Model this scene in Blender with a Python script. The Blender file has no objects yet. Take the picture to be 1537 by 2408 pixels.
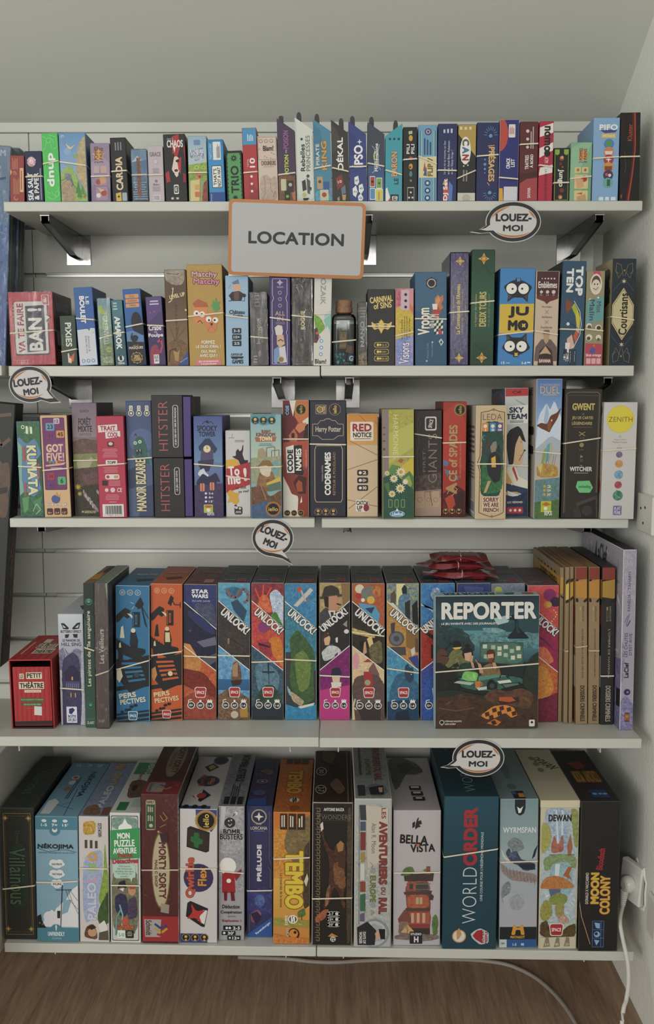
import bpy, math, random
from mathutils import Matrix, Vector
random.seed(7)
S = bpy.context.scene
COL = S.collection

# ------------------------------------------------------------------ camera
FPX, HC = 2300.0, 1.36
PIT, YAW = math.atan(269 / 2300.0), math.radians(0.45)
_cp, _sp, _cy, _sy = math.cos(PIT), math.sin(PIT), math.cos(YAW), math.sin(YAW)
FW = Vector((-_sy * _cp, _cy * _cp, -_sp)); RT = Vector((_cy, _sy, 0)); UP = Vector((-_sy * _sp, _cy * _sp, _cp))
cam = bpy.data.objects.new('camera', bpy.data.cameras.new('camera')); COL.objects.link(cam)
cam.matrix_world = Matrix(((RT.x, UP.x, -FW.x, 0), (RT.y, UP.y, -FW.y, 0), (RT.z, UP.z, -FW.z, HC), (0, 0, 0, 1)))
cam.data.sensor_fit = 'HORIZONTAL'; cam.data.sensor_width = 36; cam.data.lens = FPX * 36 / 1537
cam.data.clip_start = .05
S.camera = cam

# ------------------------------------------------------------------ light and exposure
S.view_settings.view_transform = 'Standard'; S.view_settings.look = 'None'
S.view_settings.gamma = 1; S.view_settings.exposure = -0.78
W = bpy.data.worlds.new('room_light'); S.world = W; W.use_nodes = True
W.node_tree.nodes['Background'].inputs[0].default_value = (1, .985, .95, 1)
W.node_tree.nodes['Background'].inputs[1].default_value = 0.66


def area(name, loc, target, sx, sy, power, colr=(1, .965, .9)):
    l = bpy.data.lights.new(name, 'AREA'); l.shape = 'RECTANGLE'; l.size = sx; l.size_y = sy
    l.energy = power; l.color = colr
    o = bpy.data.objects.new(name, l); COL.objects.link(o); o.location = loc
    o.rotation_euler = (Vector(target) - Vector(loc)).to_track_quat('-Z', 'Y').to_euler()
    return o


area('shop_lamp_row_light', (-.7, -2.6, 1.95), (.1, 2, 1.15), 3.6, .6, 96, (1, .99, .94))
area('ceiling_lamp_light', (-.5, -.8, 3.15), (0, 1.75, 1.0), 1.8, .5, 12, (1, .985, .93))
area('left_fill_light', (-2.6, -1.2, 1.0), (.5, 2, 1.0), 2.0, 1.6, 66, (1, .985, .94))  # added fill from the left, brightens the right wall; not a real window

# ------------------------------------------------------------------ pixel rays to points on real planes of the place


def ray(x, y):
    return FW + RT * ((x - 768.5) / FPX) + UP * ((1204 - y) / FPX)


def onY(x, y, Y):
    d = ray(x, y); t = Y / d.y
    return d.x * t, d.z * t + HC


def onZ(x, y, z):
    d = ray(x, y); t = (z - HC) / d.z
    return d.x * t, d.y * t


def onX(x, y, X):
    d = ray(x, y); t = X / d.x
    return d.y * t, d.z * t + HC


# ------------------------------------------------------------------ materials
def lin(c):
    c /= 255
    return c / 12.92 if c <= .04045 else ((c + .055) / 1.055) ** 2.4


_cc = {}


def hexc(s):
    if s not in _cc:
        t = s if len(s) == 6 else ''.join(k * 2 for k in s)
        k = [lin(int(t[i:i + 2], 16)) * .86 for i in (0, 2, 4)]; g = sum(k) / 3
        _cc[s] = tuple(min(.84, q * .95 + g * .05 + .002) for q in k) + (1,)
    return _cc[s]


def col2(s):
    a = s.split('/')
    return hexc(a[0]), hexc(a[-1])


def mat(name, rgb=(.8, .8, .8), rough=.5, metal=0, spec=.5, coat=0, bump=None, vary=0, vscale=30):
    m = bpy.data.materials.new(name); m.use_nodes = True
    nt = m.node_tree; p = nt.nodes['Principled BSDF']
    p.inputs['Base Color'].default_value = (*rgb, 1); p.inputs['Roughness'].default_value = rough
    p.inputs['Metallic'].default_value = metal; p.inputs['Specular IOR Level'].default_value = spec
    p.inputs['Coat Weight'].default_value = coat
    if vary or bump:
        tc = nt.nodes.new('ShaderNodeTexCoord')
        if vary:
            n = nt.nodes.new('ShaderNodeTexNoise'); n.inputs['Scale'].default_value = vscale; n.inputs['Detail'].default_value = 4
            nt.links.new(tc.outputs['Object'], n.inputs['Vector'])
            mx = nt.nodes.new('ShaderNodeMix'); mx.data_type = 'RGBA'
            mx.inputs[6].default_value = (*[c * (1 - vary) for c in rgb], 1); mx.inputs[7].default_value = (*[min(1, c * (1 + vary)) for c in rgb], 1)
            nt.links.new(n.outputs[0], mx.inputs[0]); nt.links.new(mx.outputs[2], p.inputs['Base Color'])
        if bump:
            n = nt.nodes.new('ShaderNodeTexNoise'); n.inputs['Scale'].default_value = bump[0]; n.inputs['Detail'].default_value = 3
            nt.links.new(tc.outputs['Object'], n.inputs['Vector'])
            b = nt.nodes.new('ShaderNodeBump'); b.inputs['Strength'].default_value = bump[1]; b.inputs['Distance'].default_value = bump[2]
            nt.links.new(n.outputs[0], b.inputs['Height']); nt.links.new(b.outputs[0], p.inputs['Normal'])
    return m


def print_mat(name, rough, coat=0, bump=0):
    """Printed card: two inks per patch, mottled together where an illustration is painterly."""
    m = bpy.data.materials.new(name); m.use_nodes = True
    nt = m.node_tree; p = nt.nodes['Principled BSDF']; N = nt.nodes.new; K = nt.links.new
    a = N('ShaderNodeAttribute'); a.attribute_name = 'ink_a'
    b = N('ShaderNodeAttribute'); b.attribute_name = 'ink_b'
    tc = N('ShaderNodeTexCoord'); oi = N('ShaderNodeObjectInfo')
    no = N('ShaderNodeTexNoise'); no.noise_dimensions = '4D'; no.inputs['Scale'].default_value = 150
    no.inputs['Detail'].default_value = 5; no.inputs['Roughness'].default_value = .62; no.inputs['Distortion'].default_value = .7
    mu = N('ShaderNodeMath'); mu.operation = 'MULTIPLY'; mu.inputs[1].default_value = 50
    K(oi.outputs['Random'], mu.inputs[0]); K(mu.outputs[0], no.inputs['W']); K(tc.outputs['Object'], no.inputs['Vector'])
    rp = N('ShaderNodeMapRange'); rp.inputs[1].default_value = .38; rp.inputs[2].default_value = .62
    K(no.outputs[0], rp.inputs[0])
    mx = N('ShaderNodeMix'); mx.data_type = 'RGBA'
    K(rp.outputs[0], mx.inputs[0]); K(a.outputs['Color'], mx.inputs[6]); K(b.outputs['Color'], mx.inputs[7])
    K(mx.outputs[2], p.inputs['Base Color'])
    p.inputs['Roughness'].default_value = rough; p.inputs['Specular IOR Level'].default_value = .35; p.inputs['Coat Weight'].default_value = coat
    p.inputs['Coat Roughness'].default_value = .12
    if bump:
        n2 = N('ShaderNodeTexNoise'); n2.inputs['Scale'].default_value = 90; n2.inputs['Detail'].default_value = 3
        K(tc.outputs['Object'], n2.inputs['Vector'])
        bp = N('ShaderNodeBump'); bp.inputs['Strength'].default_value = bump; bp.inputs['Distance'].default_value = .004
        K(n2.outputs[0], bp.inputs['Height']); K(bp.outputs[0], p.inputs['Normal'])
    return m


CARD = print_mat('printed_card', .45)
FOIL = print_mat('embossed_card', .3, .3, .7)
LAMI = print_mat('laminated_paper', .5, .06)
WHITE_BOARD = mat('white_melamine', (.52, .53, .485), .38, vary=.02, vscale=6)
PANEL = mat('slatwall_grey_white', (.62, .63, .58), .5, vary=.03, vscale=4)
GROOVE = mat('groove_shadow_grey', (.30, .29, .27), .6, vary=.05)
ALU = mat('brushed_aluminium', (.58, .58, .56), .42, 1, vary=.05, vscale=60)
CHROME = mat('chromed_steel', (.62, .61, .60), .12, 1, bump=(6, .15, .01))
DARKCHROME = mat('dark_nickel_steel', (.20, .20, .205), .22, 1, vary=.1, vscale=10)
PLASTER = mat('plaster_wall', (.80, .81, .755), .75, bump=(140, .35, .004), vary=.02, vscale=8)
CEIL = mat('painted_ceiling', (.60, .62, .575), .7, vary=.02, vscale=3, bump=(200, .1, .002))
RUBBER = mat('rubber_band_cream', (.66, .60, .46), .55, vary=.08, vscale=80)
RUBBER_D = mat('rubber_band_tan', (.50, .42, .30), .55, vary=.08, vscale=80)
BLACKP = mat('black_plastic', (.02, .02, .022), .4, vary=.1)
CABLE = mat('cable_white_plastic', (.60, .59, .54), .5, vary=.06, vscale=40)
CABLE_D = mat('cable_grey_plastic', (.34, .31, .27), .5, vary=.06, vscale=40)
SOCKET = mat('socket_white_plastic', (.66, .65, .60), .35, vary=.03)
CORK = mat('cork', (.30, .17, .10), .8, vary=.45, vscale=160, bump=(200, .5, .003))


def film_mat():
    m = bpy.data.materials.new('clear_shrink_film'); m.use_nodes = True
    nt = m.node_tree; N = nt.nodes.new; K = nt.links.new
    nt.nodes.remove(nt.nodes['Principled BSDF']); out = nt.nodes['Material Output']
    tr = N('ShaderNodeBsdfTransparent'); gl = N('ShaderNodeBsdfGlossy'); gl.inputs['Roughness'].default_value = .12
    mx = N('ShaderNodeMixShader'); fr = N('ShaderNodeFresnel'); fr.inputs['IOR'].default_value = 1.5
    tc = N('ShaderNodeTexCoord'); n = N('ShaderNodeTexNoise'); n.inputs['Scale'].default_value = 42; n.inputs['Detail'].default_value = 4
    n.inputs['Distortion'].default_value = 2.5
    mp = N('ShaderNodeMapping'); mp.inputs['Scale'].default_value = (1.5, 1.5, .3); mp.inputs['Rotation'].default_value = (0, .25, 0)
    K(tc.outputs['Object'], mp.inputs[0]); K(mp.outputs[0], n.inputs['Vector'])
    b = N('ShaderNodeBump'); b.inputs['Strength'].default_value = .9; b.inputs['Distance'].default_value = .007
    K(n.outputs[0], b.inputs['Height']); K(b.outputs[0], gl.inputs['Normal'])
    mu = N('ShaderNodeMath'); mu.operation = 'MULTIPLY_ADD'; mu.inputs[1].default_value = .7; mu.inputs[2].default_value = .02
    K(fr.outputs[0], mu.inputs[0]); K(mu.outputs[0], mx.inputs[0]); K(tr.outputs[0], mx.inputs[1]); K(gl.outputs[0], mx.inputs[2])
    K(mx.outputs[0], out.inputs['Surface'])
    return m


FILM = film_mat()
GLASS = bpy.data.materials.new('clear_plastic'); GLASS.use_nodes = True
_n = GLASS.node_tree; _n.nodes.remove(_n.nodes['Principled BSDF'])
_t = _n.nodes.new('ShaderNodeBsdfTransparent'); _t.inputs[0].default_value = (.93, .96, .96, 1)
_g = _n.nodes.new('ShaderNodeBsdfGlossy'); _g.inputs['Roughness'].default_value = .08
_f = _n.nodes.new('ShaderNodeLayerWeight'); _f.inputs[0].default_value = .28
_m = _n.nodes.new('ShaderNodeMixShader')
_n.links.new(_f.outputs['Fresnel'], _m.inputs[0]); _n.links.new(_t.outputs[0], _m.inputs[1]); _n.links.new(_g.outputs[0], _m.inputs[2])
_n.links.new(_m.outputs[0], _n.nodes['Material Output'].inputs['Surface'])


def wood_mat(name, ca, cb, along='Y'):
    m = bpy.data.materials.new(name); m.use_nodes = True
    nt = m.node_tree; p = nt.nodes['Principled BSDF']; N = nt.nodes.new; K = nt.links.new
    tc = N('ShaderNodeTexCoord'); mp = N('ShaderNodeMapping')
    mp.inputs['Scale'].default_value = (22, 1.3, 8) if along == 'Y' else (1.3, 22, 22)
    K(tc.outputs['Object'], mp.inputs[0])
    n = N('ShaderNodeTexNoise'); n.inputs['Scale'].default_value = 2.2; n.inputs['Detail'].default_value = 7; n.inputs['Distortion'].default_value = .8
    K(mp.outputs[0], n.inputs['Vector'])
    n2 = N('ShaderNodeTexNoise'); n2.inputs['Scale'].default_value = 9; n2.inputs['Detail'].default_value = 5
    K(mp.outputs[0], n2.inputs['Vector'])
    mm = N('ShaderNodeMath'); mm.operation = 'MULTIPLY_ADD'; mm.inputs[1].default_value = .5; K(n2.outputs[0], mm.inputs[0])
    m3 = N('ShaderNodeMath'); m3.operation = 'MULTIPLY'; m3.inputs[1].default_value = .5; K(n.outputs[0], m3.inputs[0]); K(m3.outputs[0], mm.inputs[2])
    rp = N('ShaderNodeMapRange'); rp.inputs[1].default_value = .36; rp.inputs[2].default_value = .62; K(mm.outputs[0], rp.inputs[0])
    mx = N('ShaderNodeMix'); mx.data_type = 'RGBA'; mx.inputs[6].default_value = (*ca, 1); mx.inputs[7].default_value = (*cb, 1)
    K(rp.outputs[0], mx.inputs[0]); K(mx.outputs[2], p.inputs['Base Color'])
    p.inputs['Roughness'].default_value = .5
    return m


OAK = wood_mat('oak_floor', (.24, .155, .10), (.40, .285, .19))
SKIRT = wood_mat('oak_skirting', (.24, .15, .10), (.36, .25, .17))

# ------------------------------------------------------------------ mesh building


class MB:
    def __init__(s):
        s.v, s.f, s.a, s.b = [], [], [], []

    def poly(s, pts, c='888', grad=None):
        i = len(s.v); s.v += [tuple(p) for p in pts]; s.f.append(tuple(range(i, i + len(pts))))
        if grad:
            s.a += [col2(k)[0] for k in grad]; s.b += [col2(k)[1] for k in grad]
        else:
            a, b = col2(c); s.a += [a] * len(pts); s.b += [b] * len(pts)

    def box(s, x0, x1, y0, y1, z0, z1, c=.0008, F='888', T=None, R=None, L=None, B=None, D=None, edge=None):
        """A box with small chamfers; one ink per face."""
        T, R, L, B, D = T or F, R or F, L or F, B or F, D or F
        e = edge or F
        X, Y, Z = (x0, x1), (y0, y1), (z0, z1)

        def q(ix, iy, iz, ax):
            sx, sy, sz = (1, -1)[ix], (1, -1)[iy], (1, -1)[iz]
            return (X[ix] + (0 if ax == 0 else c * sx), Y[iy] + (0 if ax == 1 else c * sy), Z[iz] + (0 if ax == 2 else c * sz))
        s.poly([q(0, 0, 0, 1), q(1, 0, 0, 1), q(1, 0, 1, 1), q(0, 0, 1, 1)], F)
        s.poly([q(1, 1, 0, 1), q(0, 1, 0, 1), q(0, 1, 1, 1), q(1, 1, 1, 1)], B)
        s.poly([q(1, 0, 0, 0), q(1, 1, 0, 0), q(1, 1, 1, 0), q(1, 0, 1, 0)], R)
        s.poly([q(0, 1, 0, 0), q(0, 0, 0, 0), q(0, 0, 1, 0), q(0, 1, 1, 0)], L)
        s.poly([q(0, 0, 1, 2), q(1, 0, 1, 2), q(1, 1, 1, 2), q(0, 1, 1, 2)], T)
        s.poly([q(0, 1, 0, 2), q(1, 1, 0, 2), q(1, 0, 0, 2), q(0, 0, 0, 2)], D)
        if c <= 0:
            return
        for ix in (0, 1):
            for iy in (0, 1):
                s.poly([q(ix, iy, 0, 0), q(ix, iy, 0, 1), q(ix, iy, 1, 1), q(ix, iy, 1, 0)], e)
            for iz in (0, 1):
                s.poly([q(ix, 0, iz, 0), q(ix, 0, iz, 2), q(ix, 1, iz, 2), q(ix, 1, iz, 0)], e)
        for iy in (0, 1):
            for iz in (0, 1):
                s.poly([q(0, iy, iz, 1), q(0, iy, iz, 2), q(1, iy, iz, 2), q(1, iy, iz, 1)], e)
        for ix in (0, 1):
            for iy in (0, 1):
                for iz in (0, 1):
                    s.poly([q(ix, iy, iz, 0), q(ix, iy, iz, 1), q(ix, iy, iz, 2)], e)

    def prism(s, pts, y0, y1, c='888', side=None):
        """Outline in x,z pulled from y0 (front) to y1."""
        n = len(pts)
        s.poly([(p[0], y0, p[1]) for p in pts], c)
        s.poly([(p[0], y1, p[1]) for p in reversed(pts)], side or c)
        for i in range(n):
            a, b = pts[i], pts[(i + 1) % n]
            s.poly([(a[0], y0, a[1]), (a[0], y1, a[1]), (b[0], y1, b[1]), (b[0], y0, b[1])], side or c)

    def tube(s, path, r, c='888', n=8, close=False):
        pts = [Vector(p) for p in path]; rings = []
        m = len(pts)
        for i, p in enumerate(pts):
            a = pts[i - 1] if (i or close) else p; b = pts[(i + 1) % m] if (i < m - 1 or close) else p
            t = (b - a).normalized(); up = Vector((0, 0, 1)) if abs(t.z) < .9 else Vector((1, 0, 0))
            u = t.cross(up).normalized(); w = u.cross(t)
            rr = r[i] if isinstance(r, (list, tuple)) else r
            rings.append([p + (u * math.cos(k * 2 * math.pi / n) + w * math.sin(k * 2 * math.pi / n)) * rr for k in range(n)])
        for i in range(m if close else m - 1):
            A, B = rings[i], rings[(i + 1) % m]
            for k in range(n):
                s.poly([A[k], A[(k + 1) % n], B[(k + 1) % n], B[k]], c)
        if not close:
            s.poly(list(reversed(rings[0])), c); s.poly(rings[-1], c)

    def lathe(s, prof, n=24, c='888', sx=1, sy=1):
        rings = [[(r * math.cos(k * 2 * math.pi / n) * sx, r * math.sin(k * 2 * math.pi / n) * sy, z) for k in range(n)] for r, z in prof]
        for A, B in zip(rings, rings[1:]):
            for k in range(n):
                s.poly([A[k], A[(k + 1) % n], B[(k + 1) % n], B[k]], c)
        s.poly(list(reversed(rings[0])), c); s.poly(rings[-1], c)

    def obj(s, name, m, parent=None, loc=None, smooth=False, weld=False):
        me = bpy.data.meshes.new(name); me.from_pydata(s.v, [], s.f)
        for an, dat in (('ink_a', s.a), ('ink_b', s.b)):
            at = me.attributes.new(an, 'FLOAT_COLOR', 'CORNER'); at.data.foreach_set('color', [x for c in dat for x in c])
        me.materials.append(m)
        if weld:
            import bmesh
            b = bmesh.new(); b.from_mesh(me); bmesh.ops.remove_doubles(b, verts=b.verts, dist=1e-6)
            bmesh.ops.recalc_face_normals(b, faces=b.faces); b.to_mesh(me); b.free()
        if smooth:
            me.polygons.foreach_set('use_smooth', [True] * len(me.polygons))
            if hasattr(me, 'set_sharp_from_angle'):
                me.set_sharp_from_angle(angle=.7)
        o = bpy.data.objects.new(name, me); COL.objects.link(o)
        if parent: o.parent = parent
        if loc: o.location = loc
        return o


def thing(name, label, cat, loc=(0, 0, 0), rot=(0, 0, 0), group=None):
    o = bpy.data.objects.new(name, None); COL.objects.link(o); o.empty_display_size = .02
    o.location = loc; o.rotation_euler = rot
    o['label'] = label; o['category'] = cat
    if group: o['group'] = group
    return o


def tag(o, label, cat, group=None):
    o['label'] = label; o['category'] = cat
    if group: o['group'] = group
    return o


def structure(o):
    o['kind'] = 'structure'; return o


# ------------------------------------------------------------------ lettering
_tx = {}


def glyphs(txt, bold, shear=0):
    k = (txt, round(bold, 3), shear)
    if k not in _tx:
        cu = bpy.data.curves.new('lettering', 'FONT'); cu.body = txt; cu.offset = bold; cu.shear = shear; cu.resolution_u = 4
        cu.space_character = 1.03
        ob = bpy.data.objects.new('lettering', cu); me = ob.to_mesh()
        v = [(p.co.x, p.co.y) for p in me.vertices]; f = [tuple(p.vertices) for p in me.polygons]
        ob.to_mesh_clear(); bpy.data.objects.remove(ob); bpy.data.curves.remove(cu)
        if v:
            x0 = min(p[0] for p in v); x1 = max(p[0] for p in v); y0 = min(p[1] for p in v); y1 = max(p[1] for p in v)
            v = [((a - (x0 + x1) / 2) / max(x1 - x0, 1e-6), (b - (y0 + y1) / 2) / max(y1 - y0, 1e-6)) for a, b in v]
        _tx[k] = v, f
    return _tx[k]


# ------------------------------------------------------------------ print elements; u,v in percent of the face, v from the top
def R(u0, v0, u1, v1, c): return ('P', [(u0, v0), (u1, v0), (u1, v1), (u0, v1)], c)
def G(u0, v0, u1, v1, c, d): return ('G', u0, v0, u1, v1, c, d)
def P(c, *p): return ('P', [(p[i], p[i + 1]) for i in range(0, len(p), 2)], c)
def E(u, v, ru, c, rv=None, n=20): return ('E', u, v, ru, rv, c, n)
def L(w, c, *p): return ('L', [(p[i], p[i + 1]) for i in range(0, len(p), 2)], w, c)
def ST(u, v, r, c, n=5, k=.45, a=0): return ('S', u, v, r, n, k, c, a)


def T(t, u0, v0, u1, v1, c, r=0, b=.02, oc=None, ow=.05, sh=0):
    return ('T', t, u0, v0, u1, v1, c, r, b, oc, ow, sh)


def TA(t, u, v, ln, ht, ang, c, b=.02, oc=None, ow=.05):
    """Lettering at any angle: length and height in percent of the face's width."""
    return ('A', t, u, v, ln, ht, ang, c, b, oc, ow)


def M(u0, v0, u1, v1, n, c, vert=False):
    """Lines of small print."""
    out = []; rnd = random.Random(int(u0 * 31 + v0 * 7 + n))
    for i in range(n):
        k = rnd.uniform(.72, 1)
        if vert:
            a = u0 + (u1 - u0) * i / n; out.append(('P', [(a, v1 - (v1 - v0) * k), (a + (u1 - u0) / n * .5, v1 - (v1 - v0) * k), (a + (u1 - u0) / n * .5, v1), (a, v1)], c))
        else:
            a = v0 + (v1 - v0) * i / n; m_ = (u0 + u1) / 2; hw = (u1 - u0) / 2 * k
            out.append(('P', [(m_ - hw, a), (m_ + hw, a), (m_ + hw, a + (v1 - v0) / n * .5), (m_ - hw, a + (v1 - v0) / n * .5)], c))
    return out


def RR(u0, v0, u1, v1, c, k=4):
    """Rectangle with clipped corners; k in percent of u."""
    return ('K', u0, v0, u1, v1, k, c)


def SPC(u, v, w, c='b03035'):
    """Small framed publisher badge."""
    return [('B', u, v, w, 'e8e4dc', 1), ('B', u, v, w * .88, c, 1), TA('SPACE', u, v, w * .66, w * .26, 0, 'f2eee6', .03), TA('Cowboys', u, ('+', v, w * .24), w * .5, w * .1, 0, '6a1a20')]


def IEL(u, v, r, back='c8703a', ang=90):
    return [E(u, v, r * 1.18, back), E(u, v, r, '191919'), E(u, v, r * .97, 'b08a40', n=24), E(u, v, r * .9, '191919', n=24), TA('iello', u, v, r * 1.45, r * .62, ang, 'e8c860', .02)]


def ICO(us, v, r, texts, bg, fg, ring=None):
    o = []
    for u, t in zip(us, texts):
        if ring: o.append(E(u, v, r * 1.15, ring))
        o.append(E(u, v, r, bg)); o.append(TA(t, u, v, r * 1.2, r * .62, 0, fg, .02))
    return o


def stamp(mb, t, x0, x1, z0, z1, y, c, b, rot=0):
    """Bold lettering on an upright sheet at depth y."""
    vs, fs = glyphs(t, 0, 0); a, bb = col2(c); k = b * (z1 - z0); w_, h_ = x1 - x0 - 2 * k, z1 - z0 - 2 * k
    cr, sr = math.cos(rot), math.sin(rot)
    for j in range(11):
        dx, dz = (k * math.cos(j * math.pi / 5), k * math.sin(j * math.pi / 5)) if j < 10 else (0, 0)
        i0 = len(mb.v); y -= 1.5e-6
        for p, q in vs:
            X, Z = (x0 + x1) / 2 + p * w_ + dx, (z0 + z1) / 2 + q * h_ + dz
            mb.v.append((X * cr - Z * sr, y, X * sr + Z * cr))
        for f in fs:
            mb.f.append(tuple(i0 + q for q in f)); mb.a += [a] * len(f); mb.b += [bb] * len(f)


def draw(mb, face, w, h, d, els, clip=None, base=.0003):
    """Lay the printed elements on a face of a box (front at y=0, x centred, z up)."""
    FWID, FHEI = {'F': (w, h), 'T': (w, d), 'R': (d, h), 'L': (d, h)}[face]
    m = .0009
    um, vm = m / FWID * 100, m / FHEI * 100
    flat = []
    for e in els:
        if isinstance(e, list): flat += e
        else: flat.append(e)
    step = .000024

    def pt(u, v, o):
        a = u / 100 * FWID; b = (1 - v / 100) * FHEI
        if face == 'F': return (a - w / 2, -o, b)
        if face == 'T': return (a - w / 2, b, h + o)
        if face == 'R': return (w / 2 + o, a, b)
        return (-w / 2 - o, d - a, b)

    def cl(p):
        for ax, lim, sg in ((0, um, 1), (0, 100 - um, -1), (1, vm, 1), (1, 100 - vm, -1)):
            q = []
            for i in range(len(p)):
                A, B = p[i - 1], p[i]
                ia, ib = (A[ax] - lim) * sg >= 0, (B[ax] - lim) * sg >= 0
                if ia != ib:
                    t = (lim - A[ax]) / (B[ax] - A[ax]); q.append((A[0] + (B[0] - A[0]) * t, A[1] + (B[1] - A[1]) * t))
                if ib: q.append(B)
            p = q
            if len(p) < 3: return None
        if clip:
            (ax_, ay_), (bx_, by_) = clip
            q = []
            side = lambda P_: (P_[1] - (ay_ + (by_ - ay_) * (P_[0] - ax_) / (bx_ - ax_))) >= 0
            for i in range(len(p)):
                A, B = p[i - 1], p[i]; ia, ib = side(A), side(B)
                if ia != ib:
                    fa = A[1] - (ay_ + (by_ - ay_) * (A[0] - ax_) / (bx_ - ax_)); fb = B[1] - (ay_ + (by_ - ay_) * (B[0] - ax_) / (bx_ - ax_))
                    t = fa / (fa - fb); q.append((A[0] + (B[0] - A[0]) * t, A[1] + (B[1] - A[1]) * t))
                if ib: q.append(B)
            p = q
            if len(p) < 3: return None
        return p

    def put(p, c, o):
        p = cl(p)
        if p: mb.poly([pt(a, b, o) for a, b in reversed(p)] if face != 'X' else p, c)

    def vof(v):
        return v[1] + v[2] * FWID / FHEI if isinstance(v, tuple) else v

    def text(t, u, v, lm, hm, ang, c, b, sh, o, grow=0):
        vs, fs = glyphs(t, min(b, 0), sh); ca, sa = math.cos(math.radians(ang)), math.sin(math.radians(ang))
        k = max(0, min(b * hm * .85, .075 * lm / max(1, len(t))))
        if b > 0: lm -= 2 * k; hm -= 2 * k
        k += grow * hm
        sh_ = [(0, 0)] if k < .00012 else [(k * math.cos(j * math.pi / 3 + .5), k * math.sin(j * math.pi / 3 + .5)) for j in range(6)] if k < .0012 else [(k * math.cos(j * math.pi / 5), k * math.sin(j * math.pi / 5)) for j in range(10)] + [(0, 0)]
        a, bb = col2(c)
        for dx, dy in sh_:
            i0 = len(mb.v); o += 1.5e-6
            for x, y in vs:
                x = x * lm + dx; y = y * hm + dy
                mb.v.append(pt(u + (x * ca - y * sa) / FWID * 100, v - (x * sa + y * ca) / FHEI * 100, o))
            for f in fs:
                mb.f.append(tuple(i0 + q for q in f)); mb.a += [a] * len(f); mb.b += [bb] * len(f)
        return o

    def near(p): return p[0] < .6 or p[0] > 99.4 or p[1] < .6 or p[1] > 99.4

    def organic(p, rough, rnd, it=2, cut=.25):
        """Round off the corners of a drawn shape and let its outline wander a little."""
        for _ in range(it):
            q = []
            for i in range(len(p)):
                A, B, C = p[i - 1], p[i], p[(i + 1) % len(p)]
                if near(B): q.append(B)
                else:
                    q.append((B[0] + (A[0] - B[0]) * cut, B[1] + (A[1] - B[1]) * cut)); q.append((B[0] + (C[0] - B[0]) * cut, B[1] + (C[1] - B[1]) * cut))
            p = q
        if rough:
            q = []; asp = FHEI / FWID
            for i in range(len(p)):
                A, B = p[i], p[(i + 1) % len(p)]
                q.append(A)
                if near(A) and near(B): continue
                ln = math.hypot(B[0] - A[0], (B[1] - A[1]) * asp); n = min(8, int(ln / 5))
                for j in range(1, n + 1):
                    t_ = j / (n + 1); q.append((A[0] + (B[0] - A[0]) * t_ + rnd.uniform(-1, 1) * rough, A[1] + (B[1] - A[1]) * t_ + rnd.uniform(-1, 1) * rough / asp))
            p = q
        return p

    def inside(x, y, p):
        r_ = False
        for i in range(len(p)):
            (x0, y0), (x1, y1) = p[i - 1], p[i]
            if (y0 > y) != (y1 > y) and x < (x1 - x0) * (y - y0) / (y1 - y0) + x0: r_ = not r_
        return r_

    def strokes(p, c, o, rnd):
        """Brush marks of a painted illustration, in lighter and darker mixes of its own inks."""
        asp = FHEI / FWID
        xs = [a_[0] for a_ in p]; ys = [a_[1] for a_ in p]; x0, x1, y0, y1 = max(0, min(xs)), min(100, max(xs)), max(0, min(ys)), min(100, max(ys))
        n = int((x1 - x0) * (y1 - y0) * asp / 95 * min(1.6, FWID / .055))
        cs = c.split('/'); base_ = [int(t[i:i + 2], 16) for t in [k_ if len(k_) == 6 else ''.join(z * 2 for z in k_) for k_ in cs] for i in (0, 2, 4)]
        A_, B_ = base_[:3], base_[-3:]
        for _ in range(n):
            x, y = rnd.uniform(x0, x1), rnd.uniform(y0, y1)
            if not inside(x, y, p): continue
            t_ = rnd.uniform(-.2, 1.2); k = rnd.uniform(.8, 1.22)
            cc = ''.join('%02x' % max(0, min(255, int((a_ + (b_ - a_) * t_) * k))) for a_, b_ in zip(A_, B_))
            an = rnd.gauss(.5, .7); L_ = rnd.uniform(1.5, 7); w_ = rnd.uniform(.5, 1.7)
            dx, dy = math.cos(an) * L_, math.sin(an) * L_ / asp; nx, ny = -math.sin(an) * w_, math.cos(an) * w_ / asp
            tip = [(x - dx, y - dy), (x + nx, y + ny), (x + dx, y + dy), (x - nx, y - ny)]
            if all(inside(q[0], q[1], p) for q in tip): o += 1.2e-6; put(tip, cc, o)
        return o

    o = base
    for i, e in enumerate(flat):
        o += step; k = e[0]
        if k == 'P':
            p_ = e[1]; rnd = random.Random(i * 13 + len(p_))
            if '/' in e[2]:
                p_ = organic(p_, 1.1, rnd, 2, .17) if len(p_) > 3 else p_
                put(p_, e[2], o); o = strokes(p_, e[2], o, rnd)
            else: put(organic(p_, 0, rnd, 1, .14) if len(p_) >= 7 else p_, e[2], o)
        elif k == 'G':
            _, u0, v0, u1, v1, c, dcol = e
            u0, v0, u1, v1 = max(u0, um), max(v0, vm), min(u1, 100 - um), min(v1, 100 - vm)
            mb.poly([pt(u0, v1, o), pt(u1, v1, o), pt(u1, v0, o), pt(u0, v0, o)], grad=[dcol, dcol, c, c])
        elif k == 'E':
            _, u, v, ru, rv, c, n = e
            v = vof(v); rv = ru * FWID / FHEI if rv is None else rv
            put([(u + ru * math.cos(j * 2 * math.pi / n), v + rv * math.sin(j * 2 * math.pi / n)) for j in range(n)], c, o)
        elif k == 'S':
            _, u, v, r, n, kk, c, a0 = e
            put([(u + r * (1 if j % 2 == 0 else kk) * math.sin(j * math.pi / n + a0), v - r * FWID / FHEI * (1 if j % 2 == 0 else kk) * math.cos(j * math.pi / n + a0)) for j in range(2 * n)], c, o)
        elif k == 'K':
            _, u0, v0, u1, v1, q, c = e; qv = q * FWID / FHEI
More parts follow.
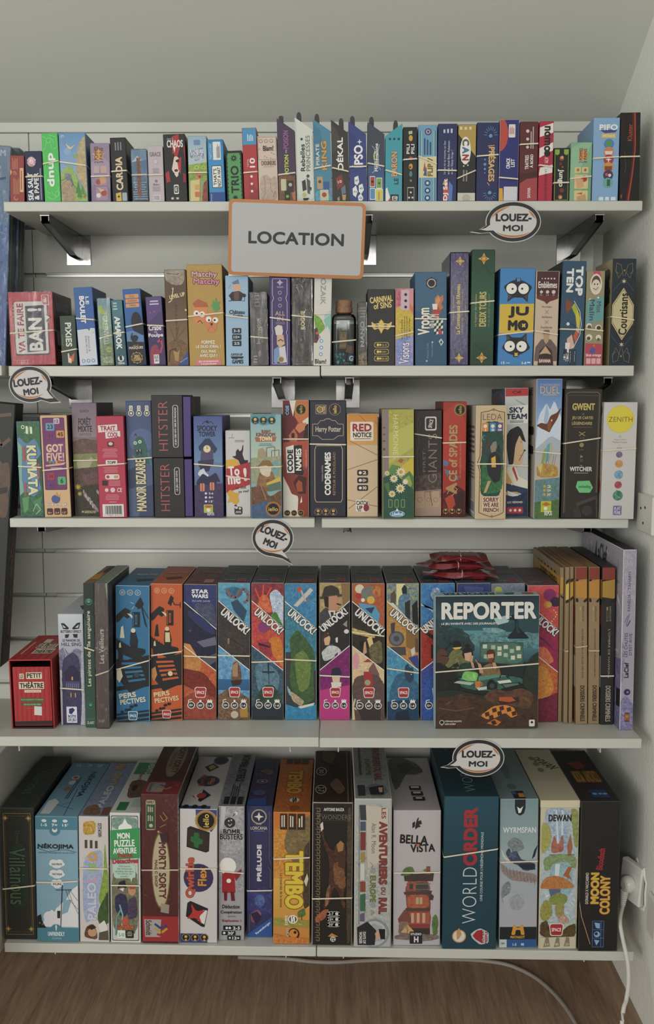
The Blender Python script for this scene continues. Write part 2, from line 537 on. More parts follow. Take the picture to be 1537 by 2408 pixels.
            put([(u0 + q, v0), (u1 - q, v0), (u1 - q * .3, v0 + qv * .3), (u1, v0 + qv), (u1, v1 - qv), (u1 - q * .3, v1 - qv * .3), (u1 - q, v1), (u0 + q, v1), (u0 + q * .3, v1 - qv * .3), (u0, v1 - qv), (u0, v0 + qv), (u0 + q * .3, v0 + qv * .3)], c, o)
        elif k == 'B':
            _, u, v, sz, c, _x = e; a = sz / 2; b = a * FWID / FHEI * .92
            put([(u - a, v - b * .7), (u - a * .75, v - b), (u + a * .8, v - b), (u + a, v - b * .7), (u + a * .85, v + b * .8), (u + a * .65, v + b), (u - a * .65, v + b), (u - a * .85, v + b * .8)], c, o)
        elif k == 'L':
            _, p, wd, c = e; asp = FHEI / FWID
            for j in range(len(p) - 1):
                (x0, y0), (x1, y1) = p[j], p[j + 1]
                dx, dy = x1 - x0, (y1 - y0) * asp; ln = math.hypot(dx, dy) or 1
                nx, ny = -dy / ln * wd / 2, dx / ln * wd / 2 / asp
                put([(x0 + nx, y0 + ny), (x1 + nx, y1 + ny), (x1 - nx, y1 - ny), (x0 - nx, y0 - ny)][::-1], c, o)
        elif k == 'T':
            _, t, u0, v0, u1, v1, c, r, b, oc, ow, sh = e
            W_, H_ = abs(u1 - u0) / 100 * FWID, abs(v1 - v0) / 100 * FHEI
            lm, hm = (H_, W_) if 45 < abs(r) < 135 else (W_, H_)
            if oc: o = text(t, (u0 + u1) / 2, (v0 + v1) / 2, lm, hm, r, oc, b, sh, o, ow * 1.6)
            o = text(t, (u0 + u1) / 2, (v0 + v1) / 2, lm, hm, r, c, b, sh, o)
        elif k == 'A':
            _, t, u, v, ln, ht, ang, c, b, oc, ow = e
            v = vof(v)
            if oc: o = text(t, u, v, ln / 100 * FWID, ht / 100 * FWID, ang, oc, b, 0, o, ow * 1.6)
            o = text(t, u, v, ln / 100 * FWID, ht / 100 * FWID, ang, c, b, 0, o)


def rubber_band(root, w, h, d, vl, vr, m=None, thick=.0013, tw=0):
    """A stretched loop round the box: front, both sides and the back."""
    zl, zr = h * (1 - vl / 100), h * (1 - vr / 100)
    mb = MB(); o = .0034; s = .0003
    hh = thick
    zm = zl + (zr - zl) * .5 + tw * h / 100
    ring = [(-w / 2 - s, d + s, zl), (-w / 2 - s, -s, zl), (-w / 2 + .001, -o, zl), (0, -o - .0002, zm), (w / 2 - .001, -o, zr), (w / 2 + s, -s, zr), (w / 2 + s, d + s, zr)]
    n = len(ring)
    inn = [(max(-w / 2 - .0001, min(w / 2 + .0001, x)), y + (.0008 if y < .01 else -.0003), z) for x, y, z in ring]
    for i in range(n):
        a, b, ia, ib = ring[i], ring[(i + 1) % n], inn[i], inn[(i + 1) % n]
        up = lambda p, k: (p[0], p[1], p[2] + k)
        mb.poly([up(a, -hh), up(b, -hh), up(b, hh), up(a, hh)])
        mb.poly([up(ib, -hh), up(ia, -hh), up(ia, hh), up(ib, hh)])
        mb.poly([up(a, hh), up(b, hh), up(ib, hh), up(ia, hh)])
        mb.poly([up(ia, -hh), up(ib, -hh), up(b, -hh), up(a, -hh)])
    return mb.obj('rubber_band', m or RUBBER, root)


# ------------------------------------------------------------------ the rows of boxes
ZS = {1: 1.7415, 2: 1.4228, 3: 1.1160, 4: .7008, 5: None}
YS = {1: 1.97, 2: 1.97, 3: 1.97, 4: 1.845, 5: 1.85}


def z5(X): return .2622 - .0105 * (X + .035)


def zshelf(row, X): return z5(X) if row == 5 else ZS[row]


GROUP = {1: 'card game boxes on the top shelf', 2: 'game boxes on the second shelf', 3: 'game boxes on the third shelf',
         4: 'game boxes on the fourth shelf', 5: 'large game boxes on the bottom shelf'}
ROWS = {1: [], 2: [], 3: [], 4: [], 5: []}


def bx(row, px, d, base, F, label, band=None, T=None, R=None, L=None, kind='game_box', cat='game box', slant=None, wrap=False,
       edge=None, m=None, parts=None, chain=True, zoff=0, Y=None, bm=None, group=None, chamfer=.0008):
    """px: x of the front's top corners, of its bottom corners, y of its top (and of its bottom where the shelf shows it)."""
    xlt, xrt, xlb, xrb, yt = px[:5]
    xm = (xlb + xrb) / 2
    if Y is None:
        if len(px) > 5:
            z0 = zshelf(row, 0)
            for _ in range(3):
                X, Y = onZ(xm, px[5], z0 + zoff); z0 = zshelf(row, X)
        else:
            Y = YS[row] + .005; z0 = zshelf(row, onY(xm, 1500, Y)[0])
    else:
        z0 = zshelf(row, onY(xm, 1500, Y)[0])
    z0 += zoff
    h = onY((xlt + xrt) / 2, yt, Y)[1] - z0
    # the x at the bottom edge and at the top edge
    def Xat(x, z):
        # x of the pixel column on plane Y at height z
        lo, hi = 0, 2408
        for _ in range(24):
            mid = (lo + hi) / 2
            if onY(x, mid, Y)[1] > z: lo = mid
            else: hi = mid
        return onY(x, mid, Y)[0]
    lb, rb = Xat(xlb, z0), Xat(xrb, z0)
    lt, rt = Xat(xlt, z0 + h), Xat(xrt, z0 + h)
    lean = math.atan((lt + rt - lb - rb) / 2 / h)
    if abs(lean) < .004: lean = 0
    w = ((rb - lb) + (rt - lt)) / 2 * math.cos(lean)
    rec = dict(row=row, xc=(lb + rb) / 2, w=w, h=h, d=d, Y=Y, z=z0, lean=lean, base=base, F=F, T=T, R=R, L=L, label=label, band=band, kind=kind, cat=cat,
               slant=slant, wrap=wrap, edge=edge, m=m, parts=parts, bm=bm, group=group, px=px, ch=chamfer)
    if chain: ROWS[row].append(rec)
    else: make(rec)
    return rec


def settle(row, gap=.0011):
    rr = ROWS[row]
    for _ in range(6):
        for a, b in zip(rr, rr[1:]):
            hm = min(a['h'], b['h'])
            ov = max((a['xc'] + a['w'] / 2 + z * math.tan(a['lean'])) - (b['xc'] - b['w'] / 2 + z * math.tan(b['lean'])) for z in (0, hm)) + gap
            if ov > 0:
                k = ov / 2 * .52 * 2
                for q, s in ((a, -1), (b, 1)):
                    q['w'] -= k / 2; q['xc'] += s * k / 4
    for r in rr: make(r)


def make(r):
    w, h, d = r['w'], r['h'], r['d']
    z = r['z'] + abs(math.sin(r['lean'])) * w / 2 + .0002 + (.0053 * w if r['row'] == 5 else 0)
    root = thing(r['kind'], r['label'], r['cat'], (r['xc'], r['Y'], z), (0, r['lean'], 0), r['group'] or GROUP[r['row']])
    b = r['base'] if isinstance(r['base'], dict) else dict(F=r['base'])
    mb = MB(); clip = None
    if r['slant']:
        side, frac = r['slant']          # the lower corner's side and its height as part of h
        hl, hr = (h, h * frac) if side == 'R' else (h * frac, h)
        mb.prism([(-w / 2, 0), (w / 2, 0), (w / 2, hr), (-w / 2, hl)], 0, d, b['F'], b.get('R', b['F']))
        clip = ((0, (1 - hl / h) * 100 + 1), (100, (1 - hr / h) * 100 + 1))
    else:
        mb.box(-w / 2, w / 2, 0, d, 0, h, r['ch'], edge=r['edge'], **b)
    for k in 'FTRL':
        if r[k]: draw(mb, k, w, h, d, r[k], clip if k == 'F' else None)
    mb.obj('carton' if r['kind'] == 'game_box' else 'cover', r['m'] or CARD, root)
    if r['band']:
        bd = r['band']
        rubber_band(root, w, h if not r['slant'] else h, d, bd[0], bd[1], r['bm'], tw=bd[2] if len(bd) > 2 else 0)
    if r['wrap']:
        f = MB(); e = .0006; f.box(-w / 2 - e * .6, w / 2 + e * .6, -.0042, d + e, 0, h + e, .0015); f.obj('shrink_wrap', FILM, root)
    if r['parts']: r['parts'](root, w, h, d)
    return root


def sub_box(root, name, m, *a, **k):
    mb = MB(); mb.box(*a, **k); return mb.obj(name, m, root)


def hang_tab(side, lift=1.0):
    def f(root, w, h, d):
        mb = MB(); x = -w / 2 + .006 if side == 'L' else -w / 2 + w * .55
        o = []
        for k in range(14):
            a = k / 13 * math.pi; o.append((x + .0048 * math.cos(a) + .002, h + .004 + .009 * math.sin(a) * lift))
        o += [(x - .003, h - .02), (x + .0068, h - .02)]
        if side == 'R': o = [(p[0], p[1] - h * .05) for p in o]
        mb.prism(o, .012, .0135, '1c1c1e'); mb.obj('hang_tab', BLACKP, root)
    return f
# ------------------------------------------------------------------ the setting
YB, XW = 2.26, .625
TOPZ = 1.968


def slab(name, m, x0, x1, y0, y1, z0, z1, c=0):
    mb = MB(); mb.box(x0, x1, y0, y1, z0, z1, c); return structure(mb.obj(name, m))


slab('floor', OAK, -2.2, XW + .1, -1.2, 2.4, -.05, 0)
slab('wall_right', PLASTER, XW, XW + .1, -.6, 2.5, -.05, 3.6)
slab('wall_back', PLASTER, -2.2, XW, 2.345, 2.45, 0, 2.4)
mb = MB(); sl = .563
yA, yE = YB + .09, -.0
zf = lambda y: TOPZ + .004 + sl * (YB - y)
a, b = (yA, zf(yA)), (yE, zf(yE))
for x0, x1 in ((-2.2, XW),):
    p = [(x0, a[0], a[1]), (x1, a[0], a[1]), (x1, b[0], b[1]), (x0, b[0], b[1])]
    q = [(v[0], v[1], v[2] + .08) for v in p]
    mb.poly(p); mb.poly(q[::-1])
    for i in range(4):
        mb.poly([p[i], q[i], q[(i + 1) % 4], p[(i + 1) % 4]])
structure(mb.obj('ceiling', CEIL))

# slatwall panel: boards with grooves between, aluminium inserts in the grooves of the wide panel
g0, g1 = onY(500, 647, YB)[1], onY(500, 1296, YB)[1]
pitch = (g0 - g1) / 6
gz = [g0 + pitch * k for k in range(2, -12, -1)]
for nm, xa, xb in (('wall_panel', -.683, .583), ('wall_panel_2', -2.0, -.6845)):
    mb = MB(); top = TOPZ - .022
    edges = [z for z in gz if .16 < z < top - .02]
    up = top
    for z in edges + [None]:
        lo = z + .0048 if z else .13
        mb.box(xa, xb, YB, YB + .018, lo, up, .0012); up = (z or 0) - .0048
    mb.box(xa, xb, YB + .0185, YB + .024, .13, top, 0)
    o = structure(mb.obj('wall_back_slats' if nm == 'wall_panel' else 'wall_back_slats_side', PANEL))
    o.name = 'wall_back_panel' if nm == 'wall_panel' else 'wall_left_panel'
slab('trim_1', PANEL, -2.0, .583, YB - .004, YB + .02, TOPZ - .0215, TOPZ, .001)
n = 2
for z in gz:
    if .16 < z < TOPZ - .05:
        mb = MB(); x0 = -.655
        mb.box(x0, .575, YB + .006, YB + .0165, z - .0044, z + .0044, .0006)
        mb.box(x0, .575, YB - .0006, YB + .006, z + .0026, z + .0044, .0003); mb.box(x0, .575, YB - .0006, YB + .006, z - .0044, z - .0026, .0003)
        structure(mb.obj('trim_%d' % n, ALU)); n += 1
slab('baseboard_right', SKIRT, XW - .013, XW, -.5, 2.34, 0, .1, .001)
slab('baseboard_back', SKIRT, -2.2, XW - .0135, 2.332, 2.345, 0, .1, .001)

# shelves: two boards side by side on most rows
SHELF_G = 'white shelf boards'


def shelf(label, x0, x1, y0, z, t, y1=YB - .001, tilt=0):
    cx = (x0 + x1) / 2
    mb = MB(); mb.box(x0 - cx, x1 - cx, 0, y1 - y0, -t, 0, .0012)
    o = mb.obj('shelf', WHITE_BOARD); o.location = (cx, y0, z); o.rotation_euler = (0, tilt, 0)
    tag(o, label, 'shelf', SHELF_G)
    return o


TH = .0187
shelf('long white top shelf board under the row of small card boxes', -.6495, .600, 1.97, ZS[1], TH)
shelf('white second shelf board under the boxes from red shrink-wrapped to bottle, stops at dark seam', -.652, -.0295, 1.97, ZS[2], .0205)
shelf('white second shelf board that ends at the plaster wall, under the black cat box', -.0275, .595, 1.97, ZS[2] + .0006, .0205)
shelf('white third shelf board under the jungle, pink and black stacked boxes', -.661, -.0405, 1.97, ZS[3], .0185)
shelf('white third shelf board that ends near the wall, under the yellow-sun box', -.026, .595, 1.97, ZS[3] - .0006, .0185)
shelf('deep white fourth shelf board under the red theatre box and the blue and orange twins', -.665, -.0305, 1.845, ZS[4], .0195)
shelf('deep white fourth shelf board under the standing lake-monster cover and cardboard files', -.0285, .5975, 1.842, ZS[4], .0195)
shelf('white bottom shelf board under the pale blue island box', -.664, -.0365, 1.85, z5(-.35), .0195, tilt=.0105)
shelf('white bottom shelf board under the dark teal box, nearest the wall socket', -.0345, .601, 1.85, z5(.283), .0195, tilt=.0105)
# the neighbouring bay
shelf('short white ridged shelf end of the neighbouring bay, under the blue dartboard boxes', -1.35, -.6605, 1.955, ZS[2] + .001, .0205)
shelf('white shelf of the neighbouring bay that carries the tall black box', -1.35, -.79, 1.99, .795, .0185)


def bracket(label, X, zu, yt, hb=.052, wp=.055, hp=.066, m=CHROME):
    t = thing('shelf_bracket', label, 'bracket', (X, YB, zu), group='metal shelf brackets')
    mb = MB(); mb.box(-wp / 2, wp / 2, -.004, -.0004, -hp, -.0008, .0008); mb.obj('wall_plate', m, t)
    y0 = yt - YB
    mb = MB(); hw = .0085
    for s in (-1, 1):
        a = s * hw
        out = [(y0, -.0012), (y0, -.013), (y0 + .012, -.018), (-.05, -hb), (-.0045, -hb), (-.0045, -.0012)]
        mb.poly([(a, y, z) for y, z in (out if s > 0 else out[::-1])]); mb.poly([(a - s * .0015, y, z) for y, z in (out[::-1] if s > 0 else out)])
        for i in range(len(out)):
            p, q = out[i], out[(i + 1) % len(out)]
            mb.poly([(a, p[0], p[1]), (a, q[0], q[1]), (a - s * .0015, q[0], q[1]), (a - s * .0015, p[0], p[1])])
    mb.poly([(-hw, y0, -.0012), (hw, y0, -.0012), (hw, -.0045, -.0012), (-hw, -.0045, -.0012)])
    mb.poly([(-hw, y0 + .012, -.016), (hw, y0 + .012, -.016), (hw, -.05, -hb + .002), (-hw, -.05, -hb + .002)])
    mb.obj('arm', DARKCHROME, t)
    mb = MB(); mb.box(-hw - .001, hw + .001, y0 - .0015, y0, -.0035, -.0009, .0003); mb.obj('lip', ALU, t)
    return t


for lab, X in (('steel bracket under the top shelf, at its end by the blue dartboard box', -.578), ('steel bracket hidden behind the orange-framed sign, its outer one', -.085),
               ('steel bracket under the top shelf, half hidden by the orange-framed sign', .066), ('steel bracket under the top shelf, beside the speech-bubble sign near the wall', .525)):
    bracket(lab, X, ZS[1] - TH, 2.0)
for lab, X in (('steel bracket under the second shelf, beside a speech-bubble sign', -.583), ('steel bracket under the second shelf, above the dark red spy box', -.118),
               ('steel bracket under the second shelf, above the navy wizard box', .03), ('steel bracket under the second shelf, behind the eagle box near the wall', .555)):
    bracket(lab, X, ZS[2] - .0205, 2.01, .047)
for lab, X in (('steel bracket under the third shelf, above the white mansion box', -.612), ('steel bracket under the third shelf, behind the tilted speech-bubble sign', -.105),
               ('steel bracket under the third shelf, above the detective portrait box', .027), ('steel bracket under the third shelf, above the cardboard files', .525)):
    bracket(lab, X, ZS[3] - .0191, 2.02, .03, hp=.028)


def pin(label, px, py, zu, Y):
    X = onY(px, py, Y)[0]
    t = thing('shelf_support', label, 'bracket', (X, YB, zu), group='thin white shelf supports')
    y0 = Y - YB
    mb = MB(); mb.box(-.0012, .0012, y0, -.002, -.016, -.0006, .0003); mb.obj('arm', WHITE_BOARD, t)
    mb = MB(); mb.box(-.0165, .0165, -.0045, -.0004, -.05, -.0006, .0005); mb.obj('wall_plate', DARKCHROME, t)


for lab, px in (('thin white support tip under the fourth shelf, above the dark green box', 45), ('thin white support tip under the fourth shelf, above the orange elephant box', 682),
                ('thin white support tip under the fourth shelf, above the black statue box', 795), ('thin white support tip under the fourth shelf, above the black moon box', 1411)):
    pin(lab, px, 1765, ZS[4] - .0195, 1.862)
for lab, px in (('thin white support tip under the bottom shelf, below the pale blue box', 130), ('thin white support tip under the bottom shelf, just before its seam', 672),
                ('thin white support tip under the bottom shelf, just past its seam', 807), ('thin white support tip under the bottom shelf, by the hanging white cable', 1373)):
    X = onY(px, 2250, 1.87)[0]; pin(lab, px, 2250, z5(X) - .0197, 1.872)

# low white cabinet of the neighbouring bay
mb = MB(); mb.box(-1.3, -.674, 1.72, YB - .002, .245, .647, .001)
o = tag(mb.obj('side_cabinet', WHITE_BOARD), 'low white side cabinet beside the dark green box on the bottom shelf', 'cabinet')

# ------------------------------------------------------------------ row 1
QN = '2a2f4e'
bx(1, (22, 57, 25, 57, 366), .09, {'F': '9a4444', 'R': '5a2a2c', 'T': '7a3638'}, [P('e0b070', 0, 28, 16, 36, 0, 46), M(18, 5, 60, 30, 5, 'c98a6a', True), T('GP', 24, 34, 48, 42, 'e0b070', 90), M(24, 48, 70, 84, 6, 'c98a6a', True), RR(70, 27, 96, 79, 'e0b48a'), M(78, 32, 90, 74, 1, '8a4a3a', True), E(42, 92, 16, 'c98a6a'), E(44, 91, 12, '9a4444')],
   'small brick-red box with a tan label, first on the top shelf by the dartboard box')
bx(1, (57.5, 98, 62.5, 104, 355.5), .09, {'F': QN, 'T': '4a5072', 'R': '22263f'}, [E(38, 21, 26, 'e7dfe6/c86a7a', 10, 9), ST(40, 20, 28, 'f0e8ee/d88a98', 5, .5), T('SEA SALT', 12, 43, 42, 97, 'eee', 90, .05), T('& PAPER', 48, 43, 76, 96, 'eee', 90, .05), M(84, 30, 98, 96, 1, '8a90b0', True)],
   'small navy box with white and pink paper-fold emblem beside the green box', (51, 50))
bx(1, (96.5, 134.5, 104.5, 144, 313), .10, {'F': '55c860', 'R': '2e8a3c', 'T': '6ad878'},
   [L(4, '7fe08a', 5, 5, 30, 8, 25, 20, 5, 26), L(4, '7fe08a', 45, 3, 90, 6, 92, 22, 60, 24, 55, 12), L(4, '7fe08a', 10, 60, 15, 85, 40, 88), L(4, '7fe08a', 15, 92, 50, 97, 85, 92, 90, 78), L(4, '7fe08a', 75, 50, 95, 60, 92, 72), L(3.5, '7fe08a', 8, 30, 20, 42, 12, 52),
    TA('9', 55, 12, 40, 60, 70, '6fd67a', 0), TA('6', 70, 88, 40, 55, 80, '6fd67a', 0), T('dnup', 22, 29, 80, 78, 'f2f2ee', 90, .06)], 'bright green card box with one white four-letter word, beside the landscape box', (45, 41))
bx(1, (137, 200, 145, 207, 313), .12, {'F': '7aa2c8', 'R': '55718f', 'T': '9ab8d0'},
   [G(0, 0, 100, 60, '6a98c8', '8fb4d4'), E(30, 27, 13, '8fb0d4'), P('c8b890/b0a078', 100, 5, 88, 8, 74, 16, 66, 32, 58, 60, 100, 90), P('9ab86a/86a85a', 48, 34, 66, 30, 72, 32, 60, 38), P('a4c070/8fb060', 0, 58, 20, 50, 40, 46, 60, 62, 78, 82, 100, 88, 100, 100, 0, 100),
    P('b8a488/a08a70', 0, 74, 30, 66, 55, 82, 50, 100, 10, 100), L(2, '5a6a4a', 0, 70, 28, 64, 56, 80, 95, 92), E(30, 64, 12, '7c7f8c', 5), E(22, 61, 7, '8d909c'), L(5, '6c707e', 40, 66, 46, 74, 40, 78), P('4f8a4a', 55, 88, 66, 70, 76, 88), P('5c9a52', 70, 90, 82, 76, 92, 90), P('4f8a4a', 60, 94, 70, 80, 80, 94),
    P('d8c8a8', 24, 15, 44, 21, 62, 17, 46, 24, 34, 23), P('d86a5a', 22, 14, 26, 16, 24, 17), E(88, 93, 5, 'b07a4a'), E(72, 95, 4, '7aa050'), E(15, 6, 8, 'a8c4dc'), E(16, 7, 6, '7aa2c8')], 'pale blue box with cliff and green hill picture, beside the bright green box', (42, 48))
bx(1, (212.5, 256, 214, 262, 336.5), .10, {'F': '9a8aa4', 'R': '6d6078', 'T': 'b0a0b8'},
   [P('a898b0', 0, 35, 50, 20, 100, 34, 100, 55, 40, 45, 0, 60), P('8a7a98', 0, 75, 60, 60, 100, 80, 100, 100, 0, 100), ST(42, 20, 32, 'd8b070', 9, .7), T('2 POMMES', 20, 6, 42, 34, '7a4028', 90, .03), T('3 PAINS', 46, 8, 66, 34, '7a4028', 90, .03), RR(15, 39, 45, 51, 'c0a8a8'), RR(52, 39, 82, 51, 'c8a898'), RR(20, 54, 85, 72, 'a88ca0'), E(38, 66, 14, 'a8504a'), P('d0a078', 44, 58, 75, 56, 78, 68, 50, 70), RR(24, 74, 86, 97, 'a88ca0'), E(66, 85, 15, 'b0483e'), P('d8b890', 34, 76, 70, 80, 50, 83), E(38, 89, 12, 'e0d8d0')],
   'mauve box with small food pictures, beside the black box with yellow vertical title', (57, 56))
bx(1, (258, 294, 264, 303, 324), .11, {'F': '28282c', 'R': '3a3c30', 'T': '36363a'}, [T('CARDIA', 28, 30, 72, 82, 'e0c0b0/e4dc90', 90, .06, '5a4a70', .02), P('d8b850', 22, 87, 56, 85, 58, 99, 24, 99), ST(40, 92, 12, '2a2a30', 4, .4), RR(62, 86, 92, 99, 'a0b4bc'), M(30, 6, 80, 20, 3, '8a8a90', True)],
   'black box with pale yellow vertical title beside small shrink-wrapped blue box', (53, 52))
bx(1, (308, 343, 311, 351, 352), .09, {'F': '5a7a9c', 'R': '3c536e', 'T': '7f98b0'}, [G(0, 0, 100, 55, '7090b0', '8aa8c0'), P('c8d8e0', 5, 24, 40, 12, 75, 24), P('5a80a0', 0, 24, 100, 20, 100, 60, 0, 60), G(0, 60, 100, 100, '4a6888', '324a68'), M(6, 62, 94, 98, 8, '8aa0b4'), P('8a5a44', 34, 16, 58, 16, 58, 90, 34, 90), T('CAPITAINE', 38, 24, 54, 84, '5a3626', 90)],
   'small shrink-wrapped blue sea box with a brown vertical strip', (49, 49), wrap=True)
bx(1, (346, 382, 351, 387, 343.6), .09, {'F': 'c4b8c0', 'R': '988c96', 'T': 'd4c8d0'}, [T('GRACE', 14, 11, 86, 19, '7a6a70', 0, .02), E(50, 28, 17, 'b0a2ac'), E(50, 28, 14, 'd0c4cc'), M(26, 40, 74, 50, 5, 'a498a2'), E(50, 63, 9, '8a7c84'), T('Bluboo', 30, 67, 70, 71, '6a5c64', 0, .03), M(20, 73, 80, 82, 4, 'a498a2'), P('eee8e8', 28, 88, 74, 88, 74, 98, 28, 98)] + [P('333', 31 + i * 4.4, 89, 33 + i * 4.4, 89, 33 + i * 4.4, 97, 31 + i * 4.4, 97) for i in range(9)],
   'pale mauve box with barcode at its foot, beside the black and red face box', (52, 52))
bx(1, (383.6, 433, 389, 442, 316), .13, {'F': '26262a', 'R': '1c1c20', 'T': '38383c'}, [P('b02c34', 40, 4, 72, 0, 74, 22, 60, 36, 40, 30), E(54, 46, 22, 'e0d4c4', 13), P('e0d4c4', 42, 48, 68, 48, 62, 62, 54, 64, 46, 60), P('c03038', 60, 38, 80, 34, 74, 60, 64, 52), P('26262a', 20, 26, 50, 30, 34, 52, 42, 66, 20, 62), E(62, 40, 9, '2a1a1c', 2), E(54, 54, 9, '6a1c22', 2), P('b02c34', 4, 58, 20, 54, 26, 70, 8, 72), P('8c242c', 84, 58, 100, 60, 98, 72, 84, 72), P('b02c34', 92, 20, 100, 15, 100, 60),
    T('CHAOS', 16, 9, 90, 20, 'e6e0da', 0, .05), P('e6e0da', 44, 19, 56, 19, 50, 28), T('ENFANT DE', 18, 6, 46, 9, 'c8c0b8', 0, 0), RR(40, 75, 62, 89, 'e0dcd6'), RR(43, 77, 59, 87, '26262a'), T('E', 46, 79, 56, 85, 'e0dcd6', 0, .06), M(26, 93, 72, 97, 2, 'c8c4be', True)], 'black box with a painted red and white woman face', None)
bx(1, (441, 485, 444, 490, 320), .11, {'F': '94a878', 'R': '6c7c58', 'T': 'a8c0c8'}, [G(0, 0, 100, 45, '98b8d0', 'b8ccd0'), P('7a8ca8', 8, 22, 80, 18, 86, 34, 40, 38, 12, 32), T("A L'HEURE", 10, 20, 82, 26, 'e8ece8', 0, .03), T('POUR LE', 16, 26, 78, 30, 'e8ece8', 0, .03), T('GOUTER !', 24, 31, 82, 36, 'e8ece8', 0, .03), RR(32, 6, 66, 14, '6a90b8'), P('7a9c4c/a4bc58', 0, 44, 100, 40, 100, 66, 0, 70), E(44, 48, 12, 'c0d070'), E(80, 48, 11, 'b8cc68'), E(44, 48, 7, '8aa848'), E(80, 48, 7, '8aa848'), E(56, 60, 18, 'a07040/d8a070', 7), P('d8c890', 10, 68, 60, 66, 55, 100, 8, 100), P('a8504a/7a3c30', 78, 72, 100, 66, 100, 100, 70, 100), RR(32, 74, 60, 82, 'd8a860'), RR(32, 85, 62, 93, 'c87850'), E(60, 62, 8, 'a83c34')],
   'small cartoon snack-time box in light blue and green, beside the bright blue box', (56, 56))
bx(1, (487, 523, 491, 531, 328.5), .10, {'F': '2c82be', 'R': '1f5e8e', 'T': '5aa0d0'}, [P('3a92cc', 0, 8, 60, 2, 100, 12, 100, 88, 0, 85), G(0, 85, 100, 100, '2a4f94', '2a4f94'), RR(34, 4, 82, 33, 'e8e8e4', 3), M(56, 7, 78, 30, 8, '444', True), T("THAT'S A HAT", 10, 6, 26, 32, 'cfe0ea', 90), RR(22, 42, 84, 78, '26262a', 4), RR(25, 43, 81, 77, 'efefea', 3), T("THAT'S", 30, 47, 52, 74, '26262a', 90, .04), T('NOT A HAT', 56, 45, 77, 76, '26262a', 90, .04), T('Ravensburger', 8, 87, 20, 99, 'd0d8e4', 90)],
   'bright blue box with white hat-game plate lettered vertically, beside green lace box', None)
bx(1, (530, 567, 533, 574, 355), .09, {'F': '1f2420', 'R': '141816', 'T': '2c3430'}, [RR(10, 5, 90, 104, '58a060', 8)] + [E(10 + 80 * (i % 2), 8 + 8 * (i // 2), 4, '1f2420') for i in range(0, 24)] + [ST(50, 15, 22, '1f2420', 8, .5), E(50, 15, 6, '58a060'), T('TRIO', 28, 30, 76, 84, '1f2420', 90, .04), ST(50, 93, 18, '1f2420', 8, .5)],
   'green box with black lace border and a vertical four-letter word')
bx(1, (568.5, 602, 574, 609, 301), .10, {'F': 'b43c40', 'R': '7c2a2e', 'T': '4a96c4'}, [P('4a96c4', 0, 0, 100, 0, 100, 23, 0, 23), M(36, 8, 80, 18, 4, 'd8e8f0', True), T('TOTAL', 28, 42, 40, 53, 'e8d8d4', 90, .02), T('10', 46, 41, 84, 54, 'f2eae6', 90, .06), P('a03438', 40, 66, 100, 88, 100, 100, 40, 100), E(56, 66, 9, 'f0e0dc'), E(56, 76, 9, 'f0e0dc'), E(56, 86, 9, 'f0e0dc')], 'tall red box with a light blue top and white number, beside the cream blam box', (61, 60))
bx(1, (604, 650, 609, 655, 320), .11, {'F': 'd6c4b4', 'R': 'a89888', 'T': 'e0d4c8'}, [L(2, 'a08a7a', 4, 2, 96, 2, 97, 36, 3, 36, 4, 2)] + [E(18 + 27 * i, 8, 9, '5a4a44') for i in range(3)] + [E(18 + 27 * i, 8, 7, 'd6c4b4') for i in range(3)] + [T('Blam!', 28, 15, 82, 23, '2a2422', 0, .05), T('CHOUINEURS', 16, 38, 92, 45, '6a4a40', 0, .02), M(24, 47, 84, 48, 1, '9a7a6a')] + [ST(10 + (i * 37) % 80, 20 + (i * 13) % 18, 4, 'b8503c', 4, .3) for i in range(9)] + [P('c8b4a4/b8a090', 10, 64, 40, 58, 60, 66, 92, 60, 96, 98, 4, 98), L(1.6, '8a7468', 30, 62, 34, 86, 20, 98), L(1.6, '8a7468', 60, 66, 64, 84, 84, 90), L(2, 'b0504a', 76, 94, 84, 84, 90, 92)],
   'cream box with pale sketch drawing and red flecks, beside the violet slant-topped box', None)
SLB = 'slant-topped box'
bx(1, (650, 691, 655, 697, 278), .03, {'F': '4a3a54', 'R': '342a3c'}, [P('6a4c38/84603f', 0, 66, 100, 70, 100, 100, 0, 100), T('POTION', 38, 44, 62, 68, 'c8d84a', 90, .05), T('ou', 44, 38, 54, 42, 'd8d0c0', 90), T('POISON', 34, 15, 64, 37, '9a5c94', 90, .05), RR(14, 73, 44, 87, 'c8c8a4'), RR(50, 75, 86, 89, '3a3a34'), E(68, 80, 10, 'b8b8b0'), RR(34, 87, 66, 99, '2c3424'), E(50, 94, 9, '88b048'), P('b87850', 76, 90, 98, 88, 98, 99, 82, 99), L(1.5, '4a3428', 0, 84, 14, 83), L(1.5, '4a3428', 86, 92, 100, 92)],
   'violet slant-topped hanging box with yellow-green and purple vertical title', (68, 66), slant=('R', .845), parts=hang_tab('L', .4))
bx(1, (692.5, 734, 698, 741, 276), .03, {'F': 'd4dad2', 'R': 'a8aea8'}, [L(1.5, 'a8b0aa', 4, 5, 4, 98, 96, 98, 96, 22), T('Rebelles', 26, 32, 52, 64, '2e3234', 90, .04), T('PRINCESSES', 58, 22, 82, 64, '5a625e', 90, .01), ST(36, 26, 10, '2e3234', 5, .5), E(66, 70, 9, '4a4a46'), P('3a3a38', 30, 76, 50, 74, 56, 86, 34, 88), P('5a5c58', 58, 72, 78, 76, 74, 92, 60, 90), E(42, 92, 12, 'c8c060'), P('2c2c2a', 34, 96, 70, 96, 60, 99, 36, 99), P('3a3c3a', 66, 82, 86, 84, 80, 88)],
   'white slant-topped hanging box with black drawings at its foot', None, slant=('R', .845), parts=hang_tab('L'))
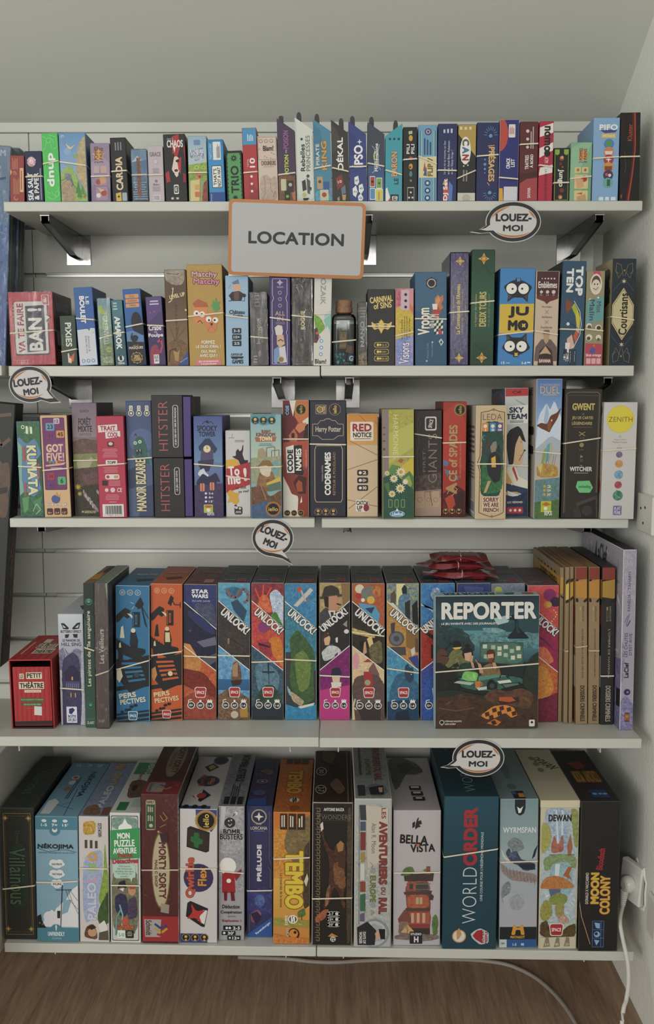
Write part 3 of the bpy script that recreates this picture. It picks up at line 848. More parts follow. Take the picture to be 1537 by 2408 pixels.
bx(1, (733.6, 776, 740, 781, 280), .03, {'F': '4f8aa4', 'R': '3a6880'}, [P('3f7c9a', 0, 5, 40, 14, 60, 40, 0, 50), P('6ab0c0/4f90a8', 0, 88, 100, 84, 100, 100, 0, 100), T('PIRATE', 12, 30, 32, 56, 'e4e0c8', 90, .05, '2c4a54', .02), T('KING', 44, 27, 76, 62, 'e0a040', 90, .07, '5a3a20', .03), RR(14, 70, 48, 85, 'b8a07c'), RR(52, 76, 84, 92, '3c5c98'), RR(30, 86, 80, 100, 'c8ccb0'), E(54, 92, 14, 'b84838'), L(4, '8a80b8', 88, 72, 96, 78, 86, 86, 96, 94), E(30, 76, 9, '6a4a38')],
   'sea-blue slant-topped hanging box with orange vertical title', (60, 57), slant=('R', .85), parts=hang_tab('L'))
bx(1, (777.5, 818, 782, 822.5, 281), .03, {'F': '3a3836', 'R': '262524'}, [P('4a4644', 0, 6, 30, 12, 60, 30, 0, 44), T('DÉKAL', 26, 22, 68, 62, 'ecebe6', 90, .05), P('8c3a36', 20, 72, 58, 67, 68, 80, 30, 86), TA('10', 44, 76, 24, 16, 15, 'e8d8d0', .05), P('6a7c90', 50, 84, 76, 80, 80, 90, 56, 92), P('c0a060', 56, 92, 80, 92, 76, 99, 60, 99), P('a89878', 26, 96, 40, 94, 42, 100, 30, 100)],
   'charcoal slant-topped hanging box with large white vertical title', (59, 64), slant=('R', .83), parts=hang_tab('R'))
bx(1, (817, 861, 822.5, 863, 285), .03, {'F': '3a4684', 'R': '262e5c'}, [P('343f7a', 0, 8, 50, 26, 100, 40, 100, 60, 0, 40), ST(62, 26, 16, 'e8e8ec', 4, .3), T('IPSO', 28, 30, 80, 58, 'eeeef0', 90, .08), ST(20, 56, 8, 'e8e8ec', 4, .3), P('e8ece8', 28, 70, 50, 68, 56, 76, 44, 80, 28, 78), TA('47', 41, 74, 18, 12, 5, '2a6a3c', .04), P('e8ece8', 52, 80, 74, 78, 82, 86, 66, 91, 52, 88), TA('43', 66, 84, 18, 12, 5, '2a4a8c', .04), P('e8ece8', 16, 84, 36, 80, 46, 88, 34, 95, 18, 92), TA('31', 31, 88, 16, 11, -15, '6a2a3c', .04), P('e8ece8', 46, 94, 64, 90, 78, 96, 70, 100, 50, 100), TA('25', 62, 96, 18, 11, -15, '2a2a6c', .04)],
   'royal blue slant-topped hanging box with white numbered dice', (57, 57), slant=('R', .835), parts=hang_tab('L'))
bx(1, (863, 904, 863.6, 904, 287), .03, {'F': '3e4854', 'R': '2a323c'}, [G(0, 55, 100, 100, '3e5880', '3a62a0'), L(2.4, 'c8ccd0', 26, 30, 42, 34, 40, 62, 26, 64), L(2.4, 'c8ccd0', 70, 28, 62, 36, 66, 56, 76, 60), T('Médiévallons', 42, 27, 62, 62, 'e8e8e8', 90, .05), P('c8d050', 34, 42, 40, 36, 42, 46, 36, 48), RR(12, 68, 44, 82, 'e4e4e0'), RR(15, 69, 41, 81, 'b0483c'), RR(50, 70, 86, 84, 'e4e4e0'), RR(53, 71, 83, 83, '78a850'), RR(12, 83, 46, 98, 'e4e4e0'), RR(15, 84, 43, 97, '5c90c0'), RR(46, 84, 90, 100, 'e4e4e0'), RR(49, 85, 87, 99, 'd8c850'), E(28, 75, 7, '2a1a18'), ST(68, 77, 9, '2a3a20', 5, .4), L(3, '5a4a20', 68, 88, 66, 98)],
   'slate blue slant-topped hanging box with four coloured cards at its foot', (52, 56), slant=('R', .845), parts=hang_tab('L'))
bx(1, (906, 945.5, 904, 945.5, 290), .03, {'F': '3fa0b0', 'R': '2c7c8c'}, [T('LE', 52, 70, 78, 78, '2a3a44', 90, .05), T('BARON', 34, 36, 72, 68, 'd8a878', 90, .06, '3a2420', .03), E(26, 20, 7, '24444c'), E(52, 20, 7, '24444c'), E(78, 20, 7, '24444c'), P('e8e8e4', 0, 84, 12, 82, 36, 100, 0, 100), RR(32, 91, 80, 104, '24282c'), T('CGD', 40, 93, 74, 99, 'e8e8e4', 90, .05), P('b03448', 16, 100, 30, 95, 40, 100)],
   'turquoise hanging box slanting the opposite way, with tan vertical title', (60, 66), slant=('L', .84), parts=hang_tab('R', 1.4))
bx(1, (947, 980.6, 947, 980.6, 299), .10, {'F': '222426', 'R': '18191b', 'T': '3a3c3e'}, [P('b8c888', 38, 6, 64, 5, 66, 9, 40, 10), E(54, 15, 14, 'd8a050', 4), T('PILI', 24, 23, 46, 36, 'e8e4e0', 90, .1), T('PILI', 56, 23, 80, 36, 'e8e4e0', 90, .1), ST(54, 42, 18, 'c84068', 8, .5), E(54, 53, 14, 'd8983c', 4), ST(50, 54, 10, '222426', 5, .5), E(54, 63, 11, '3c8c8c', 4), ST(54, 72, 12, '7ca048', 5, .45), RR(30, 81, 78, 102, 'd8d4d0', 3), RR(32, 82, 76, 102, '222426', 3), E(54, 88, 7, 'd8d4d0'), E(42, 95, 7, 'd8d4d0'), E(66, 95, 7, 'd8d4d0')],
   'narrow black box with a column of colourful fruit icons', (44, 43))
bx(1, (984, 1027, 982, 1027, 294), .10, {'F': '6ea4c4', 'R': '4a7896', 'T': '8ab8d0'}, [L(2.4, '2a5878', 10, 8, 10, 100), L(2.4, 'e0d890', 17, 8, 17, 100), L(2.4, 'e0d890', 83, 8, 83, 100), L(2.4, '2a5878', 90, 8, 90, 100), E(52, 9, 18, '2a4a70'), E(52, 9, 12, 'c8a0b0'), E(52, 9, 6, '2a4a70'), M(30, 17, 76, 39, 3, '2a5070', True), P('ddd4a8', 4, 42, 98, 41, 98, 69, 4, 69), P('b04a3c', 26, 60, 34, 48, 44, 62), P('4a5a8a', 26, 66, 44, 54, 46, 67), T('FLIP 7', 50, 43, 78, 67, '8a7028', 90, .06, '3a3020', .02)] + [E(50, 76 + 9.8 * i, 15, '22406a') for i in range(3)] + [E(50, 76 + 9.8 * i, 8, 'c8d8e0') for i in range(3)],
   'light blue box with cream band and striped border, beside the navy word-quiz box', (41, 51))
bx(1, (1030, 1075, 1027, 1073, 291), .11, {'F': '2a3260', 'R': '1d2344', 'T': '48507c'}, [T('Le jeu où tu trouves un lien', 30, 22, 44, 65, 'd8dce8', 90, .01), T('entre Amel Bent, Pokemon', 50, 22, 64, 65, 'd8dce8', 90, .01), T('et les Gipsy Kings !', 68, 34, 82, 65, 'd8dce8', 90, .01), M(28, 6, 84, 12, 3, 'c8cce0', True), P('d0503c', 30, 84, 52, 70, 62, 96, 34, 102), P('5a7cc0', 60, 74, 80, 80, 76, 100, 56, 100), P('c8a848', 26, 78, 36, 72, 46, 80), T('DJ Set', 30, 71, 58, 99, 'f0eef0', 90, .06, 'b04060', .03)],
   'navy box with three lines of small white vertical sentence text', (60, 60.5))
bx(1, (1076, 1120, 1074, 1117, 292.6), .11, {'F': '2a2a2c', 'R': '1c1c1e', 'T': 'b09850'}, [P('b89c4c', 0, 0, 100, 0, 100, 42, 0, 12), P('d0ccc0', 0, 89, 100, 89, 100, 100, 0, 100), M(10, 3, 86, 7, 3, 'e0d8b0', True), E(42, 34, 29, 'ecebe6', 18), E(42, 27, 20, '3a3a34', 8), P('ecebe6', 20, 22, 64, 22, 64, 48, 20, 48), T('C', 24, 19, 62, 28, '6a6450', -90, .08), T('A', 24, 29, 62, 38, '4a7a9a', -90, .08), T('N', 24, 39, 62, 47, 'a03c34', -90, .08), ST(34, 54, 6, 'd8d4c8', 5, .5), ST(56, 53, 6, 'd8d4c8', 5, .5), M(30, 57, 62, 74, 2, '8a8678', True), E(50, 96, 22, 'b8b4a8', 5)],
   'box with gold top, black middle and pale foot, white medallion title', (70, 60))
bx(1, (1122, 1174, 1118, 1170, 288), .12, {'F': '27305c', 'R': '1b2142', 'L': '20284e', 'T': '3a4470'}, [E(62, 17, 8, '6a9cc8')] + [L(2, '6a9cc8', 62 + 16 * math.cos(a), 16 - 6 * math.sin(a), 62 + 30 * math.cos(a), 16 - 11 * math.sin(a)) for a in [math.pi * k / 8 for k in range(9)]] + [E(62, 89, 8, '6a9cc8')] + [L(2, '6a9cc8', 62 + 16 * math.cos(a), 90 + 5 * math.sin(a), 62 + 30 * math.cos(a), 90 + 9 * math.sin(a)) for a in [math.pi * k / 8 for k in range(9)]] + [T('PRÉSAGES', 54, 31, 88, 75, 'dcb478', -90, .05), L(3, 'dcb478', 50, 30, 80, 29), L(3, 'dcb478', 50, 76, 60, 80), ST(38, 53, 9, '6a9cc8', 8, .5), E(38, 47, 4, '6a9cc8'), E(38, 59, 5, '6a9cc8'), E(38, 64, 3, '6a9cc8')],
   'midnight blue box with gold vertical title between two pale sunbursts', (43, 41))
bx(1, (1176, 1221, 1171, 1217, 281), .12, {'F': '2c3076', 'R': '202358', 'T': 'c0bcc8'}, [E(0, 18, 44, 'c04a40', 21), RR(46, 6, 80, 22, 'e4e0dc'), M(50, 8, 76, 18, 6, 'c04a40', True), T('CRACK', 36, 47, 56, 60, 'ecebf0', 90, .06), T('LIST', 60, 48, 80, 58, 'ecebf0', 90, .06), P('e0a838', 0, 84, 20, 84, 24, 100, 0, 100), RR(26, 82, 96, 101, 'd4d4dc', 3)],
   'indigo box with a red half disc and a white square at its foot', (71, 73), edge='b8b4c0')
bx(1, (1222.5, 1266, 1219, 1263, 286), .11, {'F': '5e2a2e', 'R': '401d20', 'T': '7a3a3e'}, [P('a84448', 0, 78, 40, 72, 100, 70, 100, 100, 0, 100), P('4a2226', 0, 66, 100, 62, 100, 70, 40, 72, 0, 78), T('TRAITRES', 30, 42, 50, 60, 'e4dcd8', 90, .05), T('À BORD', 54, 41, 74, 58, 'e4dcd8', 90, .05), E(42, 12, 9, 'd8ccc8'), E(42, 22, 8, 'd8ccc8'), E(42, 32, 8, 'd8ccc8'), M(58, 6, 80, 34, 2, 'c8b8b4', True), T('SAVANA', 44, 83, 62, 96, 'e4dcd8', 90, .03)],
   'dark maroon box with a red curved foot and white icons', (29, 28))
bx(1, (1268, 1303, 1264, 1297, 285), .10, {'F': 'b42844', 'R': '7c1c30', 'T': 'd8d0cc'}, [P('e8e4de', 0, 8, 100, 2, 100, 14, 0, 20), P('e8e4de', 0, 34, 100, 26, 100, 36, 0, 46), P('e8e4de', 10, 58, 100, 54, 100, 64, 0, 68), T('nomo', 34, 6, 78, 38, '24201f', -90, .12), E(58, 40, 22, '24201f', 4), T('ATM', 40, 45, 66, 52, 'e8d0cc', -90, .02), T('LA BATAILLE DES MOTS', 44, 60, 60, 99, '6a1424', -90, .01)],
   'narrow red and white diagonally striped box with black vertical title', (55, 57))
bx(1, (1302, 1339, 1299, 1337, 348), .09, {'F': '202420', 'R': '161816', 'T': '343a32'}, [L(4, '7c9c3c', 8, 3, 8, 98, 92, 98, 92, 3), P('8cb040', 8, 3, 36, 3, 36, 11, 22, 14, 8, 11), P('8cb040', 64, 3, 92, 3, 92, 11, 78, 14, 64, 11), E(50, 20, 15, '8a4a3a'), E(52, 18, 10, 'd8a078', 3), E(44, 30, 11, '6a2c28'), E(56, 36, 7, 'a04838'), T('Jungo', 26, 40, 66, 73, 'e8e4d8', -90, .05), E(54, 80, 14, '7a3a30'), E(44, 92, 15, '8a4a3a'), E(46, 93, 10, 'd8a078', 3)],
   'low black box with lime corners and little ninja figures', (66, 65.5))
bx(1, (1342, 1392, 1338, 1388.5, 334.6), .12, {'F': '84b490', 'R': '5c8468', 'L': '94c0a0', 'T': 'a0c8a8'}, [P('94c09c', 0, 10, 60, 0, 100, 0, 30, 60, 0, 70), P('78a884', 40, 100, 100, 40, 100, 100), ST(58, 22, 24, 'd8a458', 9, .75), T('2 POMMES', 40, 10, 56, 35, '8a3c28', 90, .04), T('3 PAINS', 60, 11, 76, 35, '8a3c28', 90, .04), RR(20, 42, 50, 52, 'dcc890'), RR(54, 42, 84, 52, 'dcc890'), E(36, 47, 7, 'b07848'), E(70, 47, 7, 'b06c48'), RR(20, 55, 84, 79, 'dcc890'), E(66, 62, 14, 'b04038'), P('d8a880', 26, 64, 60, 62, 66, 76, 34, 78), RR(20, 82, 84, 100, 'dcc890'), P('c8a070', 34, 92, 74, 88, 78, 100, 36, 100), P('c06038', 30, 87, 60, 85, 56, 89)],
   'pale green box with cream food picture squares, beside the tall sky-blue box', (62, 58))
bx(1, (1397, 1457, 1389.6, 1453.5, 277), .13, {'F': '88b0d8', 'R': '5c80a4', 'L': '7ca4cc', 'T': 'a8c8e4'}, [P('4a4a7c', 24, 15, 90, 14, 84, 17.5, 44, 18.5), T('PIFO', 22, 8, 92, 15, 'f2f2f0', 0, .08), RR(30, 19, 86, 24.5, 'c8b878', 3), T('MONDE', 36, 20, 82, 23.5, 'ecdca0', 0, .06)] + [E(60, 31.5 + i * 9.3, 19, c) for i, c in enumerate(('4a8ac0', 'd88450', 'b83a40', 'd89848', '4a3860', '6ab0a0'))] + [ST(60, 31, 13, '58a048', 6, .6), P('e4dcd0', 44, 40, 76, 40, 72, 44, 48, 44), ST(60, 50, 13, 'f0ecec', 4, .3), P('8a4a30', 46, 58, 74, 58, 74, 63, 46, 63), E(54, 68, 6, 'c85848'), E(66, 69, 6, 'e4d8d8'), P('3a6058', 56, 74, 68, 74, 68, 82, 56, 82), RR(26, 95, 44, 101, 'dce8f0'), RR(50, 95, 66, 101, 'dce8f0'), RR(72, 95, 92, 101, 'dce8f0')],
   'tall sky-blue box with a column of six round pictures', (49, 47))
bx(1, (1459, 1505, 1454, 1503, 265), .12, {'F': '201c1c', 'R': '151212', 'L': '2a2626', 'T': '3a3434'}, [P('5a1c16', 56, 0, 76, 0, 80, 40, 66, 70, 50, 100, 30, 100, 52, 70, 64, 40), P('b84a34', 68, 0, 74, 0, 78, 40, 64, 72, 46, 100, 40, 100, 60, 70, 73, 40), T('Kluster', 36, 13, 60, 32, 'c0603c', 90, .01), L(2, '6a2420', 12, 4, 12, 26, 20, 30), P('a84848', 4, 94, 14, 92, 10, 98), L(1.5, '6a6460', 22, 44, 30, 62, 24, 68)],
   'dark box with a curling ember-red stripe, last on the top shelf by the wall', (50, 50))
settle(1)
# ------------------------------------------------------------------ row 2
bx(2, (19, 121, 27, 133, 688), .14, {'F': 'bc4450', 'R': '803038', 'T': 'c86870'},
   [RR(10, 13, 88, 86, '4a4448', 4), RR(12, 13, 86, 84, 'dcdad4', 4), P('4a4448', 84, 30, 95, 34, 84, 42), P('dcdad4', 80, 30, 92, 35, 80, 40), P('3a3a4a', 37, 19, 80, 18, 80, 80, 37, 82), T('VA TE FAIRE', 18, 15, 33, 82, 'a03a4c', 90, .06), T('BAN !', 42, 22, 74, 80, 'e4e2dc', 90, .09), RR(75, 4, 92, 18, 'd8b0b0', 2), RR(77, 5, 90, 17, 'a84048', 2), T('JEU', 79, 7, 88, 15, 'e8d0d0', 90, .05)] + [RR(12 + i * 9, 92, 19 + i * 9, 97, 'd8a8a8', 1) for i in range(3)] + [RR(13 + i * 9, 92.6, 18 + i * 9, 96.4, 'a84048', 1) for i in range(3)] + [P('d8b0a8', 8, 18 + i * 5, 14, 17 + i * 5, 14, 20 + i * 5) for i in range(4)],
   'wide red shrink-wrapped box with tilted white plate, first on the second shelf', (55.5, 52.5), wrap=True, R=[RR(14, 10, 86, 26, '6a4a50', 2), RR(18, 12, 82, 24, 'a09090', 2), RR(14, 52, 60, 72, 'c8b8b8', 2), M(10, 78, 50, 96, 5, 'b88080')])
bx(2, (140.5, 175.6, 145, 184, 742.7), .09, {'F': '35463c', 'R': '243028', 'T': '4a5a50'}, [T('PiXiES', 32, 14, 72, 62, 'dce0d4', -90, .08), P('c86440', 46, 76, 60, 82, 84, 74, 78, 90, 60, 94), P('e4c8a8', 50, 84, 64, 86, 60, 96, 46, 92), P('d8d4c4', 40, 76, 48, 74, 52, 94, 42, 94), M(10, 30, 20, 60, 1, '6a7a6c', True)],
   'small dark green box with white vertical title and a fox, beside the red wrapped box', (72, 67))
bx(2, (173, 215, 186, 232, 676.6), .12, {'F': '3864a8', 'R': '28487c', 'T': '5a80b8'}, [P('d0d4dc', 0, 54, 60, 53, 66, 56, 74, 52, 100, 53, 100, 100, 0, 100), T('LE', 60, 12, 78, 22, 'dfe4ec', -90, .07, '24406c', .03), T('BOULET', 26, 11, 54, 46, 'e8ecf0', -90, .08, '24406c', .03), T("Ambiance &", 56, 62, 66, 82, '5a6070', -90), T('éclats de rire', 42, 62, 54, 84, '5a6070', -90), E(24, 94, 10, '6a94c8'), E(50, 94, 10, '6a94c8'), E(76, 94, 10, '6a94c8'), E(24, 94, 6, 'd0d4dc'), E(50, 94, 6, 'd0d4dc'), E(76, 94, 6, 'd0d4dc'), M(82, 57, 92, 60, 1, 'b0b8c8')],
   'blue over white box with white vertical title, between dark green and pale green boxes', (39, 42))
bx(2, (228, 258, 237, 270, 702), .10, {'F': '7c9484', 'R': '586a5e', 'T': 'a0b4a8'}, [G(0, 0, 100, 45, '6f9aa8', '8aa890'), P('a8c050', 4, 12, 30, 10, 60, 22, 84, 18, 60, 26, 20, 22), T('GREENVILLE', 34, 26, 70, 70, 'd0d8b0', -90, .03), P('5c7050/8a9c68', 0, 70, 100, 66, 100, 100, 0, 100), E(70, 76, 22, 'b8c478/6a7c48', 5), T('le PETIT', 20, 87, 86, 91, 'd8dcd0'), T('VILLAGE', 20, 91, 90, 96, 'd8dcd0')],
   'grey-green shrink-wrapped box with faint vertical title, beside the teal wolf box', (59, 55), wrap=True)
bx(2, (260.7, 286, 271, 300, 706), .10, {'F': '3e6c7c', 'R': '294a56', 'T': '6a8c98'}, [P('4a7c8a', 0, 0, 100, 0, 100, 24, 0, 30), P('2e5462/3f6674', 0, 55, 100, 50, 100, 100, 0, 100), M(14, 4, 54, 17, 3, 'b8c8cc'), T('AMAROK', 18, 25, 70, 75, 'e4e8e4', -90, .07), E(50, 89, 27, 'dfe2e0'), P('1e2628', 36, 85, 42, 82, 48, 85, 60, 84, 62, 92, 40, 92), T('Olibrius', 22, 94, 80, 98, 'dfe2e0', 0, .04)],
   'narrow teal box with bold white vertical title and round wolf badge', (50.5, 49.5))
bx(2, (288, 328.5, 302, 345, 680.5), .13, {'F': '2d63a6', 'R': '1a2026', 'T': '4a78b0'}, [P('1c1c1e', 0, 68, 100, 66, 100, 100, 0, 100), RR(12, 7, 88, 12, 'd89a68', 4), RR(12, 13, 88, 18, 'd89a68', 4), RR(12, 19, 88, 24, 'd89a68', 4), T('DUEL', 36, 8, 64, 11, '6a3c28'), T('GUESSING', 24, 14, 76, 17, '6a3c28'), T('TIMING', 32, 20, 68, 23, '6a3c28'), E(64, 44, 30, '1b1e2a', 14), P('1b1e2a', 50, 50, 100, 44, 100, 60, 60, 62), P('5a86b8', 0, 56, 40, 54, 100, 62, 100, 70, 0, 68), P('1b1e2a', 22, 64, 30, 58, 40, 57, 34, 61, 54, 60, 70, 63, 60, 68, 36, 70), T('DUEL DES', 34, 73, 66, 75, 'c8a888'), T('MASQUES', 10, 75, 90, 79, 'd8d0c4', 0, .04), ST(50, 90, 34, 'c8a060', 10, .85), E(50, 90, 28, '3a2c20'), T('DINO', 36, 86, 66, 90, 'd8b878', 0, .05), T('COOKIE', 30, 90, 72, 94, 'd8b878', 0, .05)],
   'blue and black box with three tan tags and a black hand shadow', (49, 46))
bx(2, (342.5, 378, 351, 392, 698), .10, {'F': '4a3a6c', 'R': '32284a', 'T': '6a5a88'}, [P('5a4680', 0, 0, 100, 0, 100, 20, 0, 40), P('3c3060', 0, 60, 100, 50, 100, 100, 0, 100), M(24, 6, 80, 14, 2, 'c8c0d4'), E(48, 22, 5, 'b04a78'), E(24, 23, 5, 'b04a78'), T('Crabe', 8, 41, 86, 49, 'e8e4e8', 0, .07), T('vs', 40, 50, 58, 53, 'd8d0d8'), T('Poulpe', 4, 53, 94, 60, 'e8e4e8', 0, .07), L(12, 'b8405c', 56, 66, 80, 62, 84, 72, 70, 82), P('a83850/84304c', 10, 74, 50, 68, 66, 78, 60, 98, 6, 99), RR(28, 84, 60, 97, 'e4e4e6', 2), T('BLUE', 32, 85, 56, 90, '3a3a6a', 0, .08), T('JEU', 34, 91, 56, 95, '3a3a6a', 0, .06)],
   'purple box with a pink tentacle below white title lettering', (41, 43))
bx(2, (385, 437, 394, 444, 634.5), .13, {'F': '5e4a36', 'R': '40332a', 'T': '746050'}, [G(0, 30, 100, 100, '5e4836', '94744e'), P('b0a494/8c8070', 2, 0, 92, 0, 94, 10, 80, 16, 40, 16, 4, 11), L(3, '5a5048', 12, 4, 60, 5, 70, 4), TA('LEVEL UP', 56, 27, 72, 18, 12, 'e8d8a0', .06), L(4, 'e4d098', 34, 20, 40, 18, 36, 24, 30, 32, 16, 34), T('en route vers la lune !', 40, 34, 54, 76, '3c2c20', 90, .02), P('84643f/6a4e34', 0, 78, 50, 70, 100, 78, 100, 100, 0, 100), L(2, '5a4028', 40, 74, 90, 60), L(2, '5a4028', 40, 74, 60, 58), L(2, '5a4028', 40, 74, 20, 60), L(2, '5a4028', 40, 74, 92, 78), L(4, '3a281c', 10, 96, 14, 84, 40, 82, 46, 90), P('b08c54', 30, 84, 50, 86, 60, 82, 52, 96, 36, 94), P('2c5090', 50, 100, 100, 84, 100, 100), TA('Ravensburger', 78, 94, 40, 7, 33, 'd8dce4', .02), E(94, 42, 5, 'd8c890')],
   'brown parchment box with white ship-cloud top and gold script', (53, 52))
bx(2, (438, 521, 445.5, 529, 622.5), .12, {'F': 'b8954a', 'R': '84682f', 'T': 'c4a868'}, [T('Un jeu de Craig Nomoto', 30, 3, 72, 5, 'd8c080'), T('Matchy', 14, 7, 86, 14, 'dca0a8', -2, .08, '4a3420', .05), T('Matchy', 18, 14, 92, 21, 'd884a0', -2, .08, '4a3420', .05), P('b06040', 14, 38, 30, 34, 54, 38, 58, 42, 20, 42), P('d88a50', 14, 42, 58, 42, 48, 56, 26, 60, 14, 52), E(24, 48, 8, 'f0ece0'), E(40, 49, 8, 'f0ece0'), E(25, 48, 3, '222'), E(39, 49, 3, '222'), L(2, '3a2418', 26, 57, 34, 55, 40, 58), P('d08050', 44, 52, 60, 47, 78, 48, 84, 56, 78, 66, 62, 68, 48, 62), L(1.2, 'a85c34', 50, 52, 76, 66), L(1.2, 'a85c34', 80, 52, 54, 66), E(58, 54, 8, 'f0ece0'), E(77, 55, 8, 'f0ece0'), E(59, 55, 3, '222'), E(75, 55, 3, '222'), E(66, 59, 3.5, '3a2018'), P('5a9c58', 76, 47, 66, 40, 72, 40, 70, 35, 78, 38, 80, 32, 85, 38, 92, 36, 88, 42, 92, 43, 82, 47), ST(56, 30, 4, 'd89a78', 4, .3), ST(70, 64, 4, 'd89a78', 4, .3), T('FORMEZ', 36, 75, 74, 78.4, 'ece6d8', 0, .05), T('LE DUO IDÉAL !', 20, 79, 90, 82.4, 'ece6d8', 0, .05), T('OUI, MAIS', 34, 84.4, 76, 87.6, 'ece6d8', 0, .05), T('AVEC QUI ?', 30, 88.5, 80, 92, 'ece6d8', 0, .05), P('d87c88', 18, 94, 90, 94, 90, 100, 18, 100), T("JEU D'AMBIANCE", 26, 95, 82, 97, 'f0dcd8', 0, .05), T('3-8 JOUEURS', 32, 97.6, 76, 99.6, 'f0dcd8', 0, .05)],
   'mustard box with cartoon pizza slice and fruit, tallest beside the orange-framed sign', (51, 48), chamfer=.001)
bx(2, (529, 582.5, 531.6, 585, 648), .12, {'F': '9cbcd8', 'R': '5f7c98', 'T': 'b4cce0'}, [P('5a80a8', 28, 8, 56, 4, 62, 9, 40, 11), P('d8ac88', 34, 10, 60, 9, 72, 15, 56, 18, 38, 16), P('2c2a30', 14, 22, 30, 18, 60, 17, 80, 20, 70, 28, 30, 28), P('6a4840', 36, 18, 60, 18, 58, 27, 38, 27), L(3, '26242a', 14, 28, 26, 28, 24, 22), E(82, 22, 8, '24242a'), L(2, '24242a', 84, 24, 84, 28, 72, 28), L(3, 'c88a9a', 14, 14, 24, 10), T("Château", 16, 38, 84, 42.5, '26242c', 0, .06), T("d'ombre", 30, 42.5, 76, 46, '26242c', 0, .05), L(1, '26242c', 2, 44, 98, 45), RR(28, 58, 68, 64, '1d1f26', 3), RR(28, 65, 68, 71, '1d1f26', 3), RR(28, 72, 68, 78, '1d1f26', 3), T('3-5', 34, 59.5, 62, 62.5, 'c8d8e4', 0, .05), T('10+', 34, 66.5, 62, 69.5, 'c8d8e4', 0, .05), T('25', 36, 73.5, 60, 76.5, 'c8d8e4', 0, .05), T('CATCH UP', 22, 86, 72, 88.6, '1f2128', 0, .05), P('1f2128', 20, 89.5, 78, 89.5, 72, 92, 52, 91.5, 48, 92.5, 26, 92), T('GAMES', 26, 93, 76, 97.5, '1f2128', 0, .08)],
   'powder-blue box with small cartoon musketeer, beneath the corner of the orange-framed sign', (44, 47))
bx(2, (586, 626.5, 589.6, 632, 688), .10, {'F': '4c4a48', 'R': '383736', 'T': '8a8a88'}, [P('5c5a58/444240', 0, 0, 100, 0, 100, 30, 0, 50), RR(30, 4, 58, 10, '8a8884', 2), RR(32, 5, 56, 9, '4c4a48', 2), RR(30, 13, 58, 19, '8a8884', 2), RR(32, 14, 56, 18, '4c4a48', 2), T('Innovation', 36, 36, 58, 70, 'b8a898', 90, .03), T('3e édition', 62, 52, 72, 68, '9a9088', 90), P('8a7060', 40, 82, 56, 78, 62, 86, 46, 88), M(14, 86, 40, 98, 3, '9a9288')],
   'grey shrink-wrapped box with faint pinkish vertical title, beside the purple chef box', (60, 62.5), wrap=True)
bx(2, (633, 682, 634.5, 683, 645), .12, {'F': '44366e', 'R': '2c2450', 'T': '5a4c80'}, [L(2.2, 'd8d0dc', 14, 5, 14, 22, 20, 26, 12, 30, 12, 60, 16, 64, 12, 66, 12, 98, 84, 98, 84, 66, 80, 64, 84, 60, 84, 30, 78, 26, 84, 22, 84, 5, 14, 5), ST(50, 9, 16, 'b8b0d0', 4, .5), T('NAIM', 36, 13, 66, 15, 'c8c0d4'), E(50, 20, 9, 'a89cc0'), E(50, 27, 9, 'a89cc0'), E(50, 34, 9, 'a89cc0'), E(50, 20, 6, '44366e'), E(50, 27, 6, '44366e'), E(50, 34, 6, '44366e'), T('ALL', 26, 40, 74, 45, 'b89c88', 0, .05), T('IN', 36, 46, 66, 51, 'b89c88', 0, .05), M(26, 52, 76, 55, 2, '8a7c9c'), P('d8d0cc', 24, 58, 40, 55, 60, 56, 64, 62, 58, 68, 30, 66), P('d8b090', 34, 66, 66, 66, 72, 76, 48, 80, 34, 76), L(5, '6a4030', 38, 73, 52, 71, 66, 73), P('7a98c8', 20, 82, 44, 78, 54, 92, 30, 98, 18, 96), P('d4d0d8', 44, 80, 74, 78, 82, 96, 50, 97), E(54, 93, 16, 'c8b878'), E(54, 93, 12, '8a7a50')],
   'purple box with white ornamental frame and a cartoon chef', (47, 50), chamfer=.001)
bx(2, (684, 735, 686, 735, 640), .11, {'F': '2c2826', 'R': '1d1b1a', 'T': '3c3836'}, [L(2, '7a6a48', 10, 3, 10, 98, 90, 98, 90, 3), L(1.4, '5a4e38', 16, 4, 16, 96, 84, 96, 84, 4), E(50, 8, 14, '6a4c40'), E(50, 8, 10, '2c2826'), T('MINI', 30, 44, 40, 56, 'b0a078', 90, .03), T('ROGUE', 44, 41, 64, 61, 'd0c088', 90, .08), ST(46, 72, 8, '8a6440', 6, .4), ST(50, 80, 9, '8a6440', 6, .4), ST(46, 88, 10, '8a7048', 6, .4), M(38, 76, 60, 94, 2, '4a3c30')],
   'black shrink-wrapped box with thin gold frame and gold vertical title', (46, 48), wrap=True)
bx(2, (738, 781, 735, 776, 635), .12, {'F': 'd8d6d0', 'R': 'a4a29c', 'T': 'e0ded8'}, [T('MOZAIK', 36, 2, 66, 36, '9aa098', -90, .04), P('8cb848/6a9c3c', 0, 46, 40, 50, 70, 60, 30, 68, 10, 62), P('a8c8d0', 60, 46, 100, 42, 100, 90, 70, 62), P('88c0b0', 56, 52, 100, 46, 100, 62, 74, 60), P('4a3c34', 0, 62, 20, 60, 34, 70, 20, 76, 0, 76), E(20, 66, 8, 'c85068'), E(34, 70, 7, 'd878a0'), E(14, 74, 7, '8a2c48'), P('d8d6d0', 30, 78, 80, 58, 100, 70, 100, 100, 0, 100, 0, 80), E(46, 74, 11, '6aa0d0'), E(46, 81, 11, '6aa0d0'), E(44, 88, 11, '6aa0d0'), E(46, 74, 6, 'd8e4ec'), E(46, 81, 6, 'd8e4ec'), E(44, 88, 6, 'd8e4ec'), T('Blam!', 10, 93, 76, 98, '26262a', 0, .08)],
   'white box with green and blue angular art, beside the corked bottle', (46, 45))
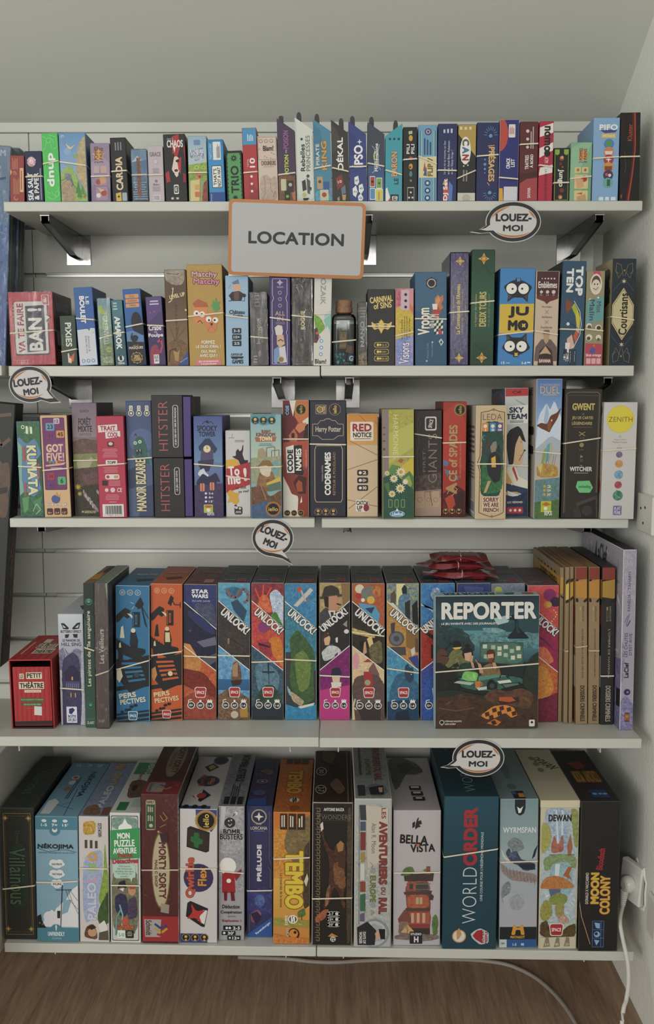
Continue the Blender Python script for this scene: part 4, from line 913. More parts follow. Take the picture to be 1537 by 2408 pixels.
# the gap at the bottle is filled below
bx(2, (841, 862.5, 841.6, 863, 711), .07, {'F': '3c3a36', 'R': '2a2826', 'T': '6a6864'}, [P('5c5a54/2c2a28', 0, 0, 100, 0, 100, 40, 0, 50), T('NANO', 26, 30, 70, 70, 'a8a8a4', 90, .08), P('9a8458/3a3228', 0, 82, 100, 78, 100, 100, 0, 100), M(20, 8, 84, 26, 4, '8a8884')],
   'very narrow dark shrink-wrapped pack beside the corked bottle', None, wrap=True)
bx(2, (863.6, 928.6, 863.6, 928.6, 680.6), .11, {'F': '2a2a2a', 'R': '1c1c1c', 'T': '3c3c3c'}, [T('CARNIVAL', 8, 9, 92, 17, 'e4c878', 6, .05), T('of SINS', 22, 17, 88, 25, 'e4c878', 6, .05), P('e4c060', 14, 42, 26, 45, 40, 44, 50, 41, 60, 44, 76, 45, 90, 42, 86, 49, 74, 53, 62, 51, 50, 55, 38, 51, 26, 53, 16, 49), E(34, 48, 8, '2a2a2a', 2), E(66, 48, 8, '2a2a2a', 2), ST(50, 42, 9, 'e4c060', 4, .5), P('e4c060', 42, 52, 58, 52, 50, 58)] + [k for i in range(3) for k in (RR(24, 69 + 9 * i, 78, 76 + 9 * i, 'c0a860', 6), RR(26, 69.7 + 9 * i, 76, 75.3 + 9 * i, '2a2a2a', 6), E(38, 72.5 + 9 * i, 5, 'e0c868'), E(47, 72.5 + 9 * i, 4, 'e0c868'))] + [T('3-5', 54, 71.3, 70, 74, 'e0c868'), T('10+', 54, 80.3, 70, 83, 'e0c868'), T('20-30', 52, 89.3, 73, 92, 'e0c868')],
   'black box with gold carnival mask, between the tiny dark pack and the marbled box', (48, 48.5))
bx(2, (929, 972, 928, 972, 678.5), .11, {'F': 'c8a0a0', 'R': '8c7078', 'T': 'd0b0b0'}, [P('b84860/d08890', 0, 0, 100, 0, 60, 16, 0, 26), P('d8909c', 50, 0, 100, 0, 100, 30, 40, 20), P('d8c448/c8a838', 0, 26, 60, 20, 100, 36, 100, 60, 0, 66), P('d87848', 60, 18, 100, 24, 100, 34), P('a8a0d0/7090c8', 0, 66, 50, 62, 100, 60, 100, 100, 0, 100), P('d0b4c0', 30, 2, 76, 2, 76, 28, 30, 28), E(56, 8, 8, '2a2a30'), E(56, 16, 8, '2a2a30'), E(56, 24, 8, '2a2a30'), T('la nuit tombe', 30, 40, 40, 66, '4a3c2c', 90), T("et t'as nombres dans un", 44, 36, 54, 66, '4a3c2c', 90), T('profond sommeil peuplé', 58, 36, 68, 66, '4a3c2c', 90), T('de songes étranges...', 72, 36, 82, 64, '4a3c2c', 90), T('Visions', 24, 70, 78, 97, 'e8e4f0', 90, .08, '4a3c88', .03), E(24, 96, 6, 'd8d8e8')],
   'marbled yellow, pink and lilac box with small vertical text, beside the black mask box', (61, 56))
bx(2, (976, 1049, 975, 1051, 640), .13, {'F': '3d6684', 'R': '294a62', 'T': '52789a'}, [ST(52, 12, 19, '26262a', 6, .85), E(52, 12, 14, 'c8b8a8'), E(52, 12, 11, '26262a'), P('2f5878', 0, 40, 100, 60, 100, 100, 0, 100), P('c07850', 62, 28, 72, 24, 80, 27, 88, 24, 90, 30, 82, 34, 90, 38, 76, 42, 62, 36), P('d89868', 64, 30, 74, 26, 80, 30, 70, 36), P('b04a38', 54, 40, 74, 37, 82, 44, 64, 50, 54, 46), P('e8e0d8', 54, 34, 70, 34, 70, 40, 56, 40), T('Vroom', 8, 38, 46, 67, 'ece6d8', 90, .09, '243c50', .03), T('VRACM', 44, 45, 76, 60, 'd8d0c0', 90, .03)] + [P('e0e0d8' if (i + j) % 2 else '223a34', 60 + i * 7, 52 + j * 3, 67 + i * 7, 51 + j * 3, 67 + i * 7, 54 + j * 3, 60 + i * 7, 55 + j * 3) for i in range(4) for j in range(5)] + [P('c8d8d0', 74, 74, 82, 71, 90, 75, 82, 79), P('2a4a68', 78, 75, 82, 73, 86, 75, 82, 77), T('Maxime Tardif', 36, 76, 42, 92, '8aa4b8', 90), T('Nicolas Lelièvre', 50, 74, 56, 90, '8aa4b8', 90), ST(36, 95, 4, 'c8d0d8', 4, .5), ST(54, 75, 4, 'c8d0d8', 4, .5), P('b04050', 72, 63, 80, 60, 86, 66, 76, 68)],
   'steel-blue box with cream racing title and chequered flag', (49.5, 50.5), chamfer=.001)
LOT = lambda c, g: [L(2, g, 8, 4, 8, 97, 90, 97, 90, 4), ST(52, 8, 24, 'd0b050', 4, .45), ST(52, 8, 15, 'b0503c', 4, .6), ST(52, 8, 9, 'd0b050', 4, .7), ST(50, 93, 24, 'd0b050', 4, .45), ST(50, 93, 15, 'b0503c' if g == '2c5a3c' else 'b09030', 4, .6), ST(50, 93, 9, 'd0b050', 4, .7), L(1.6, c, 18, 22, 34, 16, 50, 14, 66, 16, 86, 22), L(1.6, c, 16, 80, 34, 84, 50, 87, 66, 84, 86, 80)]
bx(2, (1057, 1104, 1056, 1101, 593), .15, {'F': '43386c/2c2450', 'R': '2a2448', 'T': '5a5080'}, LOT('6a5c94', '5a4e84') + [T('Le Seigneur des Anneaux', 14, 38, 26, 60, 'c0a850', 90, .02), T("La Communauté de l'Anneau", 32, 28, 54, 72, 'c8b058', 90, .05), T('Le Jeu de Duel Coopératif', 58, 32, 72, 70, 'a89850', 90), T('2 joueurs', 76, 44, 86, 60, 'a89850', 90)],
   'tall crinkled violet book-like box with gold diamonds, beside its green twin', (53, 52), m=FOIL, chamfer=.002, edge='221c3c')
bx(2, (1109, 1165, 1104, 1159, 586.5), .15, {'F': '2a5038', 'R': '1a3424', 'T': '426850'}, [G(0, 0, 100, 50, '1e4230', '35604a'), G(0, 50, 100, 100, '35604a', '1e3c2c')] + LOT('1c3826', '2c5a3c') + [T('Le Seigneur des Anneaux', 16, 38, 28, 66, 'c0b070', 90, .02), T('Les', 34, 58, 44, 64, 'c8b468', 90, .02), T('DEUX TOURS', 36, 36, 66, 66, 'c8b468', 90, .05), T('Le jeu de duel coopératif', 74, 38, 82, 66, 'a8a068', 90)],
   'tall dark green book-like box with gold diamonds and vertical gold title', (46, 44), chamfer=.002, edge='16281c')
CATF = lambda v, s: [P('26262c', 44, v + 11 * s, 58, v + 11 * s, 60, v - 3 * s, 42, v - 3 * s), P('26262c', 10, v + 2 * s, 24, v - 6 * s, 22, v - 14 * s, 38, v - 9 * s, 66, v - 9 * s, 80, v - 14 * s, 80, v - 6 * s, 92, v + 2 * s, 72, v + 7 * s, 58, v + 9 * s, 42, v + 9 * s, 28, v + 7 * s), P('4a4a54', 24, v - 5 * s, 24, v - 12 * s, 34, v - 8 * s), P('4a4a54', 78, v - 5 * s, 78, v - 12 * s, 70, v - 8 * s), E(33, v, 15, 'eeece6'), E(67, v, 15, 'eeece6'), E(36, v + .3, 3, '222'), E(63, v, 3, '222')]
bx(2, (1177.5, 1259, 1168, 1253, 631), .14, {'F': '3f86c4', 'R': '2a5c88', 'L': '3a6c98', 'T': '5a9cd0'}, [P('d8b83c', 0, 37, 100, 36, 100, 66, 0, 67)] + CATF(21, -1) + [ST(52, 12, 7, '4a90c8', 4, .6, .6), T('JU', 26, 39, 84, 51, '1f1f22', 0, .12), T('MO', 26, 53, 84, 64, '1f1f22', 0, .12), E(71, 58.5, 9, '1f1f22'), ST(71, 58.5, 8, 'd8c040', 4, .5, .78)] + CATF(80, 1) + [ST(52, 88.5, 7, 'd8b83c', 4, .6, .78), T('15', 10, 96, 20, 98.6, 'e0e8ee', 0, .06), M(23, 97, 36, 98.6, 1, 'c0d4e4'), T('3-8', 68, 96, 82, 98.6, 'e0e8ee', 0, .06), M(84, 96, 94, 98.6, 1, 'e0e8ee')],
   'blue and yellow box with two black cat heads, eyes staring', (68.5, 64), chamfer=.001)
bx(2, (1260, 1315.5, 1253, 1309, 637.5), .11, {'F': 'cfb9a4', 'R': '98877a', 'T': '6a4648'}, [P('4e282c', 4, 0, 96, 0, 96, 28, 76, 31, 60, 31, 48, 34, 38, 31, 24, 31, 4, 28), P('6a3034', 4, 26, 96, 26, 96, 29, 60, 32, 48, 35, 38, 32, 4, 29)] + [E(26 + 13 * i, 8, 4, 'd8ccc4', n=3 + i) for i in range(5)] + [T('Emblèmes', 10, 11, 90, 18, 'e4dcd4', 0, .04), E(24, 22, 8, 'd8ccc4', n=4), E(50, 22, 8, 'd8ccc4', n=5), E(76, 22, 8, 'd8ccc4'), T('10+', 18, 24.4, 30, 26, 'd8ccc4'), T('3-8', 44, 24.4, 56, 26, 'd8ccc4'), T("20'", 71, 24.4, 82, 26, 'd8ccc4'), T('Stratégie', 28, 36.5, 70, 39, '6a5448'), L(1.5, '9a7a60', 42, 41, 58, 45), L(1.5, '9a7a60', 58, 41, 42, 45), T('Ambiance', 28, 47, 72, 49.5, '6a5448'), L(1.5, '9a7a60', 42, 52, 58, 55.5), L(1.5, '9a7a60', 58, 52, 42, 55.5), T('Fourberies', 26, 58, 74, 60.5, '6a5448'), P('6c5c58', 6, 80, 30, 72, 70, 72, 96, 80, 100, 95, 0, 95), P('38282a', 24, 84, 50, 78, 76, 84, 84, 100, 16, 100), P('c09a78', 38, 66, 62, 66, 60, 74, 50, 77, 42, 74), P('8a6a48', 36, 66, 40, 62, 62, 62, 66, 67), P('c8a484', 22, 88, 48, 79, 54, 81, 74, 88, 56, 87, 44, 87), RR(18, 92, 76, 97.5, '6a3034', 2), T('SAVANA', 22, 93, 72, 96.6, 'e4dcd4', 0, .05)],
   'tan box with dark plum banner and a cloaked figure joining hands', (63, 67), chamfer=.001)
bx(2, (1324, 1379, 1312, 1370, 614), .14, {'F': '33536c', 'R': '22384a', 'L': '1e2a34', 'T': '4a6a84'}, [T('TOP', 56, 5, 88, 33, 'e8e8e6', -90, .1), ST(66, 19, 12, '33536c', 5, .5), T('TEN', 18, 7, 48, 30, 'e8e8e6', -90, .1), P('8a4a34', 20, 36, 48, 40, 42, 46, 24, 50, 18, 44), P('a8b838', 44, 44, 56, 40, 70, 46, 62, 52), P('d0c438', 62, 52, 70, 46, 82, 54, 82, 62, 68, 61), P('c8b898', 68, 61, 82, 62, 80, 69, 66, 66), P('c85848', 66, 66, 80, 69, 66, 78, 56, 72), L(2.4, 'e4e2dc', 54, 38, 80, 48, 88, 60, 84, 70, 60, 82), E(32, 60, 7, 'e4e2dc'), L(3, '26384a', 42, 59, 74, 64), P('d8b0a0', 30, 74, 50, 70, 62, 80, 48, 86, 30, 82), P('e8e0dc', 24, 78, 44, 78, 40, 88, 24, 86), ST(56, 82, 9, 'e8d0c0', 5, .4), RR(58, 84, 72, 103, '26384a', 3), RR(40, 84, 54, 103, '26384a', 3), RR(18, 84, 32, 92, '1f2e3c', 2), T('4-9 joueurs', 62, 86, 68, 96, 'e0e4e8', -90), T("jeu d'ambiance", 44, 86, 50, 97, 'e0e4e8', -90), T('+14', 18, 88, 40, 96, 'f0f0f0', 0, .1)],
   'dark slate-blue box with tilted white title and a coloured dial', (65, 65.5), chamfer=.001)
bx(2, (1380, 1422, 1371, 1416, 637), .11, {'F': '9c9474', 'R': '6c6650', 'T': 'b0a888'}, [P('c84868', 34, 0, 70, 0, 80, 6, 50, 8), E(52, 14, 33, 'e4dccc', 11), E(52, 13, 25, '6a4a3c', 8), E(52, 16, 24, 'e0d4c0', 7), E(44, 14, 4, '222'), E(60, 14, 4, '222'), L(3, '5a3c30', 36, 18, 52, 20, 66, 17), P('6aa0a0', 0, 32, 100, 26, 100, 52, 0, 56), ST(22, 30, 9, 'e8e8e0', 4, .4), ST(66, 28, 9, 'e8e8e0', 4, .4), T('Mot', 58, 32, 84, 44, '4a6a74', -90, .05), T('Malin', 20, 30, 48, 52, '3c5c68', -90, .05), E(20, 58, 16, 'e4dccc'), E(22, 59, 11, '6a5a48'), E(72, 60, 18, 'e4dccc'), E(74, 60, 12, '4a3c34'), E(22, 70, 18, 'e4dccc'), E(20, 71, 10, '5a4a3c'), E(74, 70, 15, 'e4dccc'), E(74, 72, 8, '6a5444'), P('b8485c', 0, 76, 100, 77, 100, 100, 0, 100), E(44, 84, 16, '4a5ca0'), P('d88838', 44, 79, 52, 77, 56, 80), T('blue orange', 8, 87, 92, 91, 'e4dcd8', 0, .05), RR(10, 92, 34, 98, 'e0b0b0', 3), RR(38, 92, 62, 98, 'e0b0b0', 3), RR(66, 92, 90, 98, 'e0b0b0', 3)],
   'khaki and pink box with white-ringed cartoon monkey faces', (61, 63))
bx(2, (1441, 1496, 1430.5, 1486, 608.5), .13, {'F': '24303c', 'R': '18202a', 'L': 'b8a878', 'T': '8a8068'}, [L(1.4, '5a6a78', 6, 30, 50, 18, 94, 30), L(1.4, '5a6a78', 6, 72, 50, 84, 94, 72)] + [L(1.3, '9a8860', 50 + s * 4, 16 * 1, 50 + s * 14, 6, 50 + s * 34, 4, 50 + s * 36, 12, 50 + s * 22, 14) for s in (-1, 1)] + [L(1.3, '9a8860', 50 + s * 6, 12, 50 + s * 24, 18, 50 + s * 38, 10) for s in (-1, 1)] + [L(1.3, '9a8860', 50 + s * 4, 84, 50 + s * 14, 95, 50 + s * 34, 97, 50 + s * 36, 89, 50 + s * 22, 87) for s in (-1, 1)] + [L(1.3, '9a8860', 50 + s * 6, 90, 50 + s * 24, 83, 50 + s * 38, 92) for s in (-1, 1)] + [E(50, 11, 4, '9a8860'), E(50, 91, 4, '9a8860'), ST(50, 21, 11, 'd8cc98', 6, .35), ST(50, 80, 11, 'd8cc98', 6, .35), P('3a2c20', 50, 25, 100, 42, 100, 61, 50, 78, 0, 61, 0, 42), P('cdc294', 50, 27, 96, 43, 96, 60, 50, 76, 4, 60, 4, 43), P('2a2218', 50, 28.4, 93, 43.6, 93, 59.4, 50, 74.6, 7, 59.4, 7, 43.6), P('cdc294', 50, 29, 92, 44, 92, 59, 50, 74, 8, 59, 8, 44), T('Courtisans', 34, 32, 70, 71, '2c2418', 90, .04)],
   'navy box with ornate gold scrolls and cream six-sided plate, last on the second shelf', (54, 57), L=[P('2a3c34', 20, 10, 80, 8, 90, 40, 30, 50), E(50, 55, 22, '7a8c50/3c4a38', 14), E(40, 80, 20, '5a4030/8a6a40', 12), E(80, 14, 9, '3a3a30'), E(80, 30, 12, '3a4a40', 5)])
settle(2)


def bottle():
    Y = 2.012
    X, z = onY(808, 859, Y)[0], ZS[2] + .0002
    t = thing('glass_bottle', 'clear flat bottle with cork stopper and teal bits inside, between white and black boxes', 'bottle', (X, Y, z))
    s = (onY(836, 800, Y)[0] - onY(779, 800, Y)[0]) / 2
    hh = onY(808, 729, Y)[1] - z

    def rsec(a, b, zz, n=28):
        return [(math.copysign(abs(math.cos(k * 2 * math.pi / n)) ** .5, math.cos(k * 2 * math.pi / n)) * a, math.copysign(abs(math.sin(k * 2 * math.pi / n)) ** .5, math.sin(k * 2 * math.pi / n)) * b, zz) for k in range(n)]

    def loft(rings, cap=True):
        m_ = MB()
        for A, B in zip(rings, rings[1:]):
            for k in range(len(A)):
                j = (k + 1) % len(A); m_.poly([A[k], A[j], B[j], B[k]])
        if cap: m_.poly(rings[0][::-1]); m_.poly(rings[-1])
        return m_
    dp = .021
    prof = [(.9, 0), (1.0, .004), (1.0, hh * .80), (.95, hh * .87), (.80, hh * .91), (.58, hh * .925), (.52, hh * .94), (.52, hh * .985)]
    outer = [rsec(s * k, dp * min(1, k + .04), q) for k, q in prof]
    inner = [rsec(s * k - .0012, dp * min(1, k + .04) - .0012, max(q, .0016)) for k, q in reversed(prof)]
    loft(outer + inner, False).obj('bottle_body', GLASS, t, smooth=True, weld=True)
    neck = MB(); neck.lathe([(.0135, hh * .935), (.0170, hh * .95), (.0172, hh + .004), (.0160, hh + .006), (.0162, hh + .016), (.0150, hh + .0185), (.0135, hh + .019)], 26)
    neck.obj('cork', CORK, t, smooth=False)
    lab = MB(); k = .5
    w_ = s * .62
    draw(lab, 'F', w_ * 1.2, hh * .52, .01, [RR(4, 2, 96, 98, '7a5c38', 8), P('8a6c44', 10, 40, 90, 40, 90, 96, 10, 96), RR(30, 4, 96, 40, '3a3c40', 6), M(38, 8, 90, 36, 4, 'a8a8a4', True), M(16, 46, 84, 92, 5, 'b89868', True)])
    lo = lab.obj('label', CARD, [c for c in t.children if c.name.startswith('bottle_body')][0]); lo.location = (-.0015, -.004, hh * .30)
    rnd = random.Random(4)
    for i in range(26):
        m_ = MB(); a = rnd.uniform(-1, 1) * s * .74; b = rnd.uniform(-.7, .7) * dp * .7; c = .003 + rnd.random() ** 1.6 * hh * .16; r_ = rnd.uniform(.0025, .0045)
        m_.lathe([(r_ * .3, -r_), (r_, -r_ * .2), (r_ * .8, r_ * .7), (r_ * .2, r_)], 6, ('4a8c90', '6ab0b0', '2f6a74', '88c0bc')[i % 4]); m_.obj('teal_bit', CARD, t, (a, b, c + .003))
    for (a, c, lt, clr, tc) in ((.014, .016, 'G', '2c4468', 'e4e4ea'), (.012, .034, '', '7a5a44', 'eee')):
        m_ = MB(); m_.box(-.0085, .0085, -.0085, .0085, -.0085, .0085, .001, F=clr)
        dd = MB()
        q = m_
        if lt:
            vs, fs = glyphs(lt, .05, 0); i0 = len(q.v); q.v += [(x * .009, -.0087, y * .011) for x, y in vs]
            for f in fs:
                q.f.append(tuple(i0 + e for e in f)); q.a += [hexc(tc)] * len(f); q.b += [hexc(tc)] * len(f)
        o = q.obj('letter_cube', CARD, t, (a, -.003, c)); o.rotation_euler = (0, .25, .1)
    rubber_band(t, s * 2 + .0006, hh, 0, 58, 54).location = (0, -dp - .0012, 0)


bottle()

# ------------------------------------------------------------------ row 3
bx(3, (37.6, 93, 49, 104, 991, 1216.5), .15, {'F': '5c88b0', 'R': '2c4a3c', 'T': '4a6a58'}, [P('4a7a54/2f5c42', 0, 0, 100, 0, 100, 20, 70, 18, 40, 24, 10, 16, 0, 18), P('3f7048', 60, 10, 100, 8, 100, 34, 88, 24), P('6fa060', 30, 12, 60, 4, 52, 14), P('7fb4a0', 0, 20, 20, 26, 14, 60, 22, 80, 0, 84), P('2f5c42', 80, 40, 100, 34, 100, 76, 84, 60), P('6a98cc', 30, 40, 70, 34, 84, 60, 60, 66), P('3f7c50/2c5a40', 0, 78, 24, 72, 60, 80, 100, 68, 100, 100, 0, 100), P('5c9a60', 10, 80, 40, 78, 34, 92, 16, 96), P('4a8a58', 54, 84, 96, 78, 80, 96), P('b8503c', 22, 26, 32, 26, 34, 42, 24, 42), P('b8503c', 84, 44, 91, 44, 89, 60, 83, 60), P('b8503c', 22, 64, 32, 64, 28, 78, 24, 78), T('KUMATA', 38, 25, 80, 77, 'e0dcb0', -90, .09, '2f4a34', .03), E(28, 6, 8, 'e4e8d8'), E(28, 6, 5, '3f6a4c'), M(40, 4, 76, 13, 2, 'e4e8d8', True), L(2, 'd8dcc8', 54, 94, 70, 86, 88, 92, 66, 97)],
   'jungle green and blue box with cream vertical title, first on the third shelf', (46.5, 48))
bx(3, (94, 156, 105, 168, 977, 1217), .15, {'F': 'd8b488', 'R': '3a2a38', 'T': 'e0c8a0'}, [RR(7, 2.4, 90, 73, '3c2c40', 5), RR(9, 3, 88, 72.4, '74306c', 5), P('84387c', 10, 30, 88, 26, 88, 48, 10, 46), RR(50, 3, 72, 8.4, 'd0c0d0', 3), T('12', 54, 4.2, 68, 7.4, '3a2a44', 0, .08), RR(20, 7.5, 52, 15, '6aa0b8', 4), T('23', 25, 9, 47, 13.5, '2a3a58', 0, .09), RR(58, 15, 88, 22, 'd8944c', 4), T('45', 62, 16.6, 84, 20.6, '3a2c34', 0, .09), T('11', 30, 18, 44, 22, '5e2858', 0, .08), T('GOT', 18, 28, 82, 36, 'e0c49a', 0, .13), T('FIVE!', 18, 36.5, 84, 45, 'e0c49a', 0, .13), P('d8b488', 12, 48.5, 90, 46, 80, 48.5, 14, 50)] + [RR(26 + 12 * i, 44, 35 + 12 * i, 47, ('4a9c60', '4a80b8', 'd8944c', 'b8484c')[i], 2) for i in range(4)] + [M(30, 51, 76, 53, 1, 'c8a8c8'), RR(18, 56, 44, 63, 'a83848', 4), T('34', 22, 57.5, 40, 61.5, '6a2438', 0, .08), RR(56, 60, 86, 68, '58b078', 4), T('6', 66, 61.5, 77, 66.5, '2a4a38', 0, .09), RR(18, 66, 46, 71, '6a3c7c', 3), T('42', 22, 67, 42, 70.6, '452858', 0, .08), E(45, 82, 16, '4a5a98'), P('d89a48', 42, 78, 50, 75, 54, 79, 64, 77, 58, 80), T('blue orange', 10, 85.5, 84, 89, 'ecdcc8', 0, .05, '6a5a78', .02)] + [RR(10 + 27 * i, 91, 32 + 27 * i, 97.4, '4a2428', 4) for i in range(3)] + [T(t, 14 + 27 * i, 94.4, 28 + 27 * i, 96.4, 'd8b488', 0, .05) for i, t in enumerate(('8+', '2-4', "15'"))],
   'tan-edged purple box with scattered coloured number tiles', (53.6, 51.8))
bx(3, (167, 226.6, 177, 235, 947.7, 1214), .15, {'F': '8a7680', 'R': '4c4248', 'T': '9a8a92'}, [G(0, 0, 100, 30, '7c6c80', '9c8c90'), T('KOSCH', 34, 6, 68, 8.4, '4a3c44', 0, .03), T('FORÊT', 26, 12, 76, 19.4, '322830', 0, .04), T('MIXTE', 24, 20, 80, 25.4, '322830', 0, .04), T('DARTMOOR', 28, 26.4, 76, 29, '5a4a50', 0, .02), P('7c5c54/5c4844', 0, 34, 40, 31, 100, 33, 100, 46, 0, 46), P('94985c/7c8450', 0, 45, 100, 44, 100, 56, 0, 58), P('b0ac90', 12, 52, 30, 50, 60, 50, 74, 47, 80, 50, 66, 56, 60, 62, 54, 57, 26, 57, 22, 63, 18, 57), P('6a5040/4c3a34', 0, 58, 100, 56, 100, 78, 0, 74), P('7c5458/5c4448', 30, 64, 90, 60, 100, 70, 50, 72), P('46402c/2c2a20', 0, 74, 100, 72, 100, 100, 0, 100), ST(16, 74, 16, 'c8b83c', 9, .35), ST(22, 80, 12, 'c8b83c', 9, .35)] + [E(38 + (i * 23) % 60, 78 + (i * 7) % 18, 3.2, ('a888a8', 'b8c098', '94788c')[i % 3], 1.8, 8) for i in range(26)] + [T('GREENLINE', 38, 95, 84, 97.4, 'c8c090', 0, .03), E(32, 96, 4, 'c8c090')],
   'heathland picture box with a grazing sheep under a mauve sky', (50.5, 50.2))
bx(3, (225, 291.6, 234.7, 300, 979, 1218), .15, {'F': 'b83450', 'R': '7c2438', 'T': 'd06078'}, [P('e0dcd8', 6, 9, 76, 8, 77, 14, 7, 16), T('TRAIT', 14, 9.6, 70, 14.2, 'b02c48', 0, .07), P('e0dcd8', 32, 15.5, 86, 14.5, 87, 20, 33, 22), T('COOL', 40, 15.8, 80, 20.6, 'b02c48', 0, .06), RR(38, 25, 62, 30, '4a2c30', 2), E(50, 27, 8, 'e0c8c0', 1.6), M(18, 32, 76, 41, 6, 'd88090'), RR(30, 43, 72, 48, 'e8e0dc', 2), T('TOPP', 35, 44, 67, 47, '222', 0, .12), M(20, 50, 76, 56, 4, 'd88090'), RR(26, 57, 78, 62, 'e4dcd8', 6), E(36, 59.5, 6, 'b83450'), RR(58, 58, 74, 61, 'c8a070', 2), RR(14, 63, 34, 68, '3a2428', 2), M(36, 63, 84, 69, 5, 'd88090'), E(30, 72.5, 7, 'e4c8c8'), E(52, 72.5, 9, 'e4c8c8'), T('CE', 68, 70.5, 86, 74.6, 'e8dcd8', 0, .03), M(20, 77, 80, 83, 4, 'd88090'), M(36, 84, 66, 85.4, 1, 'd8a0a8'), P('e4e2de', 12, 86.5, 90, 86.5, 90, 99, 12, 99), T('3 770001 874377', 18, 96.8, 84, 98.4, '444')] + [P('2a2a2e', 22 + i * 3.1, 88, 23.4 + i * 3.1 + (i % 3) * .4, 88, 23.4 + i * 3.1 + (i % 3) * .4, 96.4, 22 + i * 3.1, 96.4) for i in range(20)],
   'crimson box showing small print and a large barcode', (48, 46.5))
bx(3, (292.6, 355, 302, 362, 943, 1216), .15, {'F': '47587c', 'R': '313c56', 'T': '5c6e90'}, [G(0, 0, 100, 100, '43547c', '56668a'), E(58, 34, 48, '5a6c98'), P('2f5a58/386864', 26, 40, 36, 31, 62, 30, 78, 38, 88, 48, 90, 54, 70, 54, 66, 62, 30, 60), E(34, 36, 7, 'c0d8b0'), E(52, 35, 7, 'c0d8b0'), E(34, 36, 3, '5a8a60'), E(52, 35, 3, '5a8a60'), P('1c2c34', 34, 42, 58, 41, 60, 46, 50, 44, 38, 47), P('e0e4d8', 38, 42, 42, 42, 40, 44), P('e0e4d8', 50, 41.6, 54, 41.4, 52, 44), L(3, '28384a', 32, 30, 36, 28, 40, 30), L(3, '7a98a8', 22, 47, 36, 50), L(7, '4a7c88', 82, 44, 96, 56), P('35425f', 0, 60, 30, 56, 30, 74, 0, 76), P('3d4a68', 60, 74, 100, 72, 100, 100, 40, 100), T('MANOIR BIZARRE', 32, 50, 72, 95, 'e0d4a8', 90, .07, '222c40', .04)] + [k for i in range(3) for k in (RR(14 + 31 * i, 4, 28 + 31 * i, 8.6, 'd8d8c0', 2), E(21 + 31 * i, 10.6, 11.5, 'd8d8c0'), E(21 + 31 * i, 10.6, 8.6, '2c3c50'), E(21 + 31 * i, 10.6, 5, 'd8d8c0'))] + [T(t, 18 + 31 * i, 4.8, 25 + 31 * i, 7.6, '2c3c50', 90) for i, t in enumerate(('8+', '2-4', '20'))],
   'dusky blue box with a green ghost and cream vertical title', (50, 48.5), chamfer=.001)


def hitster(z0, yt, xs, hb, txt, label, depth=.15):
    xlt, xrt, xlb, xrb = xs
    def tray(root, w, h, d):
        sub_box(root, 'inner_tray', CARD, w / 2 + .0004, w / 2 + .0165, .0025, d - .002, .0012, h - .003, .001, F='4c3a7c', R='231f24', T='2e2a34', L='2a2a2a')
        ty = root.children[-1]; m_ = MB(); draw(m_, 'R', w + .0334, h, d, [RR(14, 6, 32, 28, 'a03848', 3), RR(16, 7, 30, 27, '2a2426', 3), T('H', 18, 10, 28, 24, 'a03848', 90)], base=.0001); m_.obj('side_print', CARD, ty)
    rec = bx(3, (xlt, xrt, xlb, xrb, yt), depth, {'F': '2a292c', 'R': '1c1b1e', 'T': '3a393c'}, [T('HITSTER', 22, 10, 52, 89, 'c05a60', 90, -.012), RR(68, 16, 86, 84 if len(txt) > 18 else 62, 'd8d4d4', 6), RR(70, 16.7, 84, 83.3 if len(txt) > 18 else 61.3, '2a292c', 5), T(txt, 73.5, 20 if len(txt) > 18 else 22, 81, 80 if len(txt) > 18 else 56, 'e0dcdc', 90, .04)], label, None, zoff=z0, chain=False, parts=tray, Y=1.985)
    return rec


